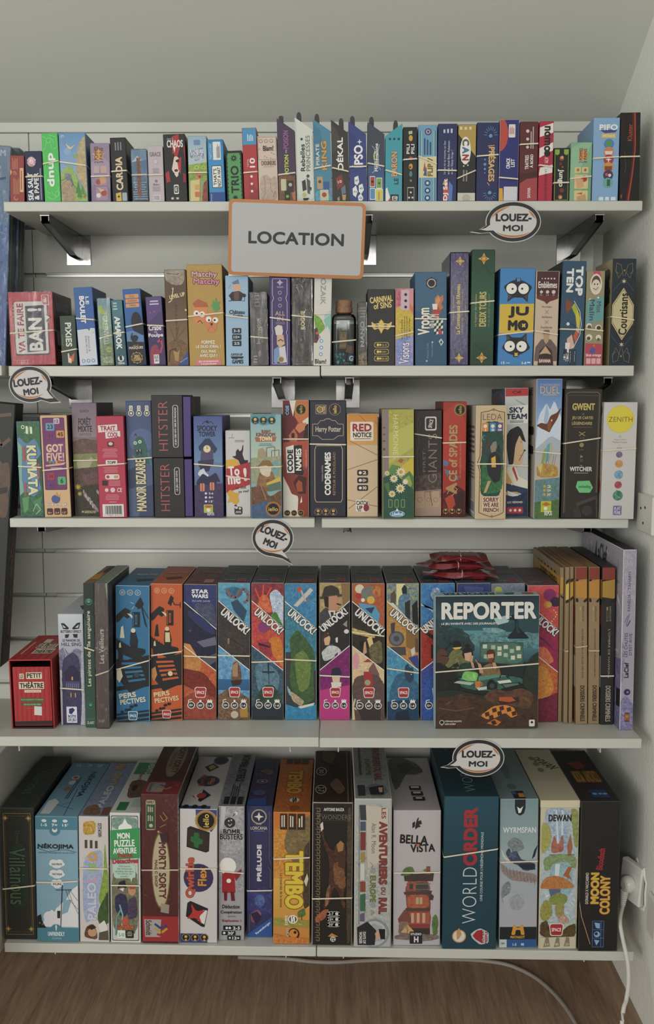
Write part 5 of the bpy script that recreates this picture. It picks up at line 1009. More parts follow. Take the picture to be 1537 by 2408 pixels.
_zl = onY(395, 1077, 1.985)[1] - ZS[3]
hitster(0, 1077, (360, 431.5, 364, 434.5), 0, 'LE JEU DES HITS', 'black box with red neon vertical title and purple tray, lower of the stacked pair')
hitster(_zl + .0008, 929, (355, 428.6, 358, 430.5), 0, 'LE JEU DES HITS 100% EN FRANÇAIS', 'black box with red neon vertical title and longer framed text, upper of the stacked pair')
settle(3); ROWS[3].clear()
bx(3, (455.6, 521.7, 457, 526, 979, 1217), .15, {'F': '5c6ca0', 'R': '4a4478', 'T': '8a98b8'}, [G(0, 0, 100, 45, '4a5a98', '6c90b8'), G(0, 45, 100, 100, '6a84b0', '4c3468'), T('SPOOKY', 12, 9, 82, 14.6, '25233a', 0, .05), T('TOWER', 18, 15, 76, 20, '25233a', 0, .05), L(2, '25233a', 30, 8, 40, 5, 50, 7, 60, 5, 70, 8), E(48, 5.4, 5, '25233a'), P('2c3a5c', 16, 30, 40, 22, 56, 21.5, 82, 32, 74, 36, 20, 34), P('564a70', 26, 33, 68, 33, 66, 44, 22, 44), E(46, 32, 13, 'd8c890'), E(46, 32, 10.5, 'e8dcae'), L(1.6, '3a2c30', 46, 32, 46, 29.5), L(1.6, '3a2c30', 46, 32, 50, 31), P('3a3458', 14, 44, 70, 42, 66, 49, 18, 50), P('332f50', 20, 50, 58, 49, 52, 54, 24, 55), P('d4d8e4', 12, 57, 20, 53, 34, 51, 40, 55, 52, 58, 40, 62, 24, 60), P('2e2c4c', 6, 65, 30, 56, 50, 60, 76, 55, 92, 65, 78, 64, 76, 76, 20, 76), P('4a3c66/3a2e56', 0, 68, 100, 66, 100, 100, 0, 100), RR(20, 66, 36, 74, 'd8886a', 3), RR(54, 65, 70, 73, 'd8886a', 3), L(2, '4a2c40', 28, 66, 28, 74), L(2, '4a2c40', 62, 65, 62, 73)] + [k for i, t in enumerate(('2-6', '8+', "15'")) for k in (E(40, 76 + 4 * i, 4, 'e4dce8'), T(t, 50, 75 + 4 * i, 66, 77 + 4 * i, 'e4dce8', 0, .05))] + [RR(32, 87, 64, 95.4, 'b0c048', 2), P('c85838', 34, 89.5, 40, 88, 60, 88, 62, 89.5, 48, 90.5), E(48, 92.5, 7, 'e8e4dc'), T('REPOS', 44, 95, 68, 98, 'd8d8e0', 0, .06)],
   'blue-violet box with a crooked clock tower and white dog', (46.8, 49), chamfer=.001)
bx(3, (529, 587, 531.6, 589.6, 1012.6, 1216), .13, {'F': 'd2d0ce', 'R': '9c9a98', 'T': 'dedcda'}, [M(10, 8, 40, 9.4, 1, '8a8890'), M(34, 11, 80, 14, 2, '8a8890'), T('?', 26, 4, 29, 8, '5a585c', 0), P('e0b040', 0, 34, 46, 32, 60, 42, 0, 44), P('2a2030', 26, 30, 42, 29, 42, 24, 50, 21, 58, 24, 66, 22, 68, 18, 72, 16, 72, 22, 68, 27, 76, 34, 92, 34, 88, 38, 60, 40, 52, 34, 38, 32), P('b83038', 0, 44, 100, 36, 100, 62, 0, 72), T('To', 10, 41, 56, 52, 'f0ecea', 4, .12), T('me', 8, 52, 60, 62, 'f0ecea', 4, .12), T('!', 72, 43, 86, 58, 'f0ecea', 4, .14), TA('- or not', 56, 66, 52, 10, 5, '2a262a', .03), TA('to me?', 72, 70, 42, 10, 5, '2a262a', .03), P('dba93a', 4, 72, 18, 68, 36, 72, 56, 72, 48, 76, 54, 82, 40, 86, 20, 82, 6, 84, 14, 77), RR(34, 88, 66, 97, '262426', 6), E(42, 89, 6, 'd2d0ce'), E(56, 90, 5, 'd2d0ce'), P('262426', 32, 87, 40, 85, 46, 88), M(38, 93, 62, 96, 2, 'd2d0ce')],
   'white box with jumping black figure and red speech patch', (52, 56))
bx(3, (588, 661.6, 590.6, 662, 974, 1219), .15, {'F': '8cb0b0', 'R': '5c7878', 'T': 'a4c4c4'}, [G(0, 0, 100, 45, '84b4bc', 'c0cbb8'), P('5a98a4', 0, 0, 82, 0, 76, 9, 40, 11, 0, 6)] + [k for i in range(3) for k in (E(16 + 26.5 * i, 6, 13, '3c7078'), E(16 + 26.5 * i, 6, 11, '20282a'), E(16 + 26.5 * i, 5, 5, 'd8b868'), T(('2-4', '12+', '40')[i], 12 + 26.5 * i, 7.2, 20 + 26.5 * i, 8.8, 'e0dcc8', 0, .04))] + [T('BUNNY', 36, 15, 66, 18, '8a4838', 0, .08), T('KINGDOM', 18, 17.6, 80, 21.4, '8a4838', 0, .1), P('a8684c', 14, 22, 84, 21.6, 80, 26, 18, 26.4), T('TOWN', 28, 21.6, 70, 25.6, 'ecd8a8', 0, .1), M(26, 28, 72, 31, 2, '6a8c8c'), P('a89878', 24, 34, 38, 32, 54, 37, 54, 44, 22, 44), L(2, '7a6450', 52, 44, 52, 32, 78, 31, 78, 42), L(2, '7a6450', 68, 42, 68, 35, 92, 34, 92, 42), P('b0a888/8a9c80', 0, 42, 100, 40, 100, 62, 0, 66), P('78a4a4', 60, 46, 90, 44, 92, 56, 66, 58), P('7c5838/a07850', 20, 64, 30, 54, 70, 54, 80, 62, 76, 74, 20, 74), E(48, 52, 19, 'd8d0bc', 7), P('8c6a3c', 22, 50, 40, 44, 62, 44, 80, 52, 50, 49), E(54, 57, 10, 'd8c8a8', 3), P('d8b848', 50, 66, 96, 60, 98, 66, 54, 70), P('5c7468', 52, 68, 96, 64, 98, 72, 60, 74), P('845a3c/5c4030', 0, 70, 40, 68, 60, 80, 100, 72, 100, 88, 0, 90), P('4a6890/3c5878', 0, 88, 60, 82, 100, 90, 100, 100, 0, 100), L(3, 'a88458', 30, 66, 50, 82)] + IEL(72, 91, 21, 'b86c38', 0),
   'pastel harbour-town box with a rabbit in a brown hat', (51, 50), chamfer=.001)
bx(3, (662.6, 725, 665, 726, 941, 1216), .15, {'F': '8a3a2c', 'R': '60281f', 'T': 'c8a090'}, [P('6a1e28', 0, 0, 30, 0, 60, 22, 50, 40, 0, 45), P('e0dcd0', 26, 0, 52, 0, 44, 10, 40, 14), P('c87038', 52, 0, 96, 0, 100, 14, 70, 22, 46, 14), P('e0dcd0', 76, 18, 100, 14, 100, 22, 84, 22), P('6a2428', 46, 22, 100, 20, 100, 40, 40, 40), P('c06a44', 24, 30, 44, 24, 58, 30, 54, 37, 28, 36), P('d08058', 48, 24, 58, 20, 90, 19, 92, 24, 64, 28), RR(34, 28, 46, 32, '2a1418', 2), P('2a1a1c', 86, 22, 98, 20, 98, 34, 80, 32), P('b4503a', 0, 36, 100, 34, 100, 56, 0, 60), P('e0dcd0', 0, 60, 30, 78, 34, 80, 60, 82, 56, 97, 70, 100, 0, 100), P('8c3426', 0, 44, 40, 80, 100, 60, 100, 100, 70, 100, 60, 80, 30, 77, 0, 64), P('4a1a1c', 40, 70, 62, 64, 92, 66, 88, 80, 60, 80), P('a85030', 50, 72, 60, 68, 74, 70, 76, 78, 56, 78), P('f0ece4', 66, 88, 72, 82, 74, 87), P('221f20', 14, 40, 66, 38, 72, 60, 82, 60, 76, 64, 14, 62), P('ecebe4', 12, 40, 42, 38, 45, 62, 16, 62), P('221f20', 48, 40, 74, 38, 76, 60, 50, 62), T('CODE', 18, 42, 40, 61, '222', 90, .12), T('NAMES', 50, 41, 72, 60, 'f0ece4', 90, .1), T('VLAADA CHVÁTIL', 86, 42, 92, 58, 'e0c8b8', 90), RR(8, 4, 28, 13, '1c1c1e', 2), T('CGE', 12, 4.6, 25, 12.6, '8cb0d0', 90, .1)] + IEL(70, 8, 20, 'c8863c', 90) + ICO((17, 43, 69), 96.5, 10.5, ('2-8', '10+', "15'"), '201c1a', 'd8a848', 'd8a848'),
   'brick-red spy box with white chips and angled black title plates', (33, 33), edge='d8c8bc', chamfer=.0012)
bx(3, (727.6, 812.6, 727.6, 813.7, 942, 1216), .16, {'F': '2a2c3c', 'R': '1e202c', 'T': '3c3e4e'}, [RR(16, 3.6, 46, 11.6, 'b89870', 3), RR(17, 4, 45, 11.2, '4a4248', 3), E(28, 7.6, 9, 'd8c078'), E(28, 7.6, 7, '8a7848'), T('CGE', 36, 4.6, 43, 10.8, 'd8b890', 90, .06)] + [E(69, 7.6, 16, 'b89870'), E(69, 7.6, 15, '26262e'), TA('iello', 69, 7.6, 22, 10, 90, 'd8bc60', .04)] + [L(1.6, 'b8a488', 8, 20, 22, 20, 30, 17, 70, 17, 78, 20, 92, 20, 92, 30, 78, 30, 66, 33, 34, 33, 22, 30, 8, 30, 8, 20), E(50, 16.4, 10, 'b8a488', 1.2), E(50, 17, 9.4, '2a2c3c', 1.2), T('Harry Potter', 16, 22, 86, 28, 'c8bca8', 0, .04), L(1.6, 'd0b890', 14, 42, 18, 38.5, 86, 38.5, 90, 42, 90, 84, 86, 87, 18, 87, 14, 84, 14, 42), P('1f2130', 18, 40, 86, 40, 86, 86, 18, 86), T('VLAADA CHVÁTIL', 32, 55, 37, 69, 'd0ccc8', 90, .02), T('CODENAMES', 41, 44, 58, 81, 'ecebe8', 90, .08), T('RETOUR À POUDLARD', 62, 44, 71, 81, 'c08c58', 90, .02)] + [k for i in range(3) for k in (E(23 + 21 * i, 95.5, 10, 'b08c60'), E(23 + 21 * i, 95.5, 9, '24242c'), E(23 + 21 * i, 94.6, 4, 'd0a868'), E(23 + 21 * i, 97.3, 3, 'd0a868', .6))] + [L(1.1, '4a4c60', 6 + (i * 37) % 88, 8 + (i * 53) % 84, 12 + (i * 37) % 88, 10 + (i * 53) % 84, 8 + (i * 37) % 88, 13 + (i * 53) % 84) for i in range(0)] + [L(1, '50526a', 4, 50, 11, 52, 5, 56), L(1, '50526a', 95, 50, 92, 55, 97, 58), L(1, '50526a', 8, 14, 14, 15), L(1, '50526a', 92, 90, 96, 94), L(1, '50526a', 4, 70, 10, 74)],
   'midnight navy wizard box with thin tan ornamental frames', (37, 37.5), chamfer=.0014)
bx(3, (815, 888, 816, 888, 973.6, 1216), .15, {'F': 'd6be9c', 'R': 'a08c70', 'T': 'e0ccb0'}, [G(0, 0, 100, 30, 'd08a34', 'd8a860'), L(1.6, '9a5c2c', 36, 0, 70, 10), L(1.6, '9a5c2c', 90, 6, 100, 12), L(1.6, '9a5c2c', 10, 26, 100, 40), L(1.6, '9a5c2c', 0, 54, 100, 44), L(1.6, '9a5c2c', 4, 92, 100, 70), L(1.6, '9a5c2c', 0, 83, 100, 90), RR(11, 7.6, 86, 26, 'e4d8c4', 4), RR(13, 8.4, 84, 25.2, 'ece2d0', 4), T('RED', 18, 9.4, 80, 17, '9c2c30', 0, .12), T('NOTICE', 20, 17.8, 80, 22.6, '26221f', 0, .12), M(22, 23.6, 78, 25, 1, '8a5a44')] + [k for i, t in enumerate(('2', '10+', '30')) for k in (RR(33, 54 + 7.4 * i, 68, 59.6 + 7.4 * i, '24201e', 4), T(t, 50, 55.2 + 7.4 * i, 63, 58.4 + 7.4 * i, 'ece2d0', 0, .06), E(43, 56.8 + 7.4 * i, 5, 'ece2d0'))] + [RR(28, 83, 70, 95, 'ece2d0', 4), T('CATCH', 30, 84, 68, 88.4, '222', 0, .1), T('UP', 32, 89, 50, 93, '222', 0, .1), M(32, 93.6, 48, 95, 1, '222'), E(62, 91, 9, '8c2c38', 3.6), L(1.6, '8c2c38', 62, 88, 68, 85.5)],
   'cream and orange box with red and black newspaper-style title card')
bx(3, (898, 973.5, 900, 972.5, 963, 1220.5), .15, {'F': 'b0ac58', 'R': '6c7040', 'L': 'a4948c', 'T': 'c0bc78'}, [P('8c7c7c', 0, 0, 20, 0, 22, 40, 18, 60, 0, 62)] + [P('5a4a50', 1, y, 9, y, 9, y + 1.2, 1, y + 1.2) for y in (16, 22, 28, 35, 36, 42)] + [P('b8b04c/a8a850', 20, 0, 100, 0, 100, 60, 20, 70), P('bcbc5c', 20, 22, 100, 12, 100, 34, 20, 50), T('HARMONIES', 34, 5, 50, 45, 'e4dfa8', -90, -.008), P('5f8c4c', 8, 60, 30, 50, 56, 52, 62, 60, 20, 66), P('d0b83c', 60, 52, 100, 42, 100, 62, 70, 60), P('4e7c4c', 60, 62, 86, 56, 100, 62, 100, 80), P('98a848', 66, 64, 84, 60, 94, 68, 80, 76), P('2c5a48/24503f', 0, 62, 40, 58, 100, 74, 100, 100, 0, 100), P('4a7a3c', 4, 68, 24, 80, 20, 66), ST(14, 58, 10, 'dcd4b0', 9, .55), ST(36, 63, 15, 'e4dcc0', 11, .6), ST(58, 57, 17, 'e4dcc0', 11, .6), ST(56, 72, 17, 'e4dcc0', 11, .6), ST(30, 77, 13, 'e4dcc0', 11, .6), ST(72, 66, 11, 'e4dcc0', 10, .6), E(14, 58, 3, 'c8a030'), E(36, 63, 5, 'c8a030'), E(58, 57, 6, 'c8a030'), E(56, 72, 6, 'c8a030'), E(30, 77, 5, 'c8a030'), P('b05a30', 48, 47, 58, 44.6, 66, 46, 60, 49)] + [RR(18 + 20 * i, 82, 31 + 20 * i, 89.6, '88a468', 3) for i in range(3)] + [RR(20 + 20 * i, 82.6, 29 + 20 * i, 89, '2c5a44', 2) for i in range(3)] + [E(46, 95.4, 24, 'dce8ec', 2.9), E(46, 95.4, 22.5, '3a80b8', 2.6), T('Libellud', 30, 93.8, 64, 97, 'eef2f4', 0, .06), P('dce8ec', 40, 93, 46, 90, 52, 93)],
   'lime and dark green box with white daisies', (43, 43), chamfer=.0012, L=[P('7a6a6c', 10, 10, 90, 8, 90, 92, 10, 94)])
bx(3, (974, 1040, 974, 1038.5, 965, 1215), .15, {'F': '352c2c', 'R': '241e1e', 'T': '4a4040'}, [P('8c7068/a08878', 0, 70, 40, 74, 100, 68, 100, 100, 0, 100), P('b09484', 0, 84, 100, 82, 100, 100, 0, 100), P('3a302e/6a5650', 0, 62, 100, 58, 100, 74, 0, 76), RR(38, 6, 80, 19, 'dcd8d4', 6), RR(42, 7.4, 76, 17.6, '352c2c', 5), T('SPACE', 52, 8.6, 66, 16.6, 'dcd8d4', 78, .08), T('·FIRST·', 30, 36, 40, 60, '8c7c74', 90, .01), T('GIANTS', 50, 22, 82, 68, '8c7c74', 90, -.005), L(1.5, '6a5a54', 14, 60, 8, 40, 16, 30, 8, 14, 18, 4), L(1.5, '6a5a54', 4, 6, 22, 10, 12, 24), RR(4, 76, 36, 92, 'c0a088', 3), RR(38, 77, 64, 92, 'b89880', 3), RR(64, 76, 92, 91, 'c0a088', 3), E(20, 84, 10, '9a7c68'), E(51, 84, 8, '9a7c68'), E(78, 84, 9, '9a7c68'), E(20, 84, 8, 'c0a088'), E(51, 84, 6, 'b89880'), E(78, 84, 7, 'c0a088'), L(2, '4a3c38', 56, 76, 66, 90)],
   'dark umber box fading to dusty pink, with carved tablets', (22, 26))
bx(3, (1041, 1096.8, 1038.5, 1094, 945, 1215.5), .16, {'F': 'a83228', 'R': '70221c', 'L': '84302a', 'T': 'b84a40'}, [P('b83a2c', 0, 10, 60, 0, 100, 20, 100, 60, 0, 50), P('6a201c/3c1816', 0, 80, 30, 76, 60, 72, 100, 78, 100, 100, 0, 100), P('b8442f', 10, 84, 40, 80, 60, 88, 30, 96), P('3a1a1a', 50, 82, 90, 78, 96, 92, 60, 96), P('5a7c98', 2, 50, 26, 52, 20, 56, 0, 55), P('5a7c98', 6, 58, 30, 60, 20, 65), P('5a7c98', 40, 66, 70, 64, 66, 68), L(3, 'c8a060', 20, 80, 40, 72, 64, 76, 40, 82), T('A', 14, 70, 62, 80, 'b89060', 90, .1), T('CE of SPADES', 26, 20, 62, 69, 'b89c68', 90, .06), T("LA VENGEANCE DE L'AS DE PIQUE", 72, 34, 80, 66, 'd0a080', 90)] + IEL(72, 7, 22, '9a8048', 90) + [k for u in (14, 42, 71) for k in (E(u, 95, 11, 'c8a050'), E(u, 95, 9.6, '241c1a'), E(u, 94, 4, 'd8b868'), E(u, 96.8, 3, 'd8b868', .6))],
   'scarlet box with tan vertical playing-card title', (35.5, 35))
bx(3, (1119.5, 1192, 1116, 1188.7, 953.8, 1221.5), .16, {'F': 'd0b890', 'R': '9a8868', 'L': 'cfc8bc', 'T': 'dccca8'}, [L(2, '5c3426', 16, 6, 40, 5, 56, 3.4, 72, 5, 92, 6, 92, 94, 78, 96, 54, 98, 30, 96, 12, 94, 14, 58, 6, 50, 14, 44, 16, 6), RR(18, 6.4, 88, 13.6, 'c8b08a', 2), T('LEDA', 22, 7.4, 84, 12.6, '7a5440', 0, -.005), P('20403c/2c5448', 20, 14, 90, 14, 88, 80, 16, 80, 18, 58, 12, 51, 19, 44), RR(20, 15, 40, 22.6, 'd88c40', 2), RR(44, 15, 64, 22.6, '4a84b4', 2), RR(67, 15, 87, 22.6, '5c4c88', 2), E(30, 18, 6, 'e8e0d0'), E(54, 18, 6, 'e8e0d0'), E(77, 18, 6, 'e8e0d0'), T('2', 28, 20.2, 33, 22.4, 'eee', 0, .06), T('20', 49, 20.2, 59, 22.4, 'eee', 0, .06), T('14+', 71, 20.2, 84, 22.4, 'eee', 0, .06), E(28, 28, 8, '6a90b0'), E(30, 28, 7, '284c48'), P('387c48/2a5c3c', 20, 48, 50, 54, 88, 50, 88, 76, 18, 78), P('4a4038', 26, 42, 34, 33, 44, 30, 50, 33, 40, 36, 32, 42), P('8c8478', 46, 36, 56, 32, 66, 31, 68, 36, 62, 42, 50, 41), P('262429', 46, 42, 62, 40, 78, 44, 84, 54, 80, 66, 60, 68, 40, 60, 36, 52), P('d8b03c', 50, 46, 64, 44, 66, 54, 52, 54), P('c8a078', 40, 66, 50, 66, 36, 76, 26, 77), P('2c2a2c', 66, 40, 76, 34, 78, 42), RR(22, 79.6, 80, 94.4, 'd8c8ac', 2), T('SORRY', 26, 80.6, 76, 84.6, '7a3a30', 0, .08), T('WE ARE', 26, 85.2, 76, 89, '7a3a30', 0, .08), T('FRENCH', 26, 89.8, 76, 93.6, '7a3a30', 0, .08), ST(56, 3.6, 5, '9a6a4a', 4, .6), ST(54, 97.4, 5, '9a6a4a', 4, .6)],
   'ivory-framed box with a cloaked wolf-faced figure on green', (51, 51), chamfer=.0012, L=[M(40, 18, 90, 44, 6, '7a7068'), M(40, 50, 90, 66, 5, '8a8078'), P('eee', 50, 84, 94, 84, 94, 96, 50, 96)] + [P('222', 52 + 4 * i, 85, 54 + 4 * i, 85, 54 + 4 * i, 94, 52 + 4 * i, 94) for i in range(10)], edge='ded2b8')
bx(3, (1185, 1244, 1188, 1239, 913, 1217), .17, {'F': 'c4c8c8', 'R': '8a8c8e', 'L': '26323e', 'T': '3c3c44'}, [P('b83038', 0, 0, 100, 0, 100, 6, 0, 6.4), L(2.5, '4a1418', 32, 3.2, 44, 2, 56, 3.4, 44, 4.6, 32, 3.2), L(2.5, '4a1418', 56, 3.2, 66, 2.2, 64, 4.2, 56, 3.2), P('8cb0b8', 40, 8, 100, 14, 100, 16, 50, 10), P('e4e4de', 0, 14, 100, 13, 100, 27, 0, 28), T('SKY', 18, 14.6, 80, 19, '26344e', 0, .1), T('TEAM', 4, 19.6, 94, 24, '26344e', 0, .1), M(16, 25, 84, 27, 2, '5a6478'), P('d8b48c', 30, 38, 60, 32, 74, 40, 82, 50, 72, 58, 60, 60, 40, 62, 30, 50), P('1e1a20', 2, 38, 20, 32, 56, 29, 72, 32, 90, 42, 72, 40, 62, 36, 44, 44, 36, 58, 22, 66, 10, 50), L(2.4, '222', 60, 56, 84, 48), E(84, 48, 4, '222'), L(2, '5a3a34', 46, 40, 54, 40), L(2, '5a3a34', 66, 41, 72, 42), L(2.4, 'a8504a', 62, 52, 72, 52), P('e4e0d0', 10, 60, 40, 58, 60, 68, 100, 72, 100, 80, 0, 74), P('d8a860', 0, 62, 24, 70, 60, 82, 0, 84), P('b84038', 30, 62, 38, 60, 56, 70, 52, 72), P('283c5c', 0, 73, 60, 76, 100, 78, 100, 84, 50, 80, 0, 80), P('dce4e8', 10, 79, 80, 84, 100, 82, 100, 88, 20, 86), ST(30, 74, 8, 'f0f0e0', 4, .3), P('1c2640/26385c', 0, 82, 40, 84, 100, 80, 100, 100, 0, 100), T('LUC RÉMOND', 10, 87, 76, 89, 'd8d8c0', 0, .04), RR(8, 92, 78, 97, 'b82c34', 6), E(24, 94.5, 6, 'e8dcd8'), E(44, 94.5, 6, 'e8dcd8'), E(64, 94.5, 6, 'e8dcd8')],
   'red-topped white box with a headset pilot in profile', (59, 60), L=[P('4a6a84/2c3e50', 0, 4, 100, 0, 100, 60, 0, 60), E(30, 12, 20, 'a03840/4a2c38', 6), L(4, 'b8403c', 70, 4, 90, 10)])
bx(3, (1261, 1322, 1254, 1313, 891, 1220.5), .17, {'F': '7c9cc4', 'R': '54708f', 'L': 'c0b4a4', 'T': '8a7a68'}, [G(0, 0, 100, 30, '5078b8', '8cb0d8'), G(0, 30, 100, 75, 'a0bcd8', 'c8b498'), G(0, 74, 100, 100, '6894b4', '5c7c40'), P('d0dcec', 10, 26, 40, 17, 54, 22, 70, 15, 100, 28, 100, 44, 60, 40, 0, 50), P('a8bcd8', 40, 17, 50, 24, 44, 34, 30, 30), T('7 WONDERS', 14, 3.4, 90, 5, 'd8b070', 0, .02), T('DUEL', 14, 5.4, 90, 10.4, 'e0b878', 0, -.004), M(14, 11, 88, 12, 1, 'd8b070'), P('6a3c24', 2, 33, 20, 31, 44, 32, 56, 26, 80, 24, 98, 20, 84, 28, 64, 34, 54, 38, 44, 37, 20, 35), P('8a5430', 44, 31, 60, 29, 60, 36, 48, 37), P('f0e4c0', 58, 29, 64, 28.5, 62, 30.5), P('5aa8b8', 46, 47, 58, 45, 52, 58, 40, 60), P('c8b858', 60, 46, 66, 45, 60, 58), P('8ca858', 30, 52, 44, 48, 36, 62, 24, 62)] + [L(1.6, ('b060a0', 'c8a848', '8a6a50')[i % 3], 20 + 8 * i, 68, 34 + 8 * i, 54) for i in range(7)] + [P('c8a450/a0783c', 6, 62, 40, 60, 90, 62, 92, 70, 10, 70), P('d8c070', 10, 62, 30, 60, 24, 68), P('6c90a8/5a8068', 0, 72, 100, 70, 100, 86, 0, 88), P('5c7c40/4a6a3c', 0, 88, 100, 86, 100, 100, 0, 100)] + [k for i, t in enumerate(('2', '10+', "30'")) for k in (E(40, 76.4 + 2.9 * i, 5.5, 'c8a448'), T(t, 50, 75.5 + 2.9 * i, 66, 77.5 + 2.9 * i, 'e4dca8', 0, .06))] + [RR(27, 87, 68, 95, 'b4c438', 2), P('c86030', 30, 89.6, 48, 87.6, 66, 89.6, 48, 90.6), E(46, 92.4, 7, 'ecebe4'), T('REPOS', 42, 94.2, 72, 97.4, 'e8e8e4', 0, .08)],
   'tall pale blue and gold box with a swooping eagle', (51.5, 53), L=[M(30, 6, 80, 12, 4, '6a6058'), M(20, 30, 80, 60, 7, '8a7a6c'), RR(60, 34, 90, 40, '3a342e'), RR(64, 48, 90, 54, '3a342e')], edge='b8c0d0', chamfer=.0012)
bx(3, (1328, 1415, 1316, 1406, 914.6, 1219), .16, {'F': '322c28', 'R': '221e1b', 'L': '2a2522', 'T': '453e39'}, [L(1.2, '9a8868', 8, 96, 6, 4, 14, 2.6, 88, 2.6, 94, 4, 94, 80), L(1, '6a5c48', 11, 95, 9, 5, 91, 5, 91, 80), T('GWENT', 22, 11, 82, 16.4, 'c8b468', 0, .06), T('LE', 49, 18.6, 54, 20, 'a89868'), T('JEU DE CARTES', 22, 21, 78, 24, 'b0a068', 0, .05), T('LÉGENDAIRE', 22, 24.6, 76, 27.6, 'b0a068', 0, .06), L(1, '8a7a50', 26, 29.4, 76, 29.4), L(2, 'a89868', 42, 33, 58, 36), L(2, 'a89868', 58, 33, 42, 36), T('2-5', 45, 37, 56, 38.4, '8a7c58'), E(50, 43, 6, '9a8a60'), T('14+', 45, 46, 56, 47.4, '8a7c58'), E(50, 52, 5, '9a8a60', n=3), T('25', 46, 54, 55, 56, '8a7c58'), T('THE', 46, 58.6, 54, 59.4, 'c0bcb4'), T('WITCHER', 20, 59.8, 80, 63.4, 'd8d4cc', 0, .08), M(28, 64.4, 74, 65.6, 1, '9a9088'), P('4a443e', 40, 88, 96, 82, 100, 100, 50, 100), P('3a3430', 30, 93, 48, 90, 54, 100, 36, 100), P('26221f', 48, 90, 92, 85, 95, 100, 56, 100), E(70, 94, 14, '3c3833'), P('74c884', 42, 71, 74, 70.6, 84, 76, 76, 80, 48, 80, 38, 75.6), T('noloading', 46, 74, 78, 77, '2c6a40', 0, .08)],
   'dark brown box with gold lettering and a green hexagon sticker', (42, 37.5), chamfer=.001)
bx(3, (1419, 1500, 1412, 1488, 946, 1221), .15, {'F': 'd0cecc', 'R': '9a9896', 'L': 'b8b6b4', 'T': 'dcdad8'}, [E(50, 14.4, 41, 'dccc38'), E(50, 14.4, 39.4, 'e4d440'), T('ZENITH', 14, 12.4, 86, 16.6, '8a6a34', 0, .01), E(50, 29, 3, '9a8a88'), E(50, 29, 2, 'd0cecc'), T('Grégory Grard', 32, 31, 68, 32.6, 'c09898'), T('Mathieu Roussel', 28, 33, 72, 34.6, 'c09898'), L(1, '9a8a88', 49, 37.2, 51, 36), T('Naïade', 42, 38, 58, 39.4, 'c09898'), E(49.6, 44.5, 9.5, '6a5c80/8c84a0'), E(49.8, 52.4, 11.5, 'c08440/d8a868'), E(50, 61.6, 13, '5c90b8/8cb4d0'), E(49.6, 70.4, 11, 'a03848/b8606c'), E(49.4, 79.6, 15, '2f6a58/68a088'), L(1.6, '8cb8a4', 38, 78, 58, 82), L(1.6, '3a6a58', 44, 75, 60, 78), RR(37, 88.4, 62, 96.4, '6c6a98', 2), T('PLAY', 40, 89.2, 60, 92.2, 'd0cee0', 8, .08), T('PUNK', 40, 92.8, 60, 95.8, 'd0cee0', -4, .08)],
   'white box with large yellow sun and column of five planets, by the wall', (41, 39), L=[E(80, 7, 12, '262626'), T('ZENITH', 56, 38, 84, 64, '4a4a4a', 90, .02), E(80, 72, 14, 'b84038'), RR(64, 88, 90, 94, '8a8a5a')])
settle(3)
# ------------------------------------------------------------------ row 4


def theatre(root, w, h, d):
    # open slipcase: the booklets inside show as a red front with dark tops
    bk = sub_box(root, 'booklets', CARD, -w / 2 + .005, w / 2 - .005, .004, d - .02, .004, h - .016, .0008, F='b42c30', T='2a1614')
    m_ = MB(); draw(m_, 'F', w - .01, h - .02, .01, [P('a82428', 8 + 12 * i, 0, 12 + 12 * i, 0, 10 + 12 * i, 100, 6 + 12 * i, 100) for i in range(8)] + [P('2a1c1c', 0, 93, 100, 92, 100, 100, 0, 100)] + [RR(18, 12, 30, 21, 'e0d4b8', 1), RR(36, 10, 78, 21, 'e0d4b8', 1), T('LE', 20, 13.4, 28, 19.6, '222', 4, .08), T('PETIT', 38, 11.4, 76, 19.4, '222', 0, .1), RR(16, 26, 82, 38, 'e0d4b8', 1), T('THÉÂTRE', 18, 25.6, 80, 36.6, '222', 0, .1), RR(30, 39.6, 74, 44, 'e0d4b8', 1), T('À ÉCRIRE DUEL', 33, 40.6, 72, 43.2, '8a2428', 0, .02), P('3c6c3c', 18, 53, 80, 54, 79, 60, 18, 59), T('Un jeu coopératif en 12 chapitres', 20, 54.6, 78, 57.6, 'd8d4b8'), P('3c6c3c', 24, 61, 74, 61.4, 74, 67, 24, 66.4), T('dans une vraie boîte théâtre', 27, 62.4, 72, 65.2, 'd8d4b8'), T("À partir de 10", 32, 69.6, 50, 71.4, 'e09088'), P('d8d4cc', 54, 67, 74, 68, 73, 83, 53, 82)], base=0)
    o = m_.obj('title_print', CARD, bk); o.location = (0, .0036, .005)


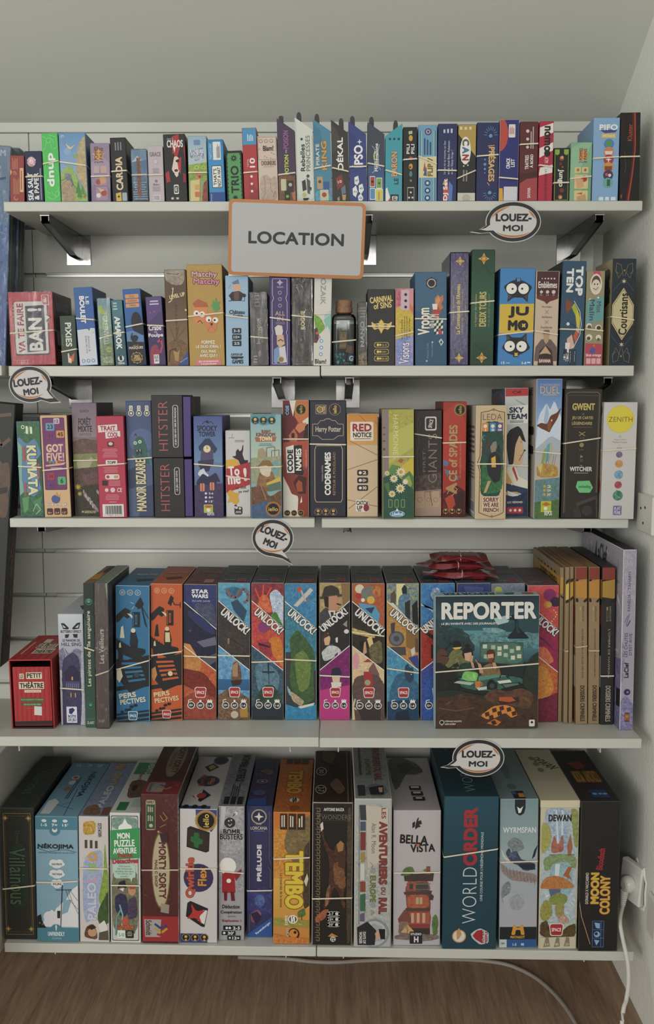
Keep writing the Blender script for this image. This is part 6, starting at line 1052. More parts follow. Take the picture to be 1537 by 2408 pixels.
def slipcase_box():
    xl, xr = 22.5, 129
    X0, Y = onZ(75, 1714, ZS[4])
    lb = onZ(28, 1714, ZS[4])[0]; rb = onZ(129, 1714, ZS[4])[0]
    w = rb - lb; h = onY(72, 1552, Y)[1] - ZS[4]; d = .20
    r = thing('game_box', 'red open-fronted theatre box, low at the end of the fourth shelf', 'game box', ((lb + rb) / 2, Y, ZS[4] + .0002), (0, -.012, 0), GROUP[4])
    r.location.z += .0007
    t = .0025
    mb = MB(); c = 'b83034'
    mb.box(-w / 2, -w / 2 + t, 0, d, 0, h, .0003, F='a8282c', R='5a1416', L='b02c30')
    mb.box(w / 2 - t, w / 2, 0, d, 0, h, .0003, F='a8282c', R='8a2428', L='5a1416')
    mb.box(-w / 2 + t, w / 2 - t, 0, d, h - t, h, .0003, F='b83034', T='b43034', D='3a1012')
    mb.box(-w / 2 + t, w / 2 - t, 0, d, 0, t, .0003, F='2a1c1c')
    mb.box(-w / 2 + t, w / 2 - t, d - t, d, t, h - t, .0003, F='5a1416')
    draw(mb, 'T', w, h, d, [P('a0282c', 10 + 18 * i, 0, 13 + 18 * i, 0, 12 + 18 * i, 100, 9 + 18 * i, 100) for i in range(5)] + [RR(34, 18, 52, 34, 'd8ccb0', 2), RR(30, 36, 78, 56, 'd8ccb0', 2), RR(36, 58, 84, 78, 'd8ccb0', 2), T('LE PETIT', 32, 37, 76, 54, '3a1416', 0, .08), T('THÉÂTRE', 38, 60, 82, 76, '3a1416', 0, .08), P('d8a898', 12, 30, 16, 30, 16, 80, 12, 80)])
    draw(mb, 'R', w, h, d, [P('5c2024', 20, 14, 80, 14, 80, 80, 20, 80), M(26, 20, 74, 60, 6, 'a88080')])
    mb.obj('slipcase', CARD, r)
    theatre(r, w, h, d)


slipcase_box()
bx(4, (136, 195, 144, 202, 1444, 1705.5), .19, {'F': 'c8ccd4', 'R': '8a8ca0', 'T': 'c8ccd4'}, [G(0, 0, 100, 40, 'ccd4dc', 'a8a8b8'), P('222', 12, 8, 26, 8.4, 44, 12.6, 40, 13.8, 20, 13.4), P('222', 90, 7.4, 76, 8, 56, 12.6, 60, 13.8, 84, 13), P('222', 26, 18.4, 44, 17.8, 40, 21, 28, 21.6), P('222', 78, 17.8, 58, 17.8, 62, 21, 76, 21.2), P('c8ccd4', 18, 9.6, 32, 12, 22, 12.4), P('c8ccd4', 84, 9, 68, 12, 80, 12.2), T('BUTTERFLY EFFECT', 10, 14.4, 92, 16.8, '2a2a34', 0, .04), T('LE MANOIR DE', 16, 22.4, 86, 24.6, '2a2a40', 0, .04), T('HILL SING', 12, 25.4, 90, 28.6, '2a2a40', 0, .02), P('8c8ca4/6a6a88', 0, 33, 20, 29, 40, 36, 70, 30, 100, 34, 100, 50, 0, 50), L(1.6, 'd8d8f0', 20, 30, 30, 36, 26, 38), P('3a3456/4a4468', 10, 42, 40, 36, 60, 34, 84, 40, 88, 100, 8, 100), P('2c2846', 22, 52, 40, 46, 60, 46, 80, 52, 80, 60, 22, 60), P('4c4670', 24, 60, 80, 60, 80, 68, 24, 68)] + [P('7a78a4', 26 + 8 * i, 62, 29 + 8 * i, 62, 29 + 8 * i, 66, 26 + 8 * i, 66) for i in range(7)] + [P('d8a070', 48, 56, 54, 56, 54, 59, 48, 59), P('d8a070', 42, 71, 46, 70, 46, 74, 42, 75), P('d8a070', 60, 70, 64, 71, 64, 75, 60, 74), P('c8c8d4/a0a0b4', 88, 34, 100, 34, 100, 100, 80, 100, 90, 70), P('c0c0cc', 0, 60, 10, 70, 8, 100, 0, 100), RR(24, 83, 66, 97.6, 'e0e4ec', 2), P('2c3466', 34, 85, 50, 84, 58, 86, 44, 90, 34, 89), T('BOÎTE', 30, 90, 62, 93, '2c3466', 0, .08), T('DE JEU', 30, 93.6, 62, 97, '2c3466', 0, .1)],
   'pale lavender mansion box with four black butterfly wing shards', (66, 67.5), T=[P('333', 40, 10, 80, 30, 60, 40), P('333', 50, 60, 90, 50, 80, 80)])
bx(4, (194, 221.5, 203, 225, 1371.7, 1711), .20, {'F': '2c4a3c', 'R': '1e3228', 'T': '8a6a4a', 'L': '4a6a58'}, [G(0, 0, 100, 100, '22302c', '335846'), P('26302c', 0, 0, 100, 0, 100, 22, 0, 20), E(50, 12.6, 32, '3c8c6c'), E(50, 12.6, 26, '1a2a24'), E(50, 12.2, 18, '58a888'), E(42, 12, 5, '1a2a24'), E(58, 12, 5, '1a2a24'), E(50, 84.5, 30, '2f7858'), E(50, 84.5, 24, '1f3a30'), E(50, 84.2, 15, '4a987a'), P('3c6a58', 0, 93.4, 100, 93.4, 100, 94.4, 0, 94.4), T("Les pirates de l'île sanguinaire", 24, 19, 70, 71, 'd8d4c0', 90, .02), T('D.ART', 18, 95.6, 84, 97.6, 'c0ccc0', 0, .03), P('3c5a48', 0, 24, 30, 26, 10, 50, 0, 52)],
   'slim dark green book with skull badge and pale vertical title', (44, 46), kind='book', cat='book', T=[P('2c2018', 40, 0, 100, 0, 100, 40, 50, 40), P('c08838', 0, 60, 60, 40, 100, 70, 100, 80, 30, 80, 0, 90)])
bx(4, (221.5, 253, 226, 258, 1370.7, 1713), .20, {'F': '5a4c4c', 'R': '3a3a40', 'T': '6a8c6c', 'L': '4a4040'}, [L(1.6, '7c6c6a', 30, 1, 34, 100), E(46, 14, 24, '6a5a5a'), E(46, 14, 20, '5a4c4c'), T('Les Veilleurs', 30, 31.6, 66, 55, 'd4ccc0', 90, .02), E(44, 84, 18, '6a5a58'), T('D.ART', 22, 94, 66, 96, 'b0a8a4'), P('8c9c84', 80, 0, 100, 0, 100, 14, 92, 10)],
   'slim mauve-brown shrink-wrapped book beside its dark green companion', (63, 60), kind='book', cat='book', wrap=True, T=[P('6a9470/8aac84', 30, 0, 100, 0, 100, 100, 50, 90)])


def persp(A, B, W_):
    return [G(0, 0, 100, 14, A, A)] + [k for i in range(3) for k in (E(20 + 23 * i, 5, 8.6, W_), E(20 + 23 * i, 5, 7.4, A), T(('60', '2-6', '12+')[i], 16 + 23 * i, 4, 24 + 23 * i, 6, W_, 0, .02))]


def persp_art(A, B, W_, cam_left):
    o = persp(A, B, W_)
    k = '1d2227'
    if cam_left:
        o += [P(k, 60, 13, 74, 8, 84, 13, 78, 16, 66, 17), E(64, 14, 6, k), L(3, k, 76, 14, 92, 30), L(3, k, 76, 14, 88, 28), L(2, k, 78, 15, 99, 24), L(1.4, W_, 44, 12, 54, 13), L(1.4, W_, 48, 17, 55, 15)]
    else:
        o += [P(k, 54, 14, 64, 8, 74, 10, 64, 16), L(3, k, 70, 12, 76, 15, 94, 15), L(2.5, k, 94, 13, 94, 17)]
    o += [P(k, 0, 22, 18, 18, 28, 16, 44, 18, 40, 20, 46, 22, 34, 24, 24, 22, 10, 26, 0, 27), P(W_, 34, 20, 44, 20.5, 62, 24, 60, 26, 42, 22), RR(50, 19, 72, 30, k, 1), P(A, 58, 21, 64, 21, 64, 28, 58, 28), P(k, 60, 22, 62, 22, 62, 27, 60, 27), L(2, A, 53, 19.5, 53, 29.5),
          P(k, 0, 38, 16, 40, 40, 44, 88, 46, 88, 49, 60, 54, 20, 50, 0, 46)] + [P(A, 4 + 8 * i, 38.6 + 1.1 * i, 10 + 8 * i, 38.6 + 1.1 * i, 10 + 8 * i, 40 + 1.1 * i) for i in range(6)] + \
        [P(W_ if cam_left else k, 16, 30, 22, 29, 26, 38, 12, 38), P(k, 44, 34, 58, 33, 66, 40, 62, 50, 52, 50, 42, 42), E(52, 32.4, 7, W_), P('222831' if cam_left else W_, 46, 35, 60, 35, 62, 42, 46, 42), P(k, 6, 46, 22, 46, 20, 54, 8, 54), P(W_, 10, 42, 14, 41, 16, 45, 9, 45),
         P(k, 0, 54, 34, 54, 100, 50, 100, 72, 40, 78, 0, 66)] + [P(A, 16 + 5 * i, 56 + 3.2 * i, 70 + 4 * i, 55.4 + 2.9 * i, 74 + 4 * i, 56.8 + 2.9 * i, 18 + 5 * i, 57.6 + 3.2 * i) for i in range(5)] + \
        [P(k, 2, 53, 14, 54, 26, 70, 38, 73, 34, 75, 14, 70, 4, 62), P(W_ if cam_left else 'c88a50', 2, 62, 14, 60, 20, 66, 10, 71, 2, 68), E(62, 66, 13, k, 1.6), E(62, 65, 8, W_ if not cam_left else '3a4450', 1.8), P(k, 0, 74, 100, 70, 100, 73, 0, 77),
         TA('PERS', 34, 80, 52, 16, 9, W_, .1), TA('PECTIVES', 50, 84, 78, 16, 9, W_, .1), E(46, 88.4, 6, k, 1), E(58, 87.4, 6, k, 1), E(30, 91, 5, k, 1), E(40, 90.6, 5, k, 1), E(18, 92.4, 5, k, 1),
         P(k, 0, 94, 100, 90.4, 100, 91.6, 0, 95.4), P(k, 0, 96.6, 100, 92.8, 100, 95, 0, 98.6), P(k, 0, 99.4, 100, 96.4, 100, 98, 30, 100, 0, 100)] + SPC(50, 95, 30, A if cam_left else 'b03c38')
    return o


bx(4, (271, 352, 274.5, 352, 1378, 1699), .205, {'F': '2f74a0', 'R': '20506e', 'T': '2c6a94'}, persp_art('2f74a0', 0, 'd8d4bc', True), 'blue escape-story box with black stair silhouettes, beside its orange twin', (61, 54), T=[TA('PERSPECTIVES', 62, 40, 66, 26, 8, 'c8ccc4', .1, '1d2a34', .03), P('1d2227', 40, 66, 90, 60, 96, 70, 50, 78)], edge='a8c0d0', chamfer=.0012)
bx(4, (353, 429, 355, 429, 1373.5, 1695.6), .205, {'F': 'c85c2c', 'R': '8c4020', 'T': 'b4542c'}, persp_art('c85c2c', 0, 'e0cc9c', False), 'orange escape-story box with black stair silhouettes, beside its blue twin', (52, 48.5), T=[TA('PERSPECTIVES', 54, 38, 66, 26, 8, 'd8b880', .1, '6a3018', .03), P('3a2418', 30, 66, 80, 60, 86, 70, 40, 78)], edge='d8a888', chamfer=.0012)


def unlock(top, mid, low, fall=True, second=True, title='UNLOCK!', icons=True, badge=True, wr=1.0, tcol='e8e6e2'):
    """Three scenes cut by two white diagonals, slanted title band, badge and three round icons."""
    f = (lambda u: u) if fall else (lambda u: 100 - u)
    fl = lambda els: [(('P', [(f(a), b) for a, b in e[1]][::(1 if fall else -1)], e[2]) if e[0] == 'P' and e[-1] != 'keep' else e) for e in els]
    o = [top[0], P(mid[0], 0, 12.6, 100, 32.4, 100, 64, 0, 46) if fall else P(mid[0], 0, 32.4, 100, 12.6, 100, 46, 0, 64)]
    o += top[1:] + [('P', [(f(0), 12.8), (f(100), 32.6), (f(100), 63), (f(0), 45)], mid[0])] + mid[1:]
    if second:
        o += [('P', [(f(0), 45), (f(100), 63), (f(100), 100), (f(0), 100)], low[0])] + low[1:]
        o += [L(2.6, 'e8e6e0', f(0), 45, f(100), 63.4)]
    o += [L(2.6, 'e8e6e0', f(0), 12.6, f(100), 32.6)]
    o += [TA(title, f(54), 27.6 if fall else 26.6, 104, 25, -40 if fall else 38, tcol, .05, '3a3838', .05)]
    if badge: o += SPC(52, 79.4, 36)
    if icons:
        for i, (u, t) in enumerate(((24, '10+'), (52, "60'"), (80, '1-6'))):
            o += [E(u, 89, 11.4, 'eceae6'), E(u, 89, 9.2, '3a3436'), T(t, u - 6, 88.2, u + 6, 89.9, 'eceae6', 0, .04)]
            o += [P('eceae6', u - 3, 85, u + 3, 85, u + 3, 86.6, u - 3, 86.6)] if i == 1 else [L(2.4, 'eceae6', u - 8, 87, u - 8, 85.2, u + 2, 84.8)] if i == 0 else [P('eceae6', u - 9, 84, u - 6, 85.6, u - 3, 84, u, 85.6, u + 3, 84, u + 6, 85.6, u + 9, 84, u + 7, 87, u - 7, 87)]
    return o


UT = lambda c='3a4048': [P(c + '/56585c', 0, 0, 100, 0, 100, 100, 0, 100), TA('UNLOCK!', 56, 45, 66, 22, -18, '7a7c80', .04, '2a2c30', .03), RR(56, 78, 84, 94, 'a06068', 4), RR(59, 80, 81, 92, '8a3840', 4), E(22, 86, 6, '8c8c90'), E(34, 86, 6, '8c8c90'), E(46, 86, 6, '8c8c90')]
EDGE = 'aaa49c'
bx(4, (430, 511, 431, 507.6, 1375, 1693), .205, {'F': '2c3468', 'R': '3a3440', 'T': '7a403c'},
   unlock([P('36407c/2a3060', 0, 0, 100, 0, 100, 50, 0, 50), T('STAR', 24, 3.6, 74, 6.6, 'e4e4e8', 0, .12), T('WARS', 24, 7, 74, 10, 'e4e4e8', 0, .12), T('ESCAPE GAME', 26, 11.4, 80, 12.8, 'c0c0d0', 0, .02), P('5a607c/3a4058', 26, 18, 40, 13, 58, 15, 74, 13, 92, 15, 100, 30, 90, 30)],
          ['1c1d33/26284a', ST(20, 34, 8, '4a4e70', 4, .3), P('6a6c80', 40, 42, 96, 38, 100, 44, 60, 46), P('d89048', 0, 43, 20, 44, 40, 52, 0, 50), L(2, '58b048', 60, 58, 66, 52), L(2, '58b048', 76, 60, 84, 64), P('585860', 40, 56, 100, 50, 100, 56, 60, 62)],
          ['b8442c/c87040', P('d09050/b87838', 0, 45, 60, 56, 40, 70, 0, 64), P('8a3424/6c2820', 0, 62, 60, 64, 100, 76, 100, 86, 0, 74), P('a85038/8c3c2c', 0, 84, 40, 78, 100, 84, 100, 100, 0, 100)], title='.', tcol='2c3468'),
   'indigo and rust space-battle box with white two-line title on top', (52.5, 53), T=[P('7a4440/5c3834', 0, 0, 100, 0, 100, 100, 0, 100), TA('STAR WARS', 60, 35, 60, 20, 0, '9a7470', .04), RR(56, 74, 84, 92, 'b08078', 4)], edge=EDGE, chamfer=.0014)
US = [
    ((512, 588, 512.5, 587.5, 1371, 1693), unlock(
        [P('4a8cb4/6ab0cc', 0, 0, 100, 0, 100, 50, 0, 50), E(50, 7, 26, '3a7498/2a5878', 4), L(9, '7a6a68', 26, 4, 40, 10, 56, 11, 66, 6, 80, 4, 94, 8, 92, 13, 80, 14), L(6, '6a5c60', 60, 10, 78, 4), P('2c4c66', 40, 14, 60, 12, 90, 20, 80, 28, 50, 20)],
        ['2f2c34/46403e', P('4a4340/3a3230', 16, 36, 40, 30, 76, 38, 84, 48, 70, 52, 22, 50), L(2, '1c1a1e', 20, 38, 80, 46), P('8a7c6c', 30, 40, 36, 40, 36, 44, 30, 44)],
        ['4a8cc0/7ab0d0', G(0, 70, 100, 78, '2f6a9c', '2c5c88'), P('5a3a30/8a6448', 40, 72, 46, 58, 60, 56, 72, 62, 74, 72), P('a88868', 44, 60, 62, 57, 62, 68, 46, 68), P('3a2a24', 40, 71, 76, 70, 70, 74, 46, 75), P('8c6c50/5c4434', 0, 82, 40, 76, 100, 84, 100, 100, 0, 100), E(52, 96, 12, 'c8bca8'), P('b08838', 68, 92, 92, 90, 94, 98, 70, 98)]),
     'escape-game box with a blue octopus, old house and sailing ship', (52.5, 52.7), '3c4a56'),
    ((590.6, 667, 591, 666.5, 1371, 1693), unlock(
        [P('6c2c44/9c3c40', 0, 0, 100, 0, 100, 50, 0, 50), P('8cacd0/d8dce4', 54, 8, 76, 4, 100, 10, 100, 34, 70, 26), P('c85030/e08050', 14, 20, 30, 8, 50, 9, 70, 22), L(5, 'd84c2c', 26, 12, 12, 4), L(5, 'd84c2c', 36, 9, 38, 1), L(5, 'd84c2c', 46, 10, 62, 3), P('5c9440/3c7434', 56, 24, 76, 20, 100, 32, 100, 34)],
        ['b42c4c/d05c38', P('c8701c/d88838', 50, 40, 90, 38, 100, 50, 100, 62, 60, 50), E(38, 32, 18, '8a3a70', 4), P('8c2c3c/a83c44', 20, 44, 60, 42, 66, 54, 30, 52), P('3a1c2a', 22, 43, 58, 46, 56, 47, 22, 45)],
        ['2c4656/46687c', P('6a90a0/486a80', 10, 60, 40, 56, 90, 66, 80, 80, 20, 80), L(5, '223040', 53, 58, 53, 78), L(5, '223040', 34, 64.6, 72, 64.6), L(3, '6a8088', 52, 66, 52, 76), P('3a5240/2a3a34', 10, 84, 40, 74, 70, 74, 94, 84, 100, 100, 0, 100), P('23303a', 0, 90, 100, 88, 100, 100, 0, 100)]),
     'escape-game box with red volcano and a sword in a stone', (57.4, 56.5), '465058'),
    ((669.7, 745, 670, 744.5, 1372, 1693), unlock(
        [P('2f74a4/4a94bc', 0, 0, 100, 0, 100, 50, 0, 50), P('c8c4b8', 28, 16, 80, 3, 90, 5, 40, 17), L(6, 'b8b4aa', 48, 3, 66, 13), P('c05838', 38, 4, 50, 2, 56, 4, 44, 7), P('c05838', 66, 12, 74, 11, 76, 13)],
        ['2c6c8c/4a94a4', P('345438/4a6c3c', 14, 40, 40, 33, 66, 40, 90, 48, 96, 56, 90, 70, 94, 84, 70, 88, 50, 90, 24, 82, 14, 70, 20, 54), P('5c7c3c/7a8c48', 30, 52, 60, 48, 84, 58, 76, 76, 46, 80, 34, 66), P('a8b8ac/7ab0b0', 6, 74, 18, 78, 30, 86, 10, 80), P('c8b498/a89478', 14, 78, 40, 82, 62, 86, 50, 90, 24, 86)],
        ['2c6c8c'], second=False, icons=False, badge=False) + [P('2c7cac/3a94bc', 0, 88, 40, 91, 100, 88, 100, 100, 0, 100), P('dcd8c8', 40, 90, 94, 87, 90, 89, 50, 91.4)],
     'escape-game box with a seaplane over a green island', (55, 56), '54504c'),
    ((750.5, 822.5, 750.5, 822.5, 1370.5, 1693), unlock(
        [P('c0a870/a88c5c', 0, 0, 100, 0, 100, 50, 0, 50), P('8c7048', 70, 0, 100, 0, 100, 20, 76, 16), P('3c3430', 8, 10, 16, 3, 40, 1.6, 62, 4, 66, 9, 60, 9.6, 10, 12), P('4a403a', 0, 10, 72, 8, 74, 9.8, 0, 12), P('c08c70', 24, 10, 58, 9, 60, 12, 64, 15, 56, 20, 34, 22, 26, 16), P('2a2220', 14, 10, 30, 10, 30, 18, 18, 17), L(5, '4a2c20', 56, 15, 70, 16), P('4a4a4e/3a3a3e', 0, 22, 24, 17, 36, 22, 60, 20, 74, 26, 70, 46, 0, 46), P('d8d0c4', 28, 20, 52, 20, 48, 32), P('2a2a2e', 36, 21, 46, 21, 46, 32)],
        ['24232a/32302f', P('d8b088', 12, 38, 28, 36, 36, 40, 32, 45, 18, 45), P('4a3428', 8, 38, 20, 35, 34, 38, 16, 40, 10, 50), P('3c4c80', 26, 45, 46, 44, 44, 48, 30, 48), P('d8d8d0/a8b0b8', 6, 50, 30, 45, 60, 46, 74, 50, 40, 55, 14, 57), E(88, 35, 8, 'd8d8d0', 1.6), P('d8d8d4', 52, 40, 60, 39, 60, 43, 54, 43), P('9a9488', 76, 30, 90, 27, 90, 32)],
        ['6c1c5c/8c2878', P('7c2068', 50, 52, 60, 50, 60, 60, 80, 56, 80, 70, 50, 70), P('2a2840', 38, 66, 42, 62, 64, 61, 74, 65, 70, 67, 40, 68), P('dcc4a8', 40, 67, 68, 67, 66, 72, 44, 72), P('e0d8d0', 38, 72, 72, 72, 70, 78, 42, 78), P('c03480', 0, 78, 100, 74, 100, 100, 0, 100)], fall=False),
     'escape-game box with a detective in a checked cap over magenta', (67, 68), '5a5450'),
    ((826.7, 904, 827, 903.5, 1372, 1694), unlock(
        [P('b8603c/a85030', 0, 0, 100, 0, 100, 50, 0, 50), E(24, 4, 14, 'd8d0b0'), E(52, 7, 24, '8c5a80/58945c', 5), E(76, 6, 14, 'c89038/a83c38', 4), E(20, 9, 9, 'a83c34'), P('5a9cc0', 20, 14, 70, 16, 86, 22, 80, 30, 40, 24), E(58, 12, 12, 'd8b048'), E(34, 12, 6, 'e4e0d0'), P('2c3c64', 40, 18, 70, 17, 60, 22)],
        ['26241f/3c3428', P('d8c070/a88c48', 0, 32, 70, 37, 70, 40, 0, 36), P('e0c488', 46, 40, 60, 38, 66, 44, 56, 48), P('7c7450/5c5638', 50, 46, 90, 40, 96, 58, 60, 58), P('c89c78', 28, 44, 42, 42, 46, 50, 34, 52), P('1c1a1c', 22, 42, 38, 41, 34, 50, 30, 54)],
        ['d8b890/e0c8a0', E(12, 56, 10, 'd898a8', 6), P('7c5a50', 52, 62, 66, 57, 84, 66, 80, 72, 50, 72), P('a83c3c', 34, 57, 50, 54.4, 66, 57), P('6a5450/54443f', 0, 76, 10, 68, 40, 66, 80, 66, 100, 74, 100, 100, 10, 100), P('a83438', 36, 64, 60, 64, 66, 74, 50, 78, 38, 74), E(48, 72, 9, '98a880'), P('3c3030', 16, 90, 90, 86, 88, 100, 30, 100), L(4, 'd8ccb0', 10, 84, 4, 90, 14, 92)]),
     'escape-game box with an elephant and a toy-filled orange top', (35, 38), '5c5850'),
    ((907.5, 986, 910, 983.5, 1372, 1694), unlock(
        [P('a8a870/4a7098', 0, 0, 100, 0, 100, 50, 0, 50), P('e0d898', 30, 0, 56, 0, 60, 14, 30, 16), P('22262c', 46, 4, 54, 1, 62, 3, 62, 9, 50, 9), P('6a90a8/4a7088', 36, 10, 56, 7, 70, 10, 72, 24, 64, 30, 36, 20), P('2a2c30', 56, 14, 72, 12, 72, 30, 58, 28), P('5c5040', 12, 8, 24, 5, 30, 10, 24, 16, 12, 14), P('1f1f22', 78, 16, 94, 12, 98, 30, 80, 29), P('d8d8d0', 0, 14, 20, 14, 60, 24, 0, 14)],
        ['b0803c/c89850', P('8a6838', 60, 32, 100, 36, 100, 50, 60, 46), E(30, 40, 24, '54545a'), E(30, 40, 19, '6e6e74'), E(30, 40, 9, '4a4a50'), P('44444a', 12, 29, 26, 28, 24, 36, 14, 36), P('4a4a50', 10, 46, 58, 46, 60, 52, 30, 52), P('d8ccc0', 74, 48, 86, 46, 88, 51, 78, 53), P('3a448c', 66, 54, 96, 52, 100, 62, 90, 61), P('6a4a3c', 88, 40, 96, 40, 98, 50, 90, 50)],
        ['3880a8/5aa0c0', P('2c5c80/3f7090', 10, 76, 30, 66, 60, 64, 100, 74, 100, 100, 0, 100), P('28445c', 56, 68, 56, 60, 66, 58, 70, 61, 82, 61, 84, 70, 70, 73), E(62, 64, 2, 'd8c878'), E(76, 66, 2, 'd8c878'), P('224a68/1c3c58', 0, 86, 100, 84, 100, 100, 0, 100), P('1a2c40', 28, 94, 66, 92, 74, 100, 26, 100)]),
     'escape-game box with a steam locomotive between blue scenes', (61.5, 65), '50544c'),
    ((988, 1070, 989, 1068, 1372, 1694), unlock(
        [P('2f6cac/4a8cc0', 0, 0, 100, 0, 100, 50, 0, 50), E(46, 9, 18, '2a2a30'), E(44, 8, 15, '3a78b0/c8d0d4', 5), P('b8ccdc/7a9cc0', 0, 16, 40, 18, 80, 24, 100, 34, 0, 14)],
        ['b83828/8c2820', P('2a1c1c', 16, 34, 50, 40, 54, 44, 10, 36), P('3a1c1a', 30, 44, 60, 46, 70, 60, 30, 54)],
        ['2c5cac/4a3c88', P('3464b0/2c4c94', 10, 72, 40, 66, 50, 100, 10, 100)], fall=False, title='UNLOCK!'),
     'royal blue escape-game box half hidden by the standing lake-monster cover', (33, 33), '34405c'),
    ((1073, 1154, 1074, 1152, 1372, 1694), [P('2c3870/3c4a84', 0, 0, 100, 0, 100, 100, 0, 100), P('4a5890', 20, 2, 80, 3, 70, 10, 30, 9)],
     'navy escape-game box showing only its top edge behind the lake-monster cover', None, '3c445c'),
    ((1155, 1235, 1155, 1234, 1373, 1694), [P('8890a0/6c7890', 0, 0, 100, 0, 100, 100, 0, 100), E(20, 5, 12, 'b8bc58', 3)],
     'grey escape-game box showing only its top edge behind the lake-monster cover', None, '6a7480'),
    ((1238, 1316, 1237, 1309, 1377, 1698), unlock(
        [P('c83c58/d8604c', 0, 0, 100, 0, 100, 50, 0, 50), E(70, 7, 20, '8c2c64'), E(88, 12, 16, '3c2448'), E(62, 14, 12, 'd8783c'), E(36, 10, 16, 'c84c40'), E(68, 14, 9, 'c8a848')] + [E(84 + 8 * math.sin(i * .8), 18 + 1.6 * i, 2.4, 'f0c060') for i in range(7)],
        ['b02c4c/8c2458', P('4a1c40/6c2450', 20, 34, 60, 40, 96, 50, 80, 46), P('d06048/e08858', 10, 46, 60, 44, 90, 56, 50, 58)],
        ['b8483c/d88038', P('d87c2c/e0a048', 10, 60, 60, 58, 90, 74, 60, 88, 10, 80), P('902c44/6c2040', 10, 84, 60, 82, 100, 78, 100, 100, 0, 100), L(3, '6c2430', 60, 84, 96, 82)], icons=False, badge=False),
     'pink and orange balloon escape-game box beside the cardboard files', None, '7a5a60')]
for i, (px, art, lab, band, tc) in enumerate(US):
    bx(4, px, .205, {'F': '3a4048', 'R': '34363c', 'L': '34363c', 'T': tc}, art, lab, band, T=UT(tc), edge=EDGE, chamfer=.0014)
KR, KD = '9a7f60', '5c4834'
DT = lambda: [P('2a2420', 10, 92, 90, 92, 90, 96, 10, 96)]


def file_L():
    return [P('c8963c', 4, 6, 100, 6, 100, 17, 4, 13)] + [P('2a2420', 20 + 12 * i, 4.4, 25 + 12 * i, 4.6, 25 + 12 * i, 5.8, 20 + 12 * i, 5.6) for i in range(6)] + [T('DOSSIERS CRIMINELS', 30, 8, 90, 11.6, '2a2420', 0, .08)]


for px, d_, els, lab, band in (
        ((1316.5, 1327, 1311, 1321, 1335, 1698.5), .27, [P('c8963c', 0, 6, 100, 6, 100, 17, 0, 16), P('2a2420', 0, 17, 100, 19, 100, 20.4, 0, 18)], 'thin cardboard case file nearest the pink balloon box', None),
        ((1328.5, 1338.5, 1323, 1334, 1334, 1702), .27, [P('2a2420', 0, 9, 100, 7, 100, 9, 0, 11), P('d8c050', 0, 11, 100, 10, 100, 20, 0, 21), P('2a2420', 0, 21, 100, 20, 100, 22, 0, 23)], 'thin cardboard case file with bright yellow mark, second of its row', (53, 53)),
        ((1339.5, 1349.5, 1336, 1345.5, 1333, 1701), .27, [P('2a2420', 0, 8, 100, 7, 100, 9, 0, 10), P('c8963c', 0, 10, 100, 9, 100, 19, 0, 20), P('2a2420', 0, 20, 100, 18, 100, 20, 0, 22)], 'thin cardboard case file beside the first thick red-topped one', None)):
    bx(4, px, d_, {'F': '988062', 'R': KD, 'L': '9c8464', 'T': '8a6c4a'}, els + [L(3, '86694a', 60, 24, 64, 99)], lab, band, L=file_L() if px[0] < 1320 else None, T=None, bm=RUBBER_D, kind='case_file', cat='case file', group='cardboard case files on the fourth shelf')


def dossier(base, name, k):
    ink = 'b0a898' if k else '3a2c20'
    return [P('8a3c30', 0, 0, 100, 0, 100, 7.6, 0, 8), P('1f1a18' if not k else '151515', 0, 8, 26, 7.6, 26, 9, 0, 9), P('c08a3c' if not k else 'b08a3c', 0, 9, 100, 7.6, 100, 20, 0, 18.6), P('1f1a18', 0, 19, 24, 20, 24, 22, 0, 21.6), P('1f1a18', 64, 21.6, 100, 19, 100, 21, 80, 22.4),
            T('DIFFICULTÉ', 58, 24.6, 74, 34, ink, -90, .02), RR(36, 25, 48, 34, 'c8a858' if not k else '9a8a60', 1), RR(38, 27, 46, 33.6, base, 1), T(name, 52, 39, 68, 70, ink, -90, .02), T('DOSSIERS CRIMINELS', 38, 75, 76, 98, ink, -90, .07)]


for px, base, nm, lab, band, k in (
        ((1350.5, 1381, 1353, 1379.5, 1333.6, 1704), '9c8464', 'MYSTÈRE DANS LA VALLÉE DES ROIS', 'thick cardboard case file with red top, beside the thin files', (50.3, 49.7), 0),
        ((1382.6, 1411.8, 1383.5, 1407, 1334, 1703), '9c8464', 'LES FANTÔMES DE BRANDONSBURY', 'thick cardboard case file with red top, between its twin and the black one', (52.5, 52.7), 0),
        ((1414, 1447.5, 1410, 1440.5, 1334, 1704.5), '2c2b2c', "L'OMBRE DE HAWKINS", 'black case file with red and mustard top, beside the tall grey book', (68.5, 68.5), 1)):
    bx(4, px, .27, {'F': base, 'R': KD if not k else '1a1a1a', 'L': '8c6a48' if not k else '2c2a2a', 'T': '947450' if not k else '343230'}, dossier(base, nm, k), lab, band, bm=RUBBER_D if not k else RUBBER, kind='case_file', cat='case file', group='cardboard case files on the fourth shelf',
       L=[P('c08a3c', 60, 8, 100, 8, 100, 20, 60, 20), P('8c3a30', 70, 24, 100, 24, 100, 36, 70, 36), P('b8b0a0', 84, 56, 100, 56, 100, 76, 84, 76)])
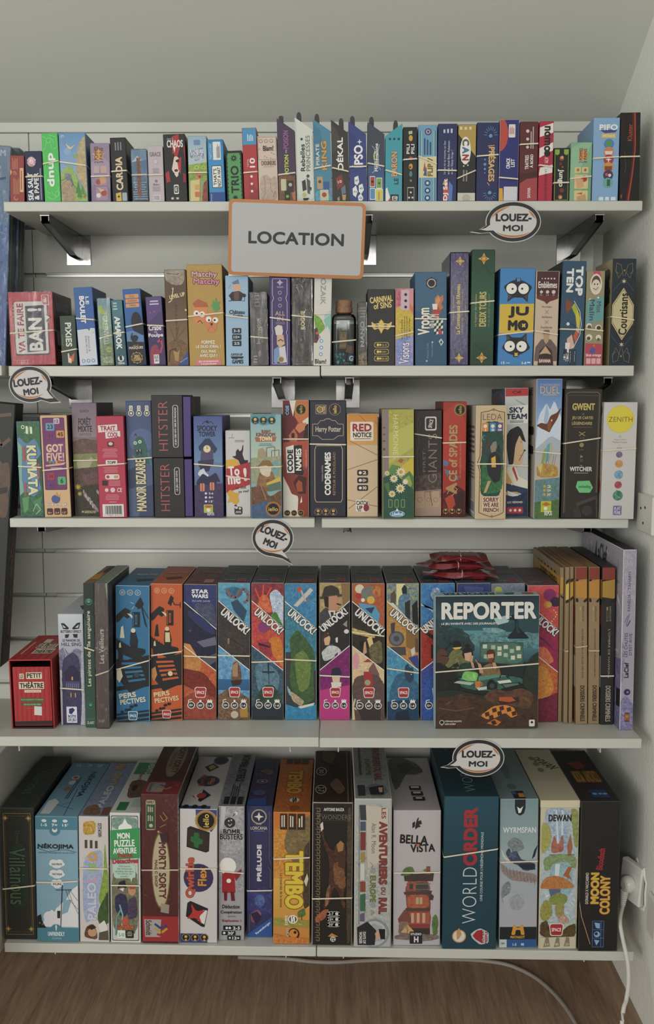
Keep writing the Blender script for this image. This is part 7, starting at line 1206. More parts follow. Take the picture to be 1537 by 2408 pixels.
bx(4, (1464.7, 1498, 1456.5, 1486, 1293, 1717), .325, {'F': 'a8a4b4', 'R': '7a7888', 'L': 'aca8b4', 'T': '262426'}, [P('b4b0be/a09cb0', 0, 0, 100, 0, 100, 30, 0, 24), T('FANÉLIA - TAHARN', 34, 12, 60, 33.6, '4a465c', 90, -.002), L(3, '3c3868', 30, 42, 56, 35), L(6, '3c3868', 40, 42, 62, 38.6), L(3, '3c3868', 20, 40, 44, 36), T('LES CHUTES', 22, 45.6, 46, 59, '4a465c', 90, -.002), T("D'EST-RIVE", 56, 46, 78, 58, '4a465c', 90, -.002), P('8078a0/a8a4b8', 0, 50, 24, 54, 16, 74, 0, 72), T('LaClef', 24, 62, 58, 70.6, '2c2838', 90, .05), E(50, 78.6, 24, '2c2a5c'), E(54, 78.6, 9, '8c88b0'), P('6c64a0/9c98b8', 0, 84, 40, 80, 100, 86, 100, 100, 0, 100), RR(36, 90, 72, 95.4, '7a3c28', 4), T('M', 42, 91, 66, 94.4, 'c08848', 0, .1)],
   'tall lavender-grey book, last on the fourth shelf against the plaster wall', None, kind='book', cat='book', group='books on the fourth shelf',
   L=[P('a8a4b0/b6b2be', 0, 0, 100, 0, 100, 100, 0, 100), TA('LaClef', 52, 9, 26, 14, 0, '3a3844', .04), L(2, '4a465c', 40, 4, 36, 14), P('8c88a0/6c68a0', 20, 70, 100, 60, 100, 100, 20, 100), P('222226', 92, 78, 100, 77, 100, 87, 92, 88)], edge='e0dee6', chamfer=.0014)
settle(4)

# the face-on cover standing in front
REP = [G(0, 0, 100, 26, '1c2c34', '35606c'), G(0, 26, 100, 50, '5c94a0', '2c5058'), G(0, 50, 100, 100, '1c2e30', '2a1c16'),
       P('2c4a4c/20383c', 0, 16, 12, 22, 24, 24, 34, 30, 40, 40, 0, 46), P('1f3034/2c4448', 0, 30, 20, 28, 34, 34, 40, 42, 0, 50), P('2a4a50', 60, 22, 76, 20, 100, 14, 100, 30, 76, 27, 62, 28), P('3c6c74/6a9ca0', 30, 27, 100, 28, 100, 40, 40, 40), P('a8c8c8', 56, 17, 74, 14, 70, 20, 60, 22), P('8cb4b4/5c8c90', 44, 24, 60, 24, 70, 27, 50, 28),
       # lake monster
       P('14262e', 68.6, 16.8, 71, 14.6, 75, 14, 78, 15.8, 79.6, 19, 80, 23.6, 83, 26, 87, 29, 91, 32.4, 69, 32.4, 71.5, 29, 75.4, 26.4, 77, 22, 75.8, 18.6, 72, 18.2, 69.4, 18.2), P('24424c', 78, 18, 79, 20, 79.4, 25, 82, 28, 79, 28, 77.6, 24), E(72.4, 15.8, .7, 'a8c0c0'),
       # board with notes
       P('3c5c54', 43, 34.5, 85, 35, 85, 53, 43, 49), P('547c6c/48705f', 44, 35.4, 84.2, 36, 84.2, 51.8, 44, 48)] + [P(('c8d0b8', 'a8bca8', 'd8d4b8')[i % 3], x, y, x + 4, y, x + 4, y + 3, x, y + 3) for i, (x, y) in enumerate(((46, 36.4), (54, 37), (60, 38), (66, 37), (72, 40), (78, 38), (60, 42), (66, 43), (73, 45), (79, 44), (47, 44)))] + [
       # lamp
       L(1.6, '22282a', 10, 41, 15, 35.4, 20, 36), P('1a1e20', 17, 37, 20, 33, 24, 34.4, 26, 38, 17, 38.6), P('e0b860', 16.6, 38.6, 26, 38, 24, 39.6, 19, 40), P('7c7848/5c6440', 16, 40, 26, 40, 36, 54, 8, 54),
       # figure in dark coat, seen from the side
       P('5c3c30', 2, 42, 5, 39, 10, 40, 12, 44, 14, 47, 11, 51, 6, 52, 2, 48), L(.8, '1a1a1a', 6, 44.4, 13, 45), P('14181a/23282a', 0, 50, 6, 50, 14, 55, 22, 62, 30, 66, 28, 70, 14, 71, 0, 74), P('7a5040', 26, 66, 33, 63, 35, 65, 30, 69),
       # woman with bun, hand at cheek
       P('1c1c1e', 26, 44, 27, 39.6, 31, 38, 36, 40, 37, 46, 34, 46, 28, 47), E(31, 37.6, 2.4, '1c1c1e'), P('d0a888', 28, 43, 35, 42, 35.4, 46, 33, 49, 29, 48), P('c49a7c', 34, 44, 37, 45, 36, 50, 33, 49), P('2c4a3c/20382f', 22, 56, 24, 51, 30, 49.6, 37, 51, 40, 56, 34, 60, 22, 60), P('c49a7c', 34, 49, 37, 50, 38, 54, 36, 54),
       # bearded man with pencil
       P('5c2c1c', 50, 46, 49.4, 42, 52, 40, 56, 40.6, 58, 43, 57, 49, 53, 51), P('d0a07c', 50.4, 44, 56, 43.4, 56.4, 46.4, 54, 49, 51, 48), P('7a4428', 51, 47, 56, 46.4, 55, 49.6, 52, 50), P('8c744c/74603c', 44, 60, 46, 53, 52, 50.4, 58, 51.6, 62, 54, 64, 61, 54, 63), P('c89470', 55, 50, 58, 50, 60, 54, 57, 55), P('c89470', 41, 50, 44, 51, 47, 58, 43, 58), L(.7, 'd8903c', 42, 52, 39, 47.6),
       # table with laptop, mug, camera, papers
       P('3c6c60/2f5850', 22, 62, 60, 59, 86, 62, 84, 67, 54, 72, 26, 69), P('5c8c80', 22, 62, 60, 59, 70, 60, 40, 64), P('6cb460/8ccc74', 28, 56, 42, 57.4, 40, 64.4, 25, 62.4), L(1, '2a3830', 28, 55.6, 42.6, 57, 40.6, 65), P('a8bca8', 22, 63.6, 38, 65, 34, 67, 18, 65), P('c87838', 38.6, 64, 44, 64, 43.4, 69, 39, 69), L(1.2, 'c87838', 44, 65, 46, 66, 44, 67.6), P('c0ccc0', 40, 69, 50, 68, 52, 70, 42, 71), P('d8dcd0', 60, 64, 72, 63, 74, 65, 62, 66),
       P('121618', 50, 65.4, 53, 63, 56, 63, 58, 65, 60, 65.4, 60, 70, 50, 70.6), E(55, 67.6, 4, '1e2628'), E(55, 67.6, 2.4, '3c4c50'), P('18201f', 63, 66.4, 82, 65, 84, 67, 68, 69.6), P('5c746c', 65, 66.6, 80, 65.6, 81, 66.8, 68, 69), L(1, '26302c', 62, 62, 66, 55, 70, 62), L(1, '26302c', 66, 55, 72, 62.6), L(1.2, '1c2426', 14, 54, 22, 50), E(20, 52, 3, '1c2426', 1.4),
       # dark tree and shore with rocks
       P('2c3a2c/1e2a24', 86, 56, 92, 46, 100, 42, 100, 76, 84, 68), P('1c2a26/28362c', 0, 72, 20, 70, 40, 74, 60, 76, 100, 68, 100, 100, 0, 100), P('3a2a20/50382a', 0, 76, 30, 73, 56, 80, 100, 74, 100, 100, 0, 100), P('4c3428/6a4a38', 46, 76, 56, 70, 70, 72, 84, 69, 96, 74, 92, 86, 70, 82, 54, 80), P('3a281e', 60, 79, 80, 76, 82, 80, 64, 82), P('4a2e22/5c3c2c', 16, 82, 22, 77, 24, 73.4, 28, 74, 27, 79, 34, 82, 30, 85), L(1.2, '6c4c38', 4, 84, 20, 86.4, 38, 84), P('b8542c', 62, 76, 74, 76, 78, 79, 72, 80, 62, 79),
       # chequered scarf
       P('d88838', 44, 90, 56, 83, 68, 82, 76, 84, 80, 90, 74, 92, 68, 88, 58, 92, 50, 93)] + [P('4a2c18', x, y, x + 4, y - 1, x + 5, y + 2, x + 1, y + 3) for x, y in ((48, 88), (55, 85), (62, 83.6), (69, 84.6), (74, 87.6), (60, 87.4), (52, 90.4))] + [P('c8742c', 50, 96, 58, 92.6, 64, 95, 60, 98), P('3a2418', 54, 94.6, 58, 93.6, 60, 96.4, 56, 97.4),
       T('REPORTER', 6, 4.6, 97, 17.6, 'e4e2dc', 0, .1), T('LE JEU INVENTÉ AVEC DES JOURNALISTES', 6, 19.4, 62, 21.8, 'd8dcd8', 0, .05), E(6.6, 95, 2.4, 'd8d4c8'), E(6.6, 95, 1.8, '241c18'), L(.5, 'd8d4c8', 6.6, 96, 6.6, 97.6), T('STÉPHANE ANQUETIL', 9.6, 93.4, 26, 94.9, 'd8d4c8', 0, .04), T('LUDO ACHRAF', 9.6, 95.6, 20, 97, 'd8d4c8', 0, .04), RR(91, 93.4, 96.6, 98.6, 'e0dcd4', 1), P('2a201c', 92.6, 91.6, 95, 91.6, 95, 93.4, 92.6, 93.4), E(93.8, 95.4, 1.2, '2a201c')]
_r = bx(4, (1021.7, 1269, 1022.7, 1263.5, 1402, 1714), .036, {'F': 'a8c4c8', 'R': '2c4248', 'L': 'a8c8cc', 'T': 'a4c0c4'}, [RR(1.2, .8, 98.8, 99.2, '1a2628', .5)] + [e for e in REP],
         'face-on cover box with lake monster and reporters round a table', (56.8, 51), chain=False, T=[T('REPORTER', 8, 20, 58, 80, '26444c', 180, .08), P('3c6068', 66, 30, 78, 24, 76, 76, 68, 80), E(90, 50, 6, 'a85c4c', 26), M(60, 30, 66, 70, 2, '5a8088')], edge='bcd0d2', chamfer=.001)


# red foil card packets lying on the boxes
def packet(label, xa, xb, yc, hh, Yc, z, yawd, seed, d=.075):
    rnd = random.Random(seed)
    X0 = onY(xa, yc, Yc)[0]; X1 = onY(xb, yc, Yc)[0]; L_ = X1 - X0
    t = thing('card_packet', label, 'card packet', ((X0 + X1) / 2, Yc, z), (0, 0, math.radians(yawd)), 'red foil card packets')
    nx, ny = 30, 10
    top = []
    for j in range(ny + 1):
        row = []
        for i in range(nx + 1):
            u, v = i / nx, j / ny
            e = min(1, max(0, (min(u, 1 - u) - .06) / .16)); e = e * e * (3 - 2 * e)
            s_ = min(1, max(0, min(v, 1 - v) / .12)); s_ = s_ ** .5
            row.append((e * s_, u, v))
        top.append(row)
    mb = MB()

    def pt(i, j, sg):
        k, u, v = top[j][i]
        y = (v - .5) * d * (1 + .05 * math.sin(u * 7 + seed))
        zc = hh * .42 + .004 * (1 - k) * math.sin(u * 9 + seed + v * 3)
        return ((u - .5) * L_, y, max(.0004, zc + sg * (hh * .42 * k + .0004 + .0009 * math.sin(i * 1.9 + seed) * math.cos(j * 1.3) * k)))
    for j in range(ny):
        for i in range(nx):
            mb.poly([pt(i, j, 1), pt(i + 1, j, 1), pt(i + 1, j + 1, 1), pt(i, j + 1, 1)], '8c2c30')
            mb.poly([pt(i, j, -1), pt(i, j + 1, -1), pt(i + 1, j + 1, -1), pt(i + 1, j, -1)], '7c2428')
    for i in range(nx):
        mb.poly([pt(i, 0, -1), pt(i + 1, 0, -1), pt(i + 1, 0, 1), pt(i, 0, 1)], '8c2c30'); mb.poly([pt(i, ny, 1), pt(i + 1, ny, 1), pt(i + 1, ny, -1), pt(i, ny, -1)], '8c2c30')
    for j in range(ny):
        mb.poly([pt(0, j, 1), pt(0, j + 1, 1), pt(0, j + 1, -1), pt(0, j, -1)]); mb.poly([pt(nx, j, -1), pt(nx, j + 1, -1), pt(nx, j + 1, 1), pt(nx, j, 1)])
    mb.obj('foil_pouch', FOILRED, t, smooth=True, weld=True)
    b = MB(); u = .52; x = (u - .5) * L_
    loop = [(x - .001, -d / 2 - .0012, hh * .42), (x, -d / 2 * .8, hh * .86 + .0012), (x + .001, 0, hh * .88 + .0014), (x + .002, d / 2 * .8, hh * .86 + .0012), (x + .002, d / 2 + .0012, hh * .42), (x, d / 2 * .7, -.0001), (x, -d / 2 * .7, -.0001)]
    b.tube(loop, .001, n=6, close=True); b.obj('rubber_band', RUBBER_D, t)
    return t


FOILRED = mat('red_foil', (.20, .022, .028), .34, .25, coat=.5, bump=(45, .35, .006), vary=.25, vscale=30)
zt = onY(786, 1371.5, 1.94)[1] + .0018
packet('red foil card packet lowest of its heap, on the escape-game boxes', 994, 1168, 1352, .0165, 2.005, zt, -4, 1)
packet('red foil card packet in the middle of its heap', 982, 1154, 1318, .0155, 2.02, zt + .0170, 3, 2)
packet('red foil card packet topmost of its heap', 1012, 1143, 1298, .014, 2.025, zt + .0328, -2, 3)
# ------------------------------------------------------------------ row 5
D5 = .285
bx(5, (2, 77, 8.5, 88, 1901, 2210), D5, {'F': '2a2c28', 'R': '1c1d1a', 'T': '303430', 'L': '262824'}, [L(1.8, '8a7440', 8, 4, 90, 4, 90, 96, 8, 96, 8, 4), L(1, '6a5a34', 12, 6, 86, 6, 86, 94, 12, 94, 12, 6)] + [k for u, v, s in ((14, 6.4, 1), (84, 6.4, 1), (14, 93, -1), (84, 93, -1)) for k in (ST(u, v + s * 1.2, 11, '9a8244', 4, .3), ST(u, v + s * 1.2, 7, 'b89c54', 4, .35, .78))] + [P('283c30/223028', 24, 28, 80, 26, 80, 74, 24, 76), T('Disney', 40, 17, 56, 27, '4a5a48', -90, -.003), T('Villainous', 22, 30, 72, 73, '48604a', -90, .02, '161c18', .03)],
   'dark green-black box with thin gold frame, at the divider end of the bottom shelf', (61, 58), T=[P('36403a/2a302c', 6, 6, 94, 6, 94, 94, 6, 94), T('Villainous', 30, 30, 70, 76, '4a5c4c', -90, .02)], edge='3c3f3a', chamfer=.0014)
bx(5, (81.5, 182.7, 88.5, 185.5, 1921.5, 2215), D5, {'F': '86acc0', 'R': '5a7c90', 'T': '6a98b0'}, [P('4a8498', 0, 0, 100, 0, 100, 10.4, 0, 10.4), E(46, 11, 13, '4a8498'), E(46, 10.6, 6, 'e4e8ea'), E(46, 9.4, 4, '4a8498')] + [k for i, t in enumerate(('1-5', '7+', "15'")) for k in (T(t, 14 + 25 * i, 5.6, 28 + 25 * i, 7.8, 'e4e8ea', 0, .08), E(21 + 25 * i, 3.4, 6, 'd8e0e4', 1.2))] + [T('NÉKOJIMA', 5, 21, 90, 26.4, '202830', 0, .07), L(.8, '202830', 2, 25, 30, 28, 70, 26, 96, 28), T("MAINTENEZ L'ÉQUILIBRE SUR L'ÎLE DES CHATS", 6, 28, 92, 29.4, '33485a', 0, .02)] + [k for u, v, r_, t in ((50, 37.6, 19, 'DEXTÉRITÉ'), (50, 45.8, 19, 'TACTIQUE'), (50, 53.6, 15, 'FUN')) for k in (E(u, v, r_, 'e0e4e6', 2.4), E(u - r_ * .4, v - 1.6, r_ * .5, 'e0e4e6', 2), E(u + r_ * .35, v - 1.8, r_ * .45, 'e0e4e6', 2), E(u, v + 1.4, r_ * .6, 'e0e4e6', 2), T(t, u - r_ * .62, v - .9, u + r_ * .62, v + .9, '26323c', 0, .06))] + [P('e0e0e4', 10, 88, 24, 78, 36, 74, 44, 76, 56, 70, 70, 66, 84, 58, 100, 54, 100, 88), E(30, 80, 14, 'e0e0e4'), E(60, 76, 16, 'e0e0e4'), P('86acc0', 64, 66, 84, 66, 74, 76, 60, 78), L(2, '1e262c', 62, 54, 57, 88), L(1.4, '1e262c', 46, 58.4, 84, 58), L(.8, '1e262c', 70, 58, 78, 66, 100, 74), L(.8, '1e262c', 76, 58, 86, 68, 100, 78), L(.8, '1e262c', 80, 58, 92, 64, 100, 67), P('26343c', 49, 75, 57, 75, 56, 81, 49, 81), P('141a1c', 0, 80, 10, 78, 12, 83, 22, 89, 0, 89), E(7, 85, 2.4, '4a7a68'), E(14, 86, 2, '4a7a68'), P('4a8498', 0, 89, 100, 89, 100, 100, 0, 100), E(46, 90, 13, '4a8498'), P('e0e8ea', 44, 87.4, 46, 86, 48, 87.4, 47, 91, 45, 91), T('UNFRIENDLY', 26, 92, 66, 95.4, 'dfe8ea', 0, .08), T('Games', 36, 96, 58, 98, 'a8c8d0')],
   'pale blue box with white clouds, power pole and black brush-letter title', (52, 50.6, -.6), T=[G(0, 0, 100, 100, '5a8ca8', '7aa4ba'), T('NÉKOJIMA', 62, 18, 84, 66, '1e2830', -90, .06), P('d0d8dc', 6, 74, 20, 70, 34, 76, 30, 96, 8, 96), L(1.4, '1e2830', 58, 52, 66, 98), L(1.4, '1e2830', 30, 80, 80, 88), L(1.4, '1e2830', 46, 80, 62, 76), E(34, 30, 9, 'd8c8c4', 4), E(34, 40, 9, 'd8d0c8', 4), E(32, 52, 9, '8a7450', 4), E(34, 30, 6, 'a84c44', 2.6), M(42, 24, 52, 70, 2, '33485a', True), T('1-5', 16, 3, 26, 8, 'd0dce0'), T('7+', 46, 3, 56, 8, 'd0dce0'), T("15'", 72, 3, 84, 8, 'd0dce0')])
bx(5, (183.5, 255, 189.5, 256, 1921, 2216.5), D5, {'F': 'd2ccc8', 'R': '8a8884', 'T': '8c94a4'}, [P('d8b450/b0843c', 16, 4, 58, 3.4, 56, 14, 15, 14.6), L(1, '6a4a28', 18, 8, 40, 6, 52, 12), L(1, '6a4a28', 24, 14, 34, 6), T('HANS IM GLÜCK', 62, 5, 78, 16, '3a3634', 90, .03), M(20, 18, 72, 25, 3, '4a4644', True), P('98a8cc/b0bcd8', 14, 34, 40, 28, 72, 26, 80, 30, 76, 60, 60, 76, 20, 86, 10, 70), P('7a9a3c/94b050', 88, 18, 94, 38, 100, 50, 100, 74, 80, 74, 64, 66, 76, 52, 84, 40), P('4a6a34/38502c', 66, 72, 100, 58, 100, 84, 70, 88, 60, 80), P('3a4a2c', 90, 60, 100, 62, 100, 80, 92, 74), T('PALEO', 26, 52, 58, 82, 'c8cce0', 90, .09, '8c94bc', .02), T('L', 26, 47.6, 58, 51.4, 'd8a0b8', 90, .1), T('I', 26, 44.6, 58, 46.4, 'a8b8d0', 90, .1), T('N', 30, 37, 60, 43, '98bc6c', 90, .1), T('O', 30, 28, 62, 35.4, 'd8a04c', 90, .1), P('5c3c2c/7c5440', 14, 96, 20, 88, 40, 85, 56, 90, 60, 98), E(42, 92, 15, 'c89870', 3.4), P('3a2a24', 24, 88, 44, 85.4, 56, 88, 40, 90), L(3, '4a3a34', 16, 94, 28, 92), P('e0dcd8', 62, 86, 84, 82, 96, 88, 92, 94, 72, 92), P('5c5444', 66, 92, 96, 90, 98, 98, 64, 98)],
   'white box with pastel vertical lettering and a grassy edge, beside the pale blue box', (40.6, 40.6), T=[P('9098a8/7a88a8', 0, 0, 100, 0, 100, 100, 0, 100), P('b8a078/8a7850', 30, 3, 64, 3, 62, 14, 28, 14), T('PALEO', 40, 46, 66, 86, 'c0c4d4', 90, .09), T('LINO', 40, 20, 66, 44, 'b8a868', 90, .09), P('6a4c38/8c6c54', 10, 84, 40, 80, 60, 88, 70, 98, 8, 98), P('7a5040', 70, 86, 94, 84, 98, 98, 72, 98)], edge='d8d4d0')
bx(5, (257.5, 329, 261.5, 331, 1912.7, 2218), D5, {'F': 'd8d8d4', 'R': '8c8c88', 'T': 'd0d0cc'}, [RR(4, 2, 94, 98.4, '4a5a54', 4), RR(6, 2.6, 92, 97.8, 'c8ccc4', 4), P('6c8c88/90a8a0', 6, 3, 92, 3, 92, 14, 6, 12), P('eef0ec', 36, 11, 50, 4, 64, 10, 62, 13, 38, 13), P('eef0ec', 30, 10, 40, 8, 40, 13, 28, 13), P('eef0ec', 72, 9.6, 60, 8, 60, 13, 74, 12.6), P('3c9c5c', 0, 13.4, 100, 11, 100, 34, 0, 36), T('MON', 24, 15, 66, 19.6, 'f0f0ea', 3, .1), T('PUZZLE', 14, 20.4, 82, 25.6, 'f0f0ea', 3, .1), T('AVENTURE', 10, 26.4, 88, 31, 'f0f0ea', 3, .1), T('Petits', 26, 30.4, 74, 34, 'c04850', 3, .08, '5a1820', .03), T('Détectives', 8, 34.6, 92, 38.4, 'c04850', 3, .08, '5a1820', .03), P('5c6a50/8c8468', 6, 40, 92, 40, 92, 94, 6, 94), P('b8d8c8', 12, 39, 84, 38.6, 84, 49, 74, 49.4, 70, 53, 66, 49.6, 12, 50)] + [T(t, a, 39.6 + 2 * i, b, 41.2 + 2 * i, '3a4a44', 0, .03) for i, (t, a, b) in enumerate((('Découvre', 30, 66), ('les histoires', 24, 72), ('cachées derrière', 16, 78), ('les pièces du', 24, 72), ('puzzle !', 34, 62)))] + [P('2a2430', 28, 53, 48, 51, 54, 57, 24, 58), E(38, 60, 15, '7c7064', 3.4), P('e4e0dc', 30, 58, 46, 57, 42, 60), P('2e2c4c/3c3a5c', 14, 64, 34, 61, 54, 63, 60, 76, 44, 80, 16, 76), E(72, 59, 13, 'c8946c', 4), P('a8543c', 62, 55, 84, 54, 82, 58, 64, 58), P('5c4a64/3c3448', 58, 66, 86, 63, 90, 80, 56, 82), L(5, '6c9c9c', 16, 94, 20, 80, 34, 74), L(5, '88b0a8', 34, 94, 40, 78, 30, 70), P('c05848', 34, 83, 48, 79, 62, 82, 56, 86, 40, 86), T('Gameflow', 22, 85.4, 78, 89, 'd8683c', 0, .08, '4a2018', .03), RR(22, 90, 48, 96, 'e4ece4', 2), T('5-10', 26, 92, 44, 95, '3c9c5c', 0, .08), RR(50, 90, 76, 96, '20221f', 2), M(54, 91, 72, 95, 3, 'b0b0a0')],
   'white and green puzzle box with cartoon animal detectives', (55, 55), T=[RR(10, 6, 96, 30, '3c8c5c', 2), T('MON PUZZLE', 76, 4, 96, 40, 'c8dccc', -90, .06), T('AVENTURE', 50, 2, 74, 38, 'c8dccc', -90, .06), T('Petits', 36, 26, 48, 46, 'a84450', -90, .06), P('4a3a30/7a6048', 14, 44, 50, 40, 90, 48, 86, 72, 30, 76), E(40, 56, 10, '2a2430', 6), RR(16, 82, 48, 96, '2f7850', 2), RR(58, 76, 92, 90, 'b0c0bc', 3)], edge='e4e4e0')
bx(5, (331, 420, 334.5, 421.6, 1868, 2218), D5, {'F': '5c2224', 'R': '3c1618', 'T': '662628'}, [P('b42c34', 0, 82, 100, 82, 100, 99, 0, 99), RR(13, 4, 38, 24, 'c8c0a0', 4), T('FAMILY', 15, 4.6, 36, 6.4, '4a2420', 0, .05), P('3c5c3c', 14, 7, 37, 7, 37, 23.4, 14, 23.4), M(18, 8, 34, 12, 3, 'd8d8b8', True), M(18, 14, 34, 18, 3, 'd8d8b8', True), E(26, 21, 5, 'd8d8b8'), L(2.4, 'a89848', 50, 14, 60, 18, 70, 16, 58, 12), L(1.6, 'b8a858', 66, 20, 50, 22), E(46, 25, 3, 'c0b898'), E(52, 51, 25, '8a7434', 26), E(52, 51, 22.6, 'd4caa6', 24.6), T('MORTY SORTY', 46, 32, 66, 70, '6a2c28', -90, .08), T('MAGIC SHOP', 35, 44, 43, 62, '6a2c28', -90, .06), P('3a2430', 48, 26, 70, 26, 72, 32, 54, 32), P('b0a890', 52, 73, 74, 74, 72, 80, 50, 79), P('c4bcb8', 6, 84, 52, 84, 48, 96, 8, 96), T('Schmidt', 10, 84.6, 26, 95, '3a3634', -90, .04), L(6, '2c4a98', 34, 87, 50, 90, 66, 88), L(6, 'd8b82c', 34, 90, 52, 93, 68, 90), L(6, 'c03038', 40, 94, 54, 95, 72, 91)],
   'maroon box with cream oval vertical title and a bright red foot', (50.5, 50), T=[P('742a2c', 0, 0, 100, 0, 100, 100, 0, 100), E(56, 34, 24, 'b8ac88', 36), E(56, 34, 21, 'c8bc98', 33), T('MORTY SORTY', 52, 6, 72, 62, '6a2c28', -90, .08), T('MAGIC SHOP', 40, 20, 49, 50, '6a2c28', -90, .05), P('b42c34', 0, 78, 100, 78, 100, 100, 0, 100), RR(10, 80, 54, 97, 'c4bcb8', 6), L(5, '2c4a98', 40, 84, 60, 88, 72, 84), L(5, 'd8b82c', 40, 88, 62, 92, 74, 88), T('Schmidt', 14, 82, 24, 96, '3a3634', -90, .04)], wrap=True)
QT = lambda s=1: []
bx(5, (422.6, 511, 422.6, 511, 1904, 2218), D5, {'F': 'd0cccc', 'R': '94908e', 'T': 'c4c0c0'}, [P('34488c', 42, 0, 100, 0, 96, 12, 84, 17, 74, 14, 60, 16, 44, 8)] + IEL(70, 8.4, 25, 'b88c48', 90) + [P('2a2422', 20, 14, 28, 12.6, 80, 17, 78, 31, 70, 32, 18, 28), P('342c28', 22, 14.4, 78, 18.4, 72, 31, 20, 27.4), P('2c6c3c', 38, 17, 52, 18, 52, 21.6, 62, 22.6, 60, 26, 52, 25.6, 50, 29, 38, 28, 38, 24.8, 28, 23.6, 30, 20, 38, 20.6),
    E(50, 51, 40, '3a3458', 10.6), T('Qwirkle', 16, 36, 42, 66, 'c05840', 90, .08, '8c2c24', .03), T('Flex', 48, 43, 72, 57, 'd89038', 90, .09, '3a2c4c', .02), P('242024', 20, 70, 28, 68.4, 76, 74, 66, 88, 58, 87.6, 16, 80), P('e0dcd8', 62, 75, 74, 75.4, 66, 86, 48, 83), P('b83434', 30, 70, 44, 76, 70, 75, 52, 80, 60, 86, 42, 81, 18, 82, 34, 77), P('2c4080', 0, 93, 70, 93, 72, 100, 0, 100), P('2c4080', 62, 93, 74, 95, 74, 100, 60, 100)] + [k for i in range(3) for k in (E(16 + 25 * i, 96, 11, 'b0904c'), E(16 + 25 * i, 96, 9.8, '211d1c'), E(16 + 25 * i, 95.4, 4, 'd8b050'), E(16 + 25 * i, 97.8, 3, 'd8b050', .6))],
   'white tile-game box with green cross tile and orange bubbly vertical title', (44, 43.6), T=[P('242024', 28, 22, 50, 14, 70, 22, 46, 32), P('b0a038', 38, 22, 50, 17, 62, 22, 48, 28), E(70, 8, 22, '2c3c6c', 9), E(70, 8, 16, '1c1a1c', 6), E(52, 50, 32, '3a3458', 10), T('Qwirkle', 26, 38, 44, 60, 'a84c3c', 90, .08), T('Flex', 52, 44, 70, 56, 'c08438', 90, .08), P('242024', 22, 78, 46, 66, 72, 76, 48, 88), P('d8d4d0', 24, 77, 46, 67, 40, 86), E(46, 77, 13, 'a84434', 5), P('2c4080', 0, 95, 80, 95, 80, 100, 0, 100), E(14, 96, 8, '211d1c', 3), E(38, 96, 8, '211d1c', 3), E(62, 96, 8, '211d1c', 3)], edge='dedad8')
bx(5, (513, 574, 513, 574, 1897, 2212), D5, {'F': 'a4a4aa', 'R': '74747a', 'T': '84848a'}, [P('8e8e94/b8b8be', 0, 0, 100, 0, 100, 42, 0, 50), P('c8c8cc', 10, 0, 30, 0, 20, 14, 0, 20), P('b0b0b6/8a8a90', 0, 40, 100, 30, 100, 64, 0, 66), E(44, 12, 21, '26262a'), E(44, 12, 18, '34343a'), ST(68, 5, 11, 'e4e4e0', 5, .4), L(3, '26262a', 56, 7, 66, 5), E(40, 10.6, 3, 'd8d8d4'), E(50, 10, 3, 'd8d8d4'), L(2.4, 'd8d8d4', 38, 13, 44, 14.4, 52, 12.6), T('BOMB', 18, 16.6, 84, 20.8, '202024', 0, .12, 'c8c8cc', .03), T('BUSTERS', 6, 20, 94, 24.4, '202024', 0, .12, 'c8c8cc', .03), E(36, 44, 33, 'e4e0dc', 6.4), E(36, 44, 31, 'ece8e4', 6), P('a0242c', 14, 50, 34, 48, 62, 50, 66, 64, 14, 64), P('8c2028', 60, 50, 82, 47, 90, 46, 88, 50, 68, 55), E(40, 55, 9, 'ece8e4'), P('6c1a20', 20, 63, 34, 63, 32, 70, 22, 70), P('6c1a20', 46, 63, 60, 63, 64, 70, 50, 70), T('Déduction', 14, 73, 82, 75.8, '2a2a2e', 0, .03), T('Coopération', 8, 77.4, 90, 80.2, '2a2a2e', 0, .03), T('(parfois)', 36, 81, 66, 82.6, '4a4a4e'), T('Explosion !', 14, 84, 88, 86.4, '9c3030', 0, .04), RR(18, 88.6, 88, 92, '1c1c20', 2), T('2-5', 56, 89.2, 84, 91.6, 'e4e4e4', 0, .08), E(32, 90.4, 5, 'e4e4e4'), E(44, 90.4, 5, 'e4e4e4'), RR(12, 92.8, 66, 95.8, '1c1c20', 2), T("30'", 36, 93.2, 60, 95.4, 'e4e4e4', 0, .08), E(22, 94.2, 5, 'e4e4e4'), RR(34, 96.2, 86, 99.4, '1c1c20', 2), T('12+', 54, 96.8, 82, 99, 'e4e4e4', 0, .08), E(44, 97.8, 4, 'e4e4e4')],
   'grey box with round black bomb and small red-suited figure', (47.6, 49), T=[P('6a6a70/90909a', 0, 0, 100, 0, 100, 100, 0, 100), T('BOMB', 46, 2, 80, 22, '222226', -90, .12), T('BUSTERS', 40, 22, 76, 56, '222226', -90, .12), M(36, 58, 70, 84, 4, '3a3a3e', True), RR(16, 84, 36, 97, '1c1c20', 2), RR(42, 84, 62, 97, '1c1c20', 2), RR(68, 84, 90, 97, '1c1c20', 2)], edge='b4b4ba')
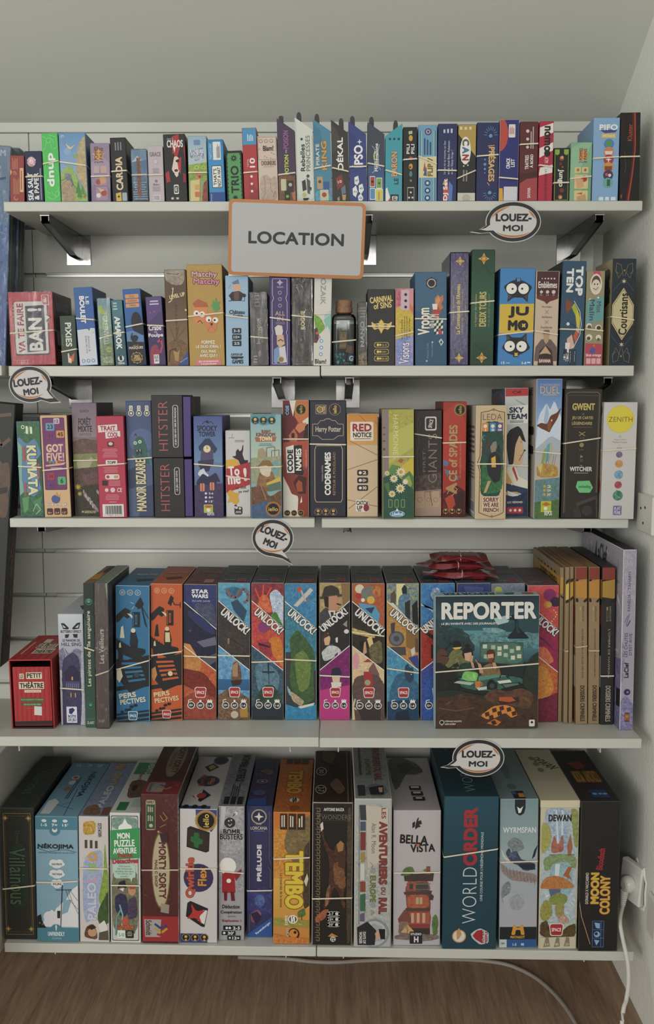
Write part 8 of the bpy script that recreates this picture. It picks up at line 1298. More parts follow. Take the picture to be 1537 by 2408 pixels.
bx(5, (579, 640.5, 580, 640.5, 1896, 2204), .25, {'F': '363860', 'R': '242642', 'T': '34365a'}, [P('28305c/3a3e6c', 0, 0, 100, 0, 100, 20, 0, 22), L(1.4, '8a7c68', 10, 5, 10, 96), L(1.4, '8a7c68', 88, 4, 88, 40, 94, 44), E(48, 8, 30, 'b0a47c'), E(48, 8, 25, '2c2f58'), ST(48, 8, 19, 'e0dcc8', 4, .35), T('Disney', 38, 12.8, 58, 14.6, 'c8c4c0'), T('LORCANA', 16, 15.4, 80, 17.8, 'd4c8b0', 0, .03), M(24, 18.6, 72, 19.4, 1, '9a94a0'), T('PRÉLUDE', 36, 29, 58, 57, 'e0dee4', 90, .08), P('4a4a88/2c3468', 0, 62, 30, 64, 60, 60, 100, 64, 100, 82, 0, 82), L(1.4, '8a7c68', 84, 46, 92, 48, 92, 62), E(50, 72, 20, '5a78b0/3c4c88', 5), P('6c3c5c/9c5c78', 14, 82, 44, 78, 60, 82, 40, 90, 16, 88), P('2c2444', 16, 82, 40, 80, 58, 84, 36, 91), P('2c58a0', 0, 100, 0, 98, 100, 84, 100, 100), TA('Ravensburger', 64, 93, 74, 12, 41, 'dde2ec', .03)],
   'indigo box with star emblem and white vertical title, beside the orange elephant box', (64, 63.5), T=[P('2c2e50/4a3c5c', 0, 0, 100, 0, 100, 100, 0, 100), RR(14, 4, 86, 28, '26304c', 3), P('7a5844/5c4450', 20, 26, 60, 22, 90, 30, 70, 38), E(44, 50, 22, '8a8898'), E(44, 50, 17, '34365a'), ST(44, 50, 13, 'a8a8b0', 4, .35), E(40, 74, 26, '4a5a8c/3c4068', 6), P('2c4c8c', 0, 88, 70, 84, 76, 100, 0, 100)])
bx(5, (642, 730, 642.5, 727, 1911, 2220), D5, {'F': 'd0883c', 'R': '8c5a28', 'T': 'c07030'}, [G(0, 0, 100, 50, 'c8702c', 'd89840'), G(0, 50, 100, 100, 'dcb04c', 'c88038'), P('d8a048/c07828', 0, 14, 34, 10, 40, 40, 0, 50), P('8c7850/6c5c40', 36, 12, 70, 8, 84, 4, 100, 2, 100, 44, 78, 50, 50, 36, 28, 26), P('54483c/3c342c', 80, 28, 100, 20, 100, 70, 84, 74, 76, 50), P('d8d0b0', 84, 52, 92, 46, 96, 50, 90, 56), RR(18, 1, 38, 13, '3a2a1c', 2), RR(41, 1, 62, 13, '3a2a1c', 2), RR(65, 1, 86, 13, '3a2a1c', 2), M(22, 2, 34, 11, 2, 'e0d8c8', True), M(45, 2, 57, 11, 2, 'e0d8c8', True), M(69, 2, 82, 11, 2, 'e0d8c8', True), T('TEMBO', 32, 29, 82, 73, 'e0c83c', -90, .13, '9a6420', .04), P('4a6a30/6c8440', 66, 75, 86, 72, 90, 78, 68, 80), L(2, '4a3420', 78, 78, 78, 84), T('La traversée de la savane', 18, 46, 26, 72, '5c4020', -90), P('8c8c3c/a89848', 0, 80, 100, 82, 100, 88, 0, 86), E(54, 81, 13, 'ece8d8', 3.4), E(54, 81, 10, '2a2420', 2.6), T('S', 48, 78.4, 60, 83.6, 'ece8d8', -90, .1), T('SIDEKICK', 32, 78, 40, 86, 'ece8d8', -90, .03), E(56, 92.4, 16, '26221f', 4.6), E(56, 92, 12, 'd88830', 3.4), E(60, 91, 4, '26221f', 1.2), T('LUCKY', 36, 88, 44, 97, 'c8c4b8', -90, .06), P('c06828/d08c40', 0, 92, 30, 94, 100, 96, 100, 100, 0, 100)],
   'orange savannah box with big yellow vertical title', (35, 33.5), T=[P('c0702c/a85c28', 0, 0, 100, 0, 100, 100, 0, 100), RR(18, 1, 38, 10, '3a2a1c', 2), RR(41, 1, 62, 10, '3a2a1c', 2), RR(65, 1, 86, 10, '3a2a1c', 2), T('TEMBO', 28, 24, 72, 68, 'c89830', -90, .1, '8c5420', .03), E(54, 80, 14, 'd8d0c0', 4), T('S', 48, 76, 60, 84, '2a2420', -90, .1), E(56, 93, 14, '8c4c20', 4)], edge='d8a058')
GK = [k for i in range(26) for k in (L(1.4, '9a8868', 9, 4 + i * 3.6, 19, 4 + i * 3.6, 19, 6.4 + i * 3.6, 13, 6.4 + i * 3.6, 13, 5.2 + i * 3.6),)]
bx(5, (734, 830, 732, 827, 1888, 2225), D5, {'F': '24211f', 'R': '181614', 'T': '2c2522'}, GK + [P('3c3228/5c4c38', 86, 3, 97, 3, 97, 98, 86, 98), T('ANTOINE BAUZA', 28, 3.6, 78, 5.8, 'd8d4cc', 0, .04), T('7 WONDERS', 12, 8.4, 94, 11.6, '7a7268', 0, -.004), L(.8, '5a544c', 20, 8, 96, 8), L(.8, '5a544c', 20, 12.2, 96, 12.2), P('5c3a2c/3c2820', 18, 14, 24, 13, 30, 24, 44, 32, 54, 33, 60, 28, 70, 26, 80, 28, 84, 36, 80, 48, 84, 58, 78, 62, 84, 72, 78, 74, 66, 62, 54, 58, 44, 70, 32, 74, 28, 72, 40, 60, 44, 48, 40, 36, 28, 28), P('a07848', 60, 29, 70, 26, 78, 28, 76, 33, 64, 34), P('d8d0c0', 20, 15, 26, 13, 28, 18, 22, 20), P('8c6040/6a4430', 52, 42, 72, 40, 82, 50, 84, 58, 70, 60, 54, 54), P('4a3024', 64, 36, 80, 36, 82, 46, 64, 44), P('6a4834/a87850', 36, 60, 46, 56, 42, 70, 32, 73), P('b06844/8c5038', 8, 80, 30, 74, 44, 74, 32, 81, 10, 84)] + [k for i, t in enumerate(('2-7', '10+', "30'")) for k in (RR(36, 75.4 + 3.8 * i, 72, 78.8 + 3.8 * i, 'b8b4b0', 8), RR(37, 75.8 + 3.8 * i, 71, 78.4 + 3.8 * i, '24211f', 8), T(t, 42, 76.2 + 3.8 * i, 54, 78 + 3.8 * i, 'd8d4d0', 0, .05), E(62, 77.1 + 3.8 * i, 4, 'd8d4d0'))] + [P('b88440', 40, 93, 50, 90.6, 66, 93, 53, 93.8), E(53, 95, 7, 'd8d0c0'), T('7Z', 48, 94, 58, 96.4, '3a3430', 0, .06)],
   'black box with bronze statue figure and gold key-pattern border', (66.5, 65.6), T=[P('2a2220/3c2c26', 8, 0, 92, 0, 92, 100, 8, 100), P('4a3a30', 20, 0, 60, 6, 50, 30, 24, 24), E(20, 44, 14, 'b0a898', 8), E(20, 44, 12, '24201e', 7), T('30', 14, 40, 26, 48, 'b0a898', -90), E(20, 78, 14, 'b0a898', 8), E(20, 78, 12, '24201e', 7), T('2-7', 12, 74, 28, 82, 'b0a898', -90), P('5c4838/70584a', 40, 70, 60, 54, 84, 78, 66, 88), L(2, '8c6c4c', 88, 0, 88, 100)], edge='9a948c', chamfer=.002)
bx(5, (834, 923, 832, 918.5, 1879, 2229), .30, {'F': 'b0b4b4', 'R': '7a8084', 'L': '8a8c8c', 'T': '8c9294'}, [P('9ca8ac/c0bcb0', 3, 3, 97, 3, 97, 97, 3, 97), P('c8c0b0', 30, 4, 90, 6, 88, 40, 36, 46), T('LES', 72, 6, 84, 13, '8c3c38', -90, .05), T('AVENTURIERS', 66, 15, 88, 57, '8c3c38', -90, .08, '4a2420', .02), T('DU', 72, 59, 84, 64, '8c3c38', -90, .05), T('RAIL', 66, 66, 88, 77, '8c3c38', -90, .08, '4a2420', .02), T('Alan R. Moon', 46, 16, 58, 36, '5a5c60', -90, -.006), T('EUROPE', 42, 51, 58, 69, '6c7838', -90, .06), E(50, 48, 7, '9a9a94'), E(50, 71, 7, '9a9a94'), L(1, '6a6c70', 42, 42, 50, 44, 46, 46), L(1, '6a6c70', 44, 74, 54, 76, 46, 78), P('3c4248', 14, 4, 30, 4, 32, 14, 16, 14), P('4a5a70', 16, 15, 30, 15, 30, 21, 16, 21), P('7c3c38', 16, 22, 30, 22, 30, 34, 16, 34), P('a88c44', 17, 36, 28, 35, 28, 42, 17, 42), P('d0d0cc', 17, 43, 28, 43, 28, 54, 17, 54), P('8c4a34', 16, 55, 30, 55, 30, 62, 16, 62), P('3c6c4c', 16, 64, 30, 63, 30, 75, 16, 75), P('6c5c7c', 16, 77, 28, 76, 28, 82, 16, 82)] + [L(1, '3a3c40', 13, 4, 13, 84), E(54, 90, 40, '8a9298', 9.6), E(54, 90, 34, 'b8bcbc', 8.4), ST(54, 90, 30, 'a4a8a8', 8, .8), P('26262c', 8, 86, 36, 82, 60, 88, 56, 98, 10, 98), P('c8a488', 56, 90, 68, 88, 74, 92, 62, 95), P('1d1d22', 66, 87, 84, 87, 84, 94, 72, 94), RR(12, 88, 34, 98, '33383e', 3), T('DAYS OF', 24, 89, 32, 97, 'd8d4cc', -90, .05), T('WONDER', 14, 89, 22, 97, 'd8d4cc', -90, .05)],
   'worn pale train-adventure box with coloured carriages along its side', None, T=[P('7c8488/989c98', 4, 0, 96, 0, 96, 100, 4, 100), T('AVENTURIERS', 58, 0, 80, 44, '7c4038', -90, .08), T('DU RAIL', 58, 46, 80, 70, '7c4038', -90, .08), T('EUROPE', 36, 30, 50, 60, '5c6838', -90, .05), L(6, '4a4e54', 20, 0, 20, 60), E(60, 86, 30, '6a7278', 10), P('26262c', 40, 82, 80, 78, 80, 94, 44, 94), P('c8a488', 66, 82, 78, 82, 76, 90, 68, 90), RR(10, 78, 30, 96, '33383e', 3)], edge='c8c4bc', chamfer=.0024)
BV = [P('2c2a2c', 46, 11, 50, 6, 54, 5, 52, 8, 58, 7, 60, 10, 54, 10.4, 58, 12, 52, 12.4, 46, 14), P('2c2a2c', 40, 9, 46, 8, 45, 12, 40, 13), T('BELLA', 14, 18, 73, 24.6, '232124', -4, .15), T('VISTA', 36, 24.6, 88, 30.6, '232124', 2, .15), E(52, 25.6, 3.4, 'c86c48')]
HOUSE = [P('7c4438/945040', 24, 50, 78, 49, 80, 94, 32, 94), P('4a3c3c', 22, 47, 86, 46, 84, 52, 24, 52), P('68804c/506c3c', 14, 48, 24, 42, 40, 41, 46, 46, 30, 48), P('68804c', 62, 44, 72, 42, 76, 46), P('8c5040', 70, 41, 78, 41, 78, 47, 70, 47), P('a86048/8c5040', 28, 52, 76, 52, 76, 59, 28, 59), RR(34, 54, 42, 58, '4a4440', 1), RR(48, 53, 74, 59, '4c4848', 1), L(1.6, '8a8480', 46, 54, 80, 54), L(1, '8a8480', 46, 58, 78, 58), P('54443f', 22, 60, 82, 59, 80, 62, 24, 62), P('a05444/b8684c', 30, 62, 76, 62, 76, 72, 30, 72), RR(48, 64, 62, 69, 'c0a880', 1), L(1, '5c3c34', 55, 64, 55, 69), P('4c4040', 76, 60, 86, 63, 84, 66, 76, 66), P('54443f', 26, 72, 78, 72, 78, 74, 26, 74), P('a85848', 34, 75, 78, 75, 78, 84, 34, 84), RR(38, 75.6, 44, 83, 'c8a888', 1), RR(50, 75.6, 56, 83, 'c8a888', 1), RR(62, 75.6, 68, 83, 'c8a888', 1), P('7c4c44', 10, 80, 24, 73, 38, 79, 38, 83, 12, 83), P('947868/7c6454', 12, 82, 34, 82, 34, 94, 12, 94), P('8c4038', 36, 84, 78, 84, 78, 87, 36, 87), P('3c3430', 40, 87, 78, 87, 78, 94, 40, 94), P('c8a878', 16, 90, 30, 84, 44, 89, 42, 91), P('b08868', 24, 86, 30, 84, 34, 90), L(1, '5c4c40', 30, 88, 30, 95), P('68844c/54703c', 82, 80, 90, 76, 96, 82, 94, 92, 84, 92), P('6a5c54/8a7c70', 4, 92, 50, 91, 96, 92, 98, 95, 60, 97, 2, 95)]
bx(5, (925, 1036, 923.5, 1034.5, 1906.7, 2224), D5, {'F': 'bcb6ba', 'R': '868084', 'L': '8a8488', 'T': 'b0aaae'}, BV + HOUSE + [RR(35, 89.4, 62, 98.6, '2c2a2e', 2), T('STUDIO', 37, 90.4, 60, 92.2, 'e0dce0', 0, .06), T('H', 44, 93, 54, 97.6, 'e0dce0', 0, .09)],
   'light grey box with bold black title and a tall red townhouse', (45.5, 45), T=[P('4c4c48/64645c', 2, 2, 40, 0, 70, 12, 84, 30, 60, 36, 40, 34, 20, 60, 8, 66), P('3c3c3a', 20, 14, 50, 10, 66, 24, 30, 34), RR(42, 57, 68, 65, '2c2a2c', 3), RR(44, 67, 70, 75, '2c2a2c', 3), RR(46, 77, 72, 84, '2c2a2c', 3), M(46, 58, 64, 64, 1, 'd8d4d8'), M(48, 68, 66, 74, 1, 'd8d4d8'), M(50, 78, 68, 83, 1, 'd8d4d8')], edge='c4bec2')
bx(5, (1043.7, 1171, 1038.5, 1166, 1873.5, 2232.5), .29, {'F': '204452', 'R': '142e38', 'L': '1a3844', 'T': '1d3d4a'}, [G(0, 0, 100, 45, '245060', '204452'), T('WORLD', 36, 46, 62, 83, 'd0d8da', 90, -.018), T('ORDER', 36, 7, 62, 45, 'a83038', 90, .09), T("UNE COURSE POUR L'HÉGÉMONIE MONDIALE", 67, 23, 73, 68, 'b8c4c8', 90, .03), E(31, 91.4, 13, 'c89868'), E(31, 91.4, 11, 'e0d8cc'), P('c89868', 26, 88, 31, 86, 36, 90, 31, 93, 27, 94), P('c0c8cc', 52, 90, 60, 87.6, 70, 86, 86, 88.6, 86, 96, 70, 97, 56, 93), P('a82c34', 56, 91, 64, 87.6, 74, 87, 74, 96, 62, 93.6), T('SUPER', 72, 87.6, 77, 96, '9c2028', 90, .08), T('MEEPLE', 79, 88, 84, 96.4, '9c2028', 90, .08)],
   'large dark teal box with white and red vertical block title', (39, 33.6), T=[G(0, 0, 100, 100, '1c3c48', '1d3d4a'), T('WORLD', 42, 40, 62, 92, '8a9ca4', 90, -.015), T('ORDER', 42, 2, 62, 38, '6c2830', 90, .09), P('4a6470', 20, 4, 34, 8, 28, 14)], L=[P('2a4a56', 40, 20, 90, 10, 96, 20, 60, 30)], chamfer=.0014)
bx(5, (1174.7, 1267, 1173.6, 1260, 1880, 2230), .28, {'F': '9cb0b4', 'R': '68787c', 'L': '7a8a8c', 'T': '74888a'}, [G(0, 0, 100, 40, '7c989c', 'a0b4b8'), G(0, 40, 100, 90, 'a0b0b8', 'b4b4bc'), P('222a2c', 38, 0, 66, 0, 66, 6, 62, 9.6, 52, 11, 42, 9.6, 38, 6), P('dfe3e2', 44, 5, 52, 6.4, 60, 4.6, 54, 9, 48, 9.4), T('WYRMSPAN', 8, 18.6, 94, 22.4, 'e4e8e8', 0, .02), P('8c989c/6c787c', 16, 30, 34, 25, 56, 27, 66, 33, 40, 36), P('3a4458/4a566c', 14, 36, 24, 32, 30, 36, 44, 34, 56, 40, 80, 42, 94, 43, 92, 47, 64, 48, 48, 44, 30, 42), P('262e3c', 48, 43, 90, 43, 94, 47, 60, 46.6), ST(34, 37, 14, '4a5470/6a7490', 6, .5), P('d0ccc8', 2, 32, 14, 38, 28, 41, 24, 43, 8, 38), P('262e3c', 84, 40, 90, 34, 100, 30, 92, 38), P('8a7c78/a0908a', 2, 42, 24, 47, 50, 48, 98, 50, 98, 56, 60, 55, 28, 54, 4, 48)] + [L(.8, '6a5c58', 8 + 9 * i, 43.6 + .9 * i, 12 + 9 * i, 50 + .8 * i) for i in range(10)] + [P('707c84/8c989c', 6, 58, 24, 54, 30, 58, 24, 66, 10, 70, 4, 64), P('b0b4bc', 8, 66, 30, 62, 60, 64, 64, 70, 50, 76, 20, 78), P('9098a4/a8acb4', 24, 66, 50, 63, 66, 68, 58, 74, 30, 74), P('22262a', 0, 85.6, 100, 85.6, 100, 94, 0, 94), P('d89c34', 32, 91, 38, 83.4, 46, 86, 54, 86, 62, 83.4, 68, 91, 58, 91, 56, 87.6, 44, 87.6, 42, 91), T('MATAGOT', 30, 91.6, 68, 93.4, 'd8a040', 0, .06), P('2c5c94', 0, 94, 100, 94, 100, 99.4, 0, 99.4), P('c8ccd0', 0, 94, 20, 94, 20, 99.4, 0, 99.4), T('14+', 5, 95.8, 15, 97.6, '444', 0, .04), T('1-5', 36, 96.6, 46, 98.4, 'd8e0e8', 0, .05), T('90', 58, 96.6, 66, 98.4, 'd8e0e8', 0, .05)],
   'grey-blue box with a horned dragon and slim white title', (41.5, 41), T=[T('WYRMSPAN', 36, 12, 56, 62, '5c6c70', -90, .02), E(44, 78, 12, '5c6c70', 5), P('22282a', 36, 86, 68, 86, 68, 100, 38, 100), P('3c5c84', 36, 86, 46, 86, 48, 92, 38, 92), P('c08c34', 52, 90, 66, 90, 68, 97, 52, 97)], edge='a8b4b4')


def dewan_lid(root, w, h, d):
    lh = h * .045
    m_ = MB(); e = .0009
    m_.box(-w / 2 - e, w / 2 + e, -e - .0008, d + e, h - lh, h + .0012, .0008, F='d8d0b4', T='c8c0a4', L='a8a088', R='a8a088')
    draw(m_, 'T', w, h, d, [TA('DEWAN', 62, 30, 92, 32, -62, '3a3028', .01), E(34, 20, 9, '8a8470', 4), E(38, 32, 9, '8a8470', 4), E(42, 44, 9, '8a8470', 4)], base=.0016)
    m_.obj('lid', CARD, root)


bx(5, (1272, 1361.6, 1264.5, 1355, 1884, 2232), .28, {'F': 'd0c8ac', 'R': '8c8670', 'L': 'a09880', 'T': 'c8c0a4'}, [P('a8bccc/c4d0d0', 3, 5, 97, 5, 97, 92, 3, 92), P('88a0c0/b8c8d8', 10, 5, 70, 5, 74, 34, 40, 34, 16, 24), L(5, 'd0dce4', 40, 6, 46, 30), L(5, 'd0dce4', 56, 6, 56, 28), P('98a858/b8ac60', 3, 14, 22, 16, 30, 24, 22, 32, 3, 36), P('a8a868/7c9450', 76, 5, 97, 6, 97, 32, 88, 30, 82, 16), T('DEWAN', 20, 9, 80, 13.6, '2c2820', 0, .05), P('9c5c50/b87c64', 28, 30, 36, 22, 46, 30, 58, 21, 62, 34, 30, 35), P('a86c4c', 70, 30, 78, 22, 84, 31, 80, 36, 72, 36), L(2, '6a5444', 24, 36, 90, 36), P('94ac7c/788c5c', 8, 38, 50, 35, 94, 37, 94, 46, 60, 41, 12, 48), P('a4c4cc/88acb8', 26, 42, 80, 40, 86, 58, 70, 66, 30, 58), P('d4e4e4', 40, 42, 52, 42, 48, 58, 38, 56), P('c8884c/b0703c', 3, 56, 16, 51, 44, 49.6, 74, 53, 94, 58, 60, 59, 3, 59), P('b06434', 60, 50, 74, 44, 84, 44, 76, 49, 84, 53, 70, 51), P('5c6c90', 24, 59, 56, 59, 50, 66, 30, 65), P('98a04c/7c8840', 24, 65, 50, 61, 74, 64, 70, 69, 30, 70), P('a8a458/888c44', 3, 72, 14, 66, 30, 68, 36, 76, 20, 81, 3, 79), P('a8a060/90904c', 40, 70, 66, 68, 64, 78, 44, 78), P('c8ac98/b07c68', 46, 80, 60, 75, 80, 80, 70, 83), P('a8c0b8/c0ccbc', 3, 80, 30, 82, 70, 83, 97, 78, 97, 88, 3, 88), P('6c5838/4c3c28', 3, 82, 20, 80, 30, 86, 60, 88, 76, 84, 97, 82, 97, 92, 3, 92)] + SPC(46, 86.6, 38) + [P('d0c8ac', 3, 92, 97, 91.4, 97, 99.6, 3, 99.6), P('8c8470', 12, 98.6, 18, 92, 26, 92, 30, 98), P('8c8470', 40, 98.6, 46, 92, 54, 92, 56, 98), P('8c8470', 66, 98, 72, 91.6, 80, 92, 82, 98), T('2-4', 16, 95.6, 26, 97.4, 'd8d0b4', 0, .05), T('60', 44, 95.6, 52, 97.4, 'd8d0b4', 0, .05), T('12+', 70, 95.6, 80, 97.4, 'd8d0b4', 0, .05)],
   'cream-lidded box with waterfall, huts and a large orange mushroom', None, parts=dewan_lid, edge='d8d0b8')
bx(5, (1365, 1461, 1360, 1449, 1885.5, 2238), .28, {'F': '22201f', 'R': '151413', 'L': '2a2826', 'T': '292726'}, [T('DONALD X VACCARINO', 15, 47, 23, 68, 'c8c0b4', 90, .05), T('MOON', 28, 47, 50, 68, 'd8b440', 90, .14, '8c3c24', .03), T('COLONY', 52, 49, 78, 75, 'd8b048', 90, .14, '8c3c24', .03), TA('Bloodbath', 52, 38, 58, 17, 84, 'a82c38', .04), RR(35, 79.4, 64, 97, '1c2c4c', 1), L(.8, '6c90c0', 35, 79.4, 64, 79.4, 64, 97, 35, 97, 35, 79.4), L(.8, '6c90c0', 35, 85.4, 64, 85.4), L(.8, '6c90c0', 35, 91, 64, 91), L(.8, '6c90c0', 57, 79.4, 57, 97), E(47, 88.4, 8, '8cb0d8'), E(45, 88, 4, '1c2c4c'), P('8cb0d8', 40, 80.4, 54, 81, 54, 84.6, 44, 84), P('8cb0d8', 40, 92, 54, 92.6, 46, 96), L(1.6, 'c8a078', -2, 62, 6, 76, 30, 95)],
   'black box with yellow stacked vertical title, last on the bottom shelf by the cable', None, T=[T('MOON', 20, 44, 44, 66, 'a08430', 180, .12, '6c3020', .03), T('COLONY', 48, 44, 86, 66, 'a08430', 180, .12, '6c3020', .03), P('7c2430', 24, 28, 60, 24, 70, 36, 40, 42), RR(36, 80, 80, 94, '24406c', 2), E(46, 87, 6, '7c9cc4'), E(60, 87, 5, '7c9cc4'), E(72, 87, 6, '7c9cc4')], L=[P('5c5448/3c3830', 60, 38, 100, 36, 100, 66, 60, 62)], chamfer=.0014, edge='3a3836')
settle(5)

# ------------------------------------------------------------------ the signs
INK = '22252e'
ORANGE = 'c07c40'


def big_sign():
    Y = 1.960
    c = [onY(x, y, Y) for x, y in ((539, 469), (860, 478), (854, 657), (535, 645))]
    cx, cz = sum(p[0] for p in c) / 4, sum(p[1] for p in c) / 4
    w = (math.dist(c[0], c[1]) + math.dist(c[2], c[3])) / 2; h = (math.dist(c[1], c[2]) + math.dist(c[3], c[0])) / 2
    ang = math.atan2(c[1][1] - c[0][1] + c[2][1] - c[3][1], c[1][0] - c[0][0] + c[2][0] - c[3][0])
    t = thing('shop_sign', 'white rectangular sign with orange border, fixed to the top shelf edge', 'sign', (cx, Y, cz), (.08, -ang, 0))

    def rr(W_, H_, r, n=6):
        o = []
        for sx, sz, a0 in ((1, 1, 0), (-1, 1, 90), (-1, -1, 180), (1, -1, 270)):
            for k in range(n + 1):
                a = math.radians(a0 + 90 * k / n); o.append((sx * (W_ / 2 - r) + r * math.cos(a), sz * (H_ / 2 - r) + r * math.sin(a)))
        return o
    mb = MB(); mb.prism(rr(w, h, .010), -.0012, .0006, ORANGE, 'd8d4cc'); mb.obj('border', LAMI, t, weld=False)
    mb = MB(); mb.prism(rr(w - .0125, h - .0125, .006), -.0016, -.0012, 'b9b9ba'); bd = mb.obj('board', LAMI, t)
    mb = MB(); draw(mb, 'F', w, h, .001, [T('LOCATION', 14.6, 41, 84.8, 57.6, INK, 0, .055)], base=.0018)
    o = mb.obj('lettering', LAMI, bd); o.location = (0, 0, -h / 2)


big_sign()


def bubble(label, cx, cy, rx, ry, a0, a1, tip, Y, rot, txt=((-.66, .68, -.42, -.02), (-.38, .36, .16, .48)), bend=.0):
    """Speech bubble: outline ellipse with a curling tail; pixel measures become metres on the plane of the shelf edge."""
    X, Z = onY(cx, cy, Y)
    k = (onY(cx + 10, cy, Y)[0] - X) / 10
    t = thing('speech_bubble_sign', label, 'sign', (X, Y, Z), (0, 0, 0), 'speech bubble signs on the shelf edges')
    cr, sr = math.cos(math.radians(rot)), math.sin(math.radians(rot))

    def out(fr, tipk, off=0):
        pts = []
        n = 44
        A0, A1 = math.radians(a0), math.radians(a1)
        sp = (A1 - A0) % (2 * math.pi)
        for i in range(n + 1):
            a = A0 + sp * i / n
            pts.append((fr[0] * math.cos(a), -fr[1] * math.sin(a)))
        tx, ty = tip[0] * tipk, tip[1] * tipk
        p1, p0 = pts[-1], pts[0]
        mid = lambda p, q, s: (p[0] + (q[0] - p[0]) * .5 + s * (q[1] - p[1]) * .22, p[1] + (q[1] - p[1]) * .5 - s * (q[0] - p[0]) * .22)
        return pts + [mid(p1, (tx, ty), bend), (tx, ty), mid((tx, ty), p0, -bend * .6)]

    def put(name, pts, y0, y1, c, side=None):
        mb = MB(); q = []
        for x, y in pts:
            q.append((x * k, -y * k))
        q = q if sum(q[i - 1][0] * q[i][1] - q[i][0] * q[i - 1][1] for i in range(len(q))) > 0 else q[::-1]
        mb.prism(q, y0, y1, c, side); return mb.obj(name, LAMI, t)
    put('clear_rim', out((rx + 2.2, ry + 2.2), 1.06), -.0008, .0006, 'c8c8c6')
    put('outline', out((rx, ry), 1.0), -.0012, -.0008, '2c2b2d')
    bd = put('board', out((rx * .87, ry * .82), .80), -.0016, -.0012, 'cfcdcc')
    for nm, (b0, b1), s_ in (('accent', (100, 165), 1), ('accent', (222, 318), 1), ('accent', (12, 48), .8)):
        pts = []; n = 14
        for i in range(n + 1):
            a = math.radians(b0 + (b1 - b0) * i / n); pts.append((rx * .84 * math.cos(a), -ry * .79 * math.sin(a)))
        for i in range(n, -1, -1):
            a = math.radians(b0 + (b1 - b0) * i / n); th = .085 * math.sin(math.pi * i / n) * s_; pts.append((rx * (.83 - th) * math.cos(a), -ry * (.78 - th) * math.sin(a)))
        o = put(nm, pts, -.0018, -.0016, ORANGE); o.parent = bd
    mb = MB()
    for s_, (x0, x1, y0, y1) in zip(('LOUEZ-', 'MOI'), txt):
        stamp(mb, s_, x0 * rx * k, x1 * rx * k, -y1 * ry * k, -y0 * ry * k, -.0019, INK, .062, math.radians(rot))
    mb.obj('lettering', LAMI, bd)
    return t


bubble('speech-bubble sign on the top shelf edge, tail pointing at the sign with orange border', 1206, 522, 63, 45, 212, 190, (-97, 22), 1.9672, 0, bend=.4)
bubble('speech-bubble sign on the second shelf edge, above the jungle and number-tile boxes', 71, 904, 48, 41, 338, 300, (68, 40), 1.9672, 7, txt=((-.80, .62, -.38, .06), (-.38, .36, .22, .60)), bend=-.4)
bubble('tilted speech-bubble sign under the third shelf, its tail pointing down', 641, 1265, 47, 43, 302, 268, (45, 62), 1.9672, -22, txt=((-.72, .70, -.50, -.06), (-.36, .34, .12, .52)), bend=.35)
bubble('speech-bubble sign on the fourth shelf edge, in front of the dark teal box', 1124, 1782, 59, 44, 212, 190, (-84, 22), 1.8395, 0, bend=.4)

# ------------------------------------------------------------------ neighbouring bay boxes at the picture's edge


def edge_box(name, label, xt, xb, yt, yb, Y, d, w, base, F, m=None, wrap=False, R=None, T=None, kind='game_box', z=None, hh=None, group=None):
    zb = onY(xb, yb, Y)[1] if z is None else z
    h = onY(xt, yt, Y)[1] - zb
    xr_t, xr_b = onY(xt, yt, Y)[0], onY(xb, yb, Y)[0]
    lean = math.atan((xr_t - xr_b) / h)
    r = thing(kind, label, 'game box', (xr_b - w / 2 * math.cos(lean), Y, zb + abs(math.sin(lean)) * w / 2 + .0003), (0, lean, 0), group)
    h /= math.cos(lean); h -= abs(math.sin(lean)) * w * .5 * 0
    mb = MB(); mb.box(-w / 2, w / 2, 0, d, 0, h, .002, **base); draw(mb, 'F', w, h, d, F)
    if R: draw(mb, 'R', w, h, d, R)
    mb.obj('carton', m or CARD, r)
    if wrap:
        f = MB(); e = .001; f.box(-w / 2 - e, w / 2 + e, -.003, d + e, 0, h + e, .002); f.obj('shrink_wrap', FILM, r)
    return r


NB = ZS[2] + .0012
edge_box('d', 'tall blue shrink-wrapped dartboard box with white lettering, nearer of the pair', 26, 13.5, 345, 857, 2.055, .042, .44, dict(F='54759c', R='3c5068', T='8a9cb0'),
         [G(0, 0, 100, 35, '7c93ac', '6484a4'), G(0, 35, 100, 100, '4c70a4', '42609c'), T('DARTBOARD.COM', 66, 1.6, 97.6, 4.4, 'c8d0d8', 0, .02), T('MANY POINTS OF STEELTIP DARTS', 91.6, 52, 95.4, 99, 'c8d4e4', 90, .02), L(1, '3c5a84', 60, 24, 98, 14), L(1, '3c5a84', 60, 60, 98, 52), RR(88, 28, 95, 33, 'd8b090', 2), RR(80, 20, 92, 26, 'b8c0c8', 2)], wrap=True, z=NB, R=[M(20, 4, 70, 96, 1, '7a8a68', True)], group='dartboard boxes in the neighbouring bay')
edge_box('d', 'tall blue dartboard box standing behind its nearer twin', 47, 36, 349, 850, 2.105, .042, .44, dict(F='4a6078', R='34465c', T='7a8a9c'), [L(1, '2c3c54', 60, 20, 98, 10), P('6a7c90', 80, 2, 97, 2, 97, 96, 90, 96)], wrap=True, z=NB, R=[M(30, 4, 80, 96, 1, '6a7a78', True)], group='dartboard boxes in the neighbouring bay')
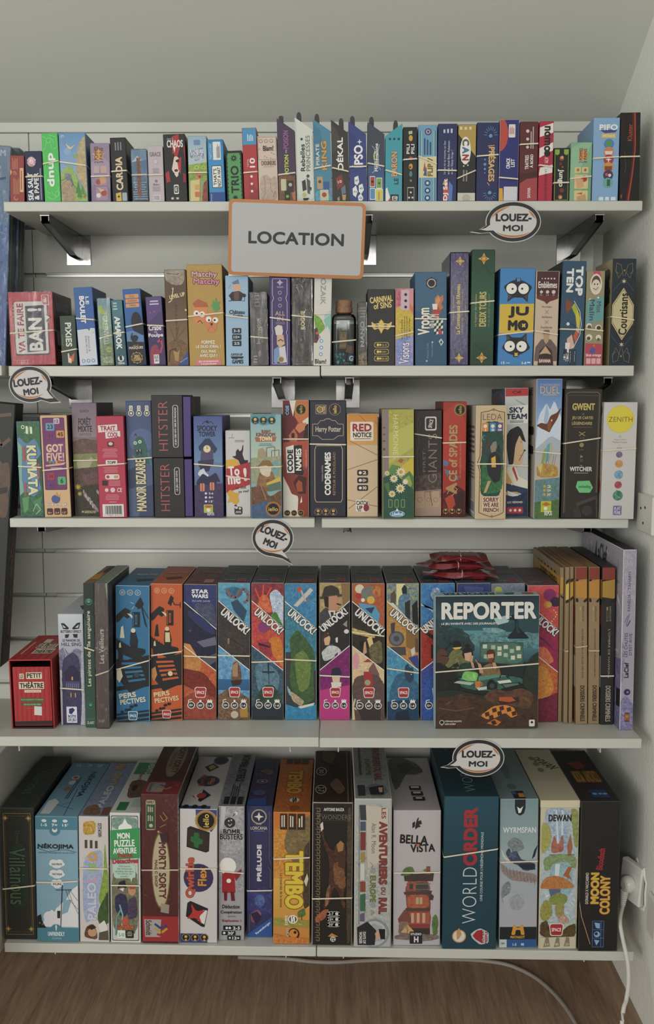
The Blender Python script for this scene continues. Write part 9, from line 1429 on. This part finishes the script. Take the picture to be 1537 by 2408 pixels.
edge_box('d', 'tall black box with brown graffiti shapes, leaning beside the third shelf', 37, 2.5, 950, 1558, 2.0, .052, .36, dict(F='2c2d2b', R='1e1e1e', T='3a3a3a'),
         [L(2, '6a5444', 98, 4, 90, 5, 88, 9, 93, 16, 98, 13), L(1.6, '6a5444', 88, 18, 95, 24), P('5c483c/6a5444', 82, 30, 90, 24, 99, 21, 99, 42, 95, 43, 94, 40, 91, 40, 90, 43, 84, 42), P('2c2d2b', 84, 33, 98, 31, 98, 33, 86, 36), P('6a5444', 82, 26, 92, 20, 92, 22, 84, 29)], m=CARD, z=.7962,
         R=[T('TECHNIQUE', 30, 26, 78, 68, '5c2c30', -90, .1), T('W J30D', 30, 70, 78, 92, '5c2c30', -90, .1), L(3, '34322f', 12, 1, 12, 99)], group=None)

# ------------------------------------------------------------------ wall fittings and cables


def wall_plate_switch():
    Yc, zc = onX(1522, 1206, XW)
    y0, _ = onX(1508, 1206, XW); y1, _ = onX(1545, 1206, XW)
    zt, zb_ = onX(1508, 1158, XW)[1], onX(1508, 1246, XW)[1]
    t = thing('wall_socket', 'beige surface socket box on the plaster wall beside the yellow-sun box', 'socket', (XW, (y0 + y1) / 2, (zt + zb_) / 2), group='sockets on the plaster wall')
    a, b = (y0 - y1) / 2, (zt - zb_) / 2
    mb = MB(); mb.box(-.010, -.0004, -a, a, -b, b, .002); mb.obj('plate', SOCKET, t)
    for i, (yy, zz) in enumerate(((a * .45, b * .25), (-a * .1, b * .35), (a * .1, -b * .5))):
        m_ = MB(); m_.lathe([(.0028, 0), (.0028, .0012)], 12); o = m_.obj('pin_hole', BLACKP, t, (-.0098, yy, zz)); o.rotation_euler = (0, -math.pi / 2, 0)


wall_plate_switch()
zc2 = onX(1530, 2140, XW)
t = thing('wall_socket', 'white plain socket plate at the picture edge, low on the plaster wall', 'socket', (XW, onX(1538, 2140, XW)[0], zc2[1]), group='sockets on the plaster wall')
mb = MB(); mb.box(-.009, -.0004, -.03, .018, -.04, .04, .002); mb.obj('plate', SOCKET, t)


def plug_and_socket():
    Yc, zc = onX(1505, 2080, XW)
    t = thing('wall_socket', 'loose tilted socket plate hanging out of a broken hole above the bottom shelf', 'socket', (XW, Yc, zc), group='sockets on the plaster wall')
    rnd = random.Random(3)
    n = 22; ring = []
    for i in range(n):
        a = i / n * 2 * math.pi; r_ = rnd.uniform(.9, 1.12)
        ring.append((.036 * math.copysign(abs(math.cos(a)) ** .6, math.cos(a)) * r_, .044 * math.copysign(abs(math.sin(a)) ** .6, math.sin(a)) * r_))
    mb = MB()
    for i in range(n):
        (a0, b0), (a1, b1) = ring[i], ring[(i + 1) % n]
        mb.poly([(-.0006, a0 * 1.12, b0 * 1.1), (-.0006, a1 * 1.12, b1 * 1.1), (-.0035, a1, b1), (-.0035, a0, b0)][::-1]); mb.poly([(-.0035, a0, b0), (-.0035, a1, b1), (-.0005, a1 * .93, b1 * .93), (-.0005, a0 * .93, b0 * .93)][::-1])
    mb.obj('broken_plaster_rim', PLASTER, t)
    mb = MB(); mb.poly([(-.0011, a * .96, b * .96) for a, b in ring][::-1]); mb.poly([(-.0004, a * .96, b * .96) for a, b in ring]); mb.obj('hole_shade_sheet', BLACKP, t)  # flat black sheet painted in for the shade inside the opening
    mb = MB(); mb.box(-.008, .008, -.033, .033, -.040, .040, .003)
    o = mb.obj('plate', SOCKET, t); o.location = (-.0135, .004, .004); o.rotation_euler = (0, .08, math.radians(20))
    # plug
    p = thing('power_plug', 'white earthed plug with ribbed neck in the tilted socket, its cable hanging down', 'plug', (XW - .0215, Yc - .0015, zc + .002), (0, 0, math.radians(20)))
    mb = MB(); mb.lathe([(.017, 0), (.0175, .006), (.0165, .012), (.013, .016), (.008, .018)], 20); pb = o = mb.obj('plug_body', SOCKET, p, smooth=True); o.rotation_euler = (0, -math.pi / 2, 0); o.location = (.001, 0, 0)
    mb = MB()
    pr = []
    for i in range(8):
        zz = -.012 - i * .0042; r_ = .0085 - i * .00045; pr += [(r_, zz), (r_, zz - .0026), (r_ - .0018, zz - .0027), (r_ - .0018, zz - .0041)]
    mb.lathe(pr[::-1], 14); o = mb.obj('strain_relief', SOCKET, p); o.location = (-.011, 0, 0); o.rotation_euler = (0, .12, 0)
    M_ = Matrix.Translation(p.location) @ Matrix.Rotation(math.radians(20), 4, 'Z')
    st = M_ @ Vector((-.0158, 0, -.044))
    loc = [st]
    for x, y, Yq in ((1457, 2165, None), (1464, 2210, None), (1475, 2262, None), (1477, 2310, None), (1472, 2350, None), (1462, 2400, None)):
        f_ = (y - 2140) / 270
        Yq = st.y - .02 - .13 * f_
        X, Z = onY(x, y, Yq); loc.append(Vector((min(X, XW - .016), Yq, Z)))
    e = loc[-1]; loc += [Vector((e.x - .02, e.y - .05, .02)), Vector((e.x - .10, e.y - .12, .0042)), Vector((e.x - .3, e.y - .25, .0042))]
    # smooth
    def cr(pts, n=6):
        o_ = []
        for i in range(len(pts) - 1):
            p0, p1, p2, p3 = pts[max(i - 1, 0)], pts[i], pts[i + 1], pts[min(i + 2, len(pts) - 1)]
            for j in range(n):
                t_ = j / n; o_.append(.5 * ((2 * p1) + (p2 - p0) * t_ + (2 * p0 - 5 * p1 + 4 * p2 - p3) * t_ ** 2 + (3 * p1 - p0 - 3 * p2 + p3) * t_ ** 3))
        return o_ + [pts[-1]]
    inv = M_.inverted()
    mb = MB(); mb.tube([inv @ q for q in cr(loc)], .0040, n=10); mb.obj('cable', CABLE, p, smooth=True)
    return cr


cr = plug_and_socket()
pts = []
for x, y in ((560, 2251), (672, 2255), (730, 2261), (790, 2263), (860, 2259), (960, 2256), (1060, 2256), (1130, 2259), (1190, 2268), (1235, 2286), (1270, 2308), (1305, 2340), (1335, 2378), (1362, 2425), (1395, 2490)):
    X, Y = onZ(x, y, .0048); pts.append(Vector((X, min(Y, 2.3), .0048)))
mb = MB(); mb.tube(cr(pts, 5), .0046, n=10)
tag(mb.obj('extension_cord', CABLE_D, smooth=True), 'grey-beige cord curving across the brown wooden floor under the shelves', 'cord')
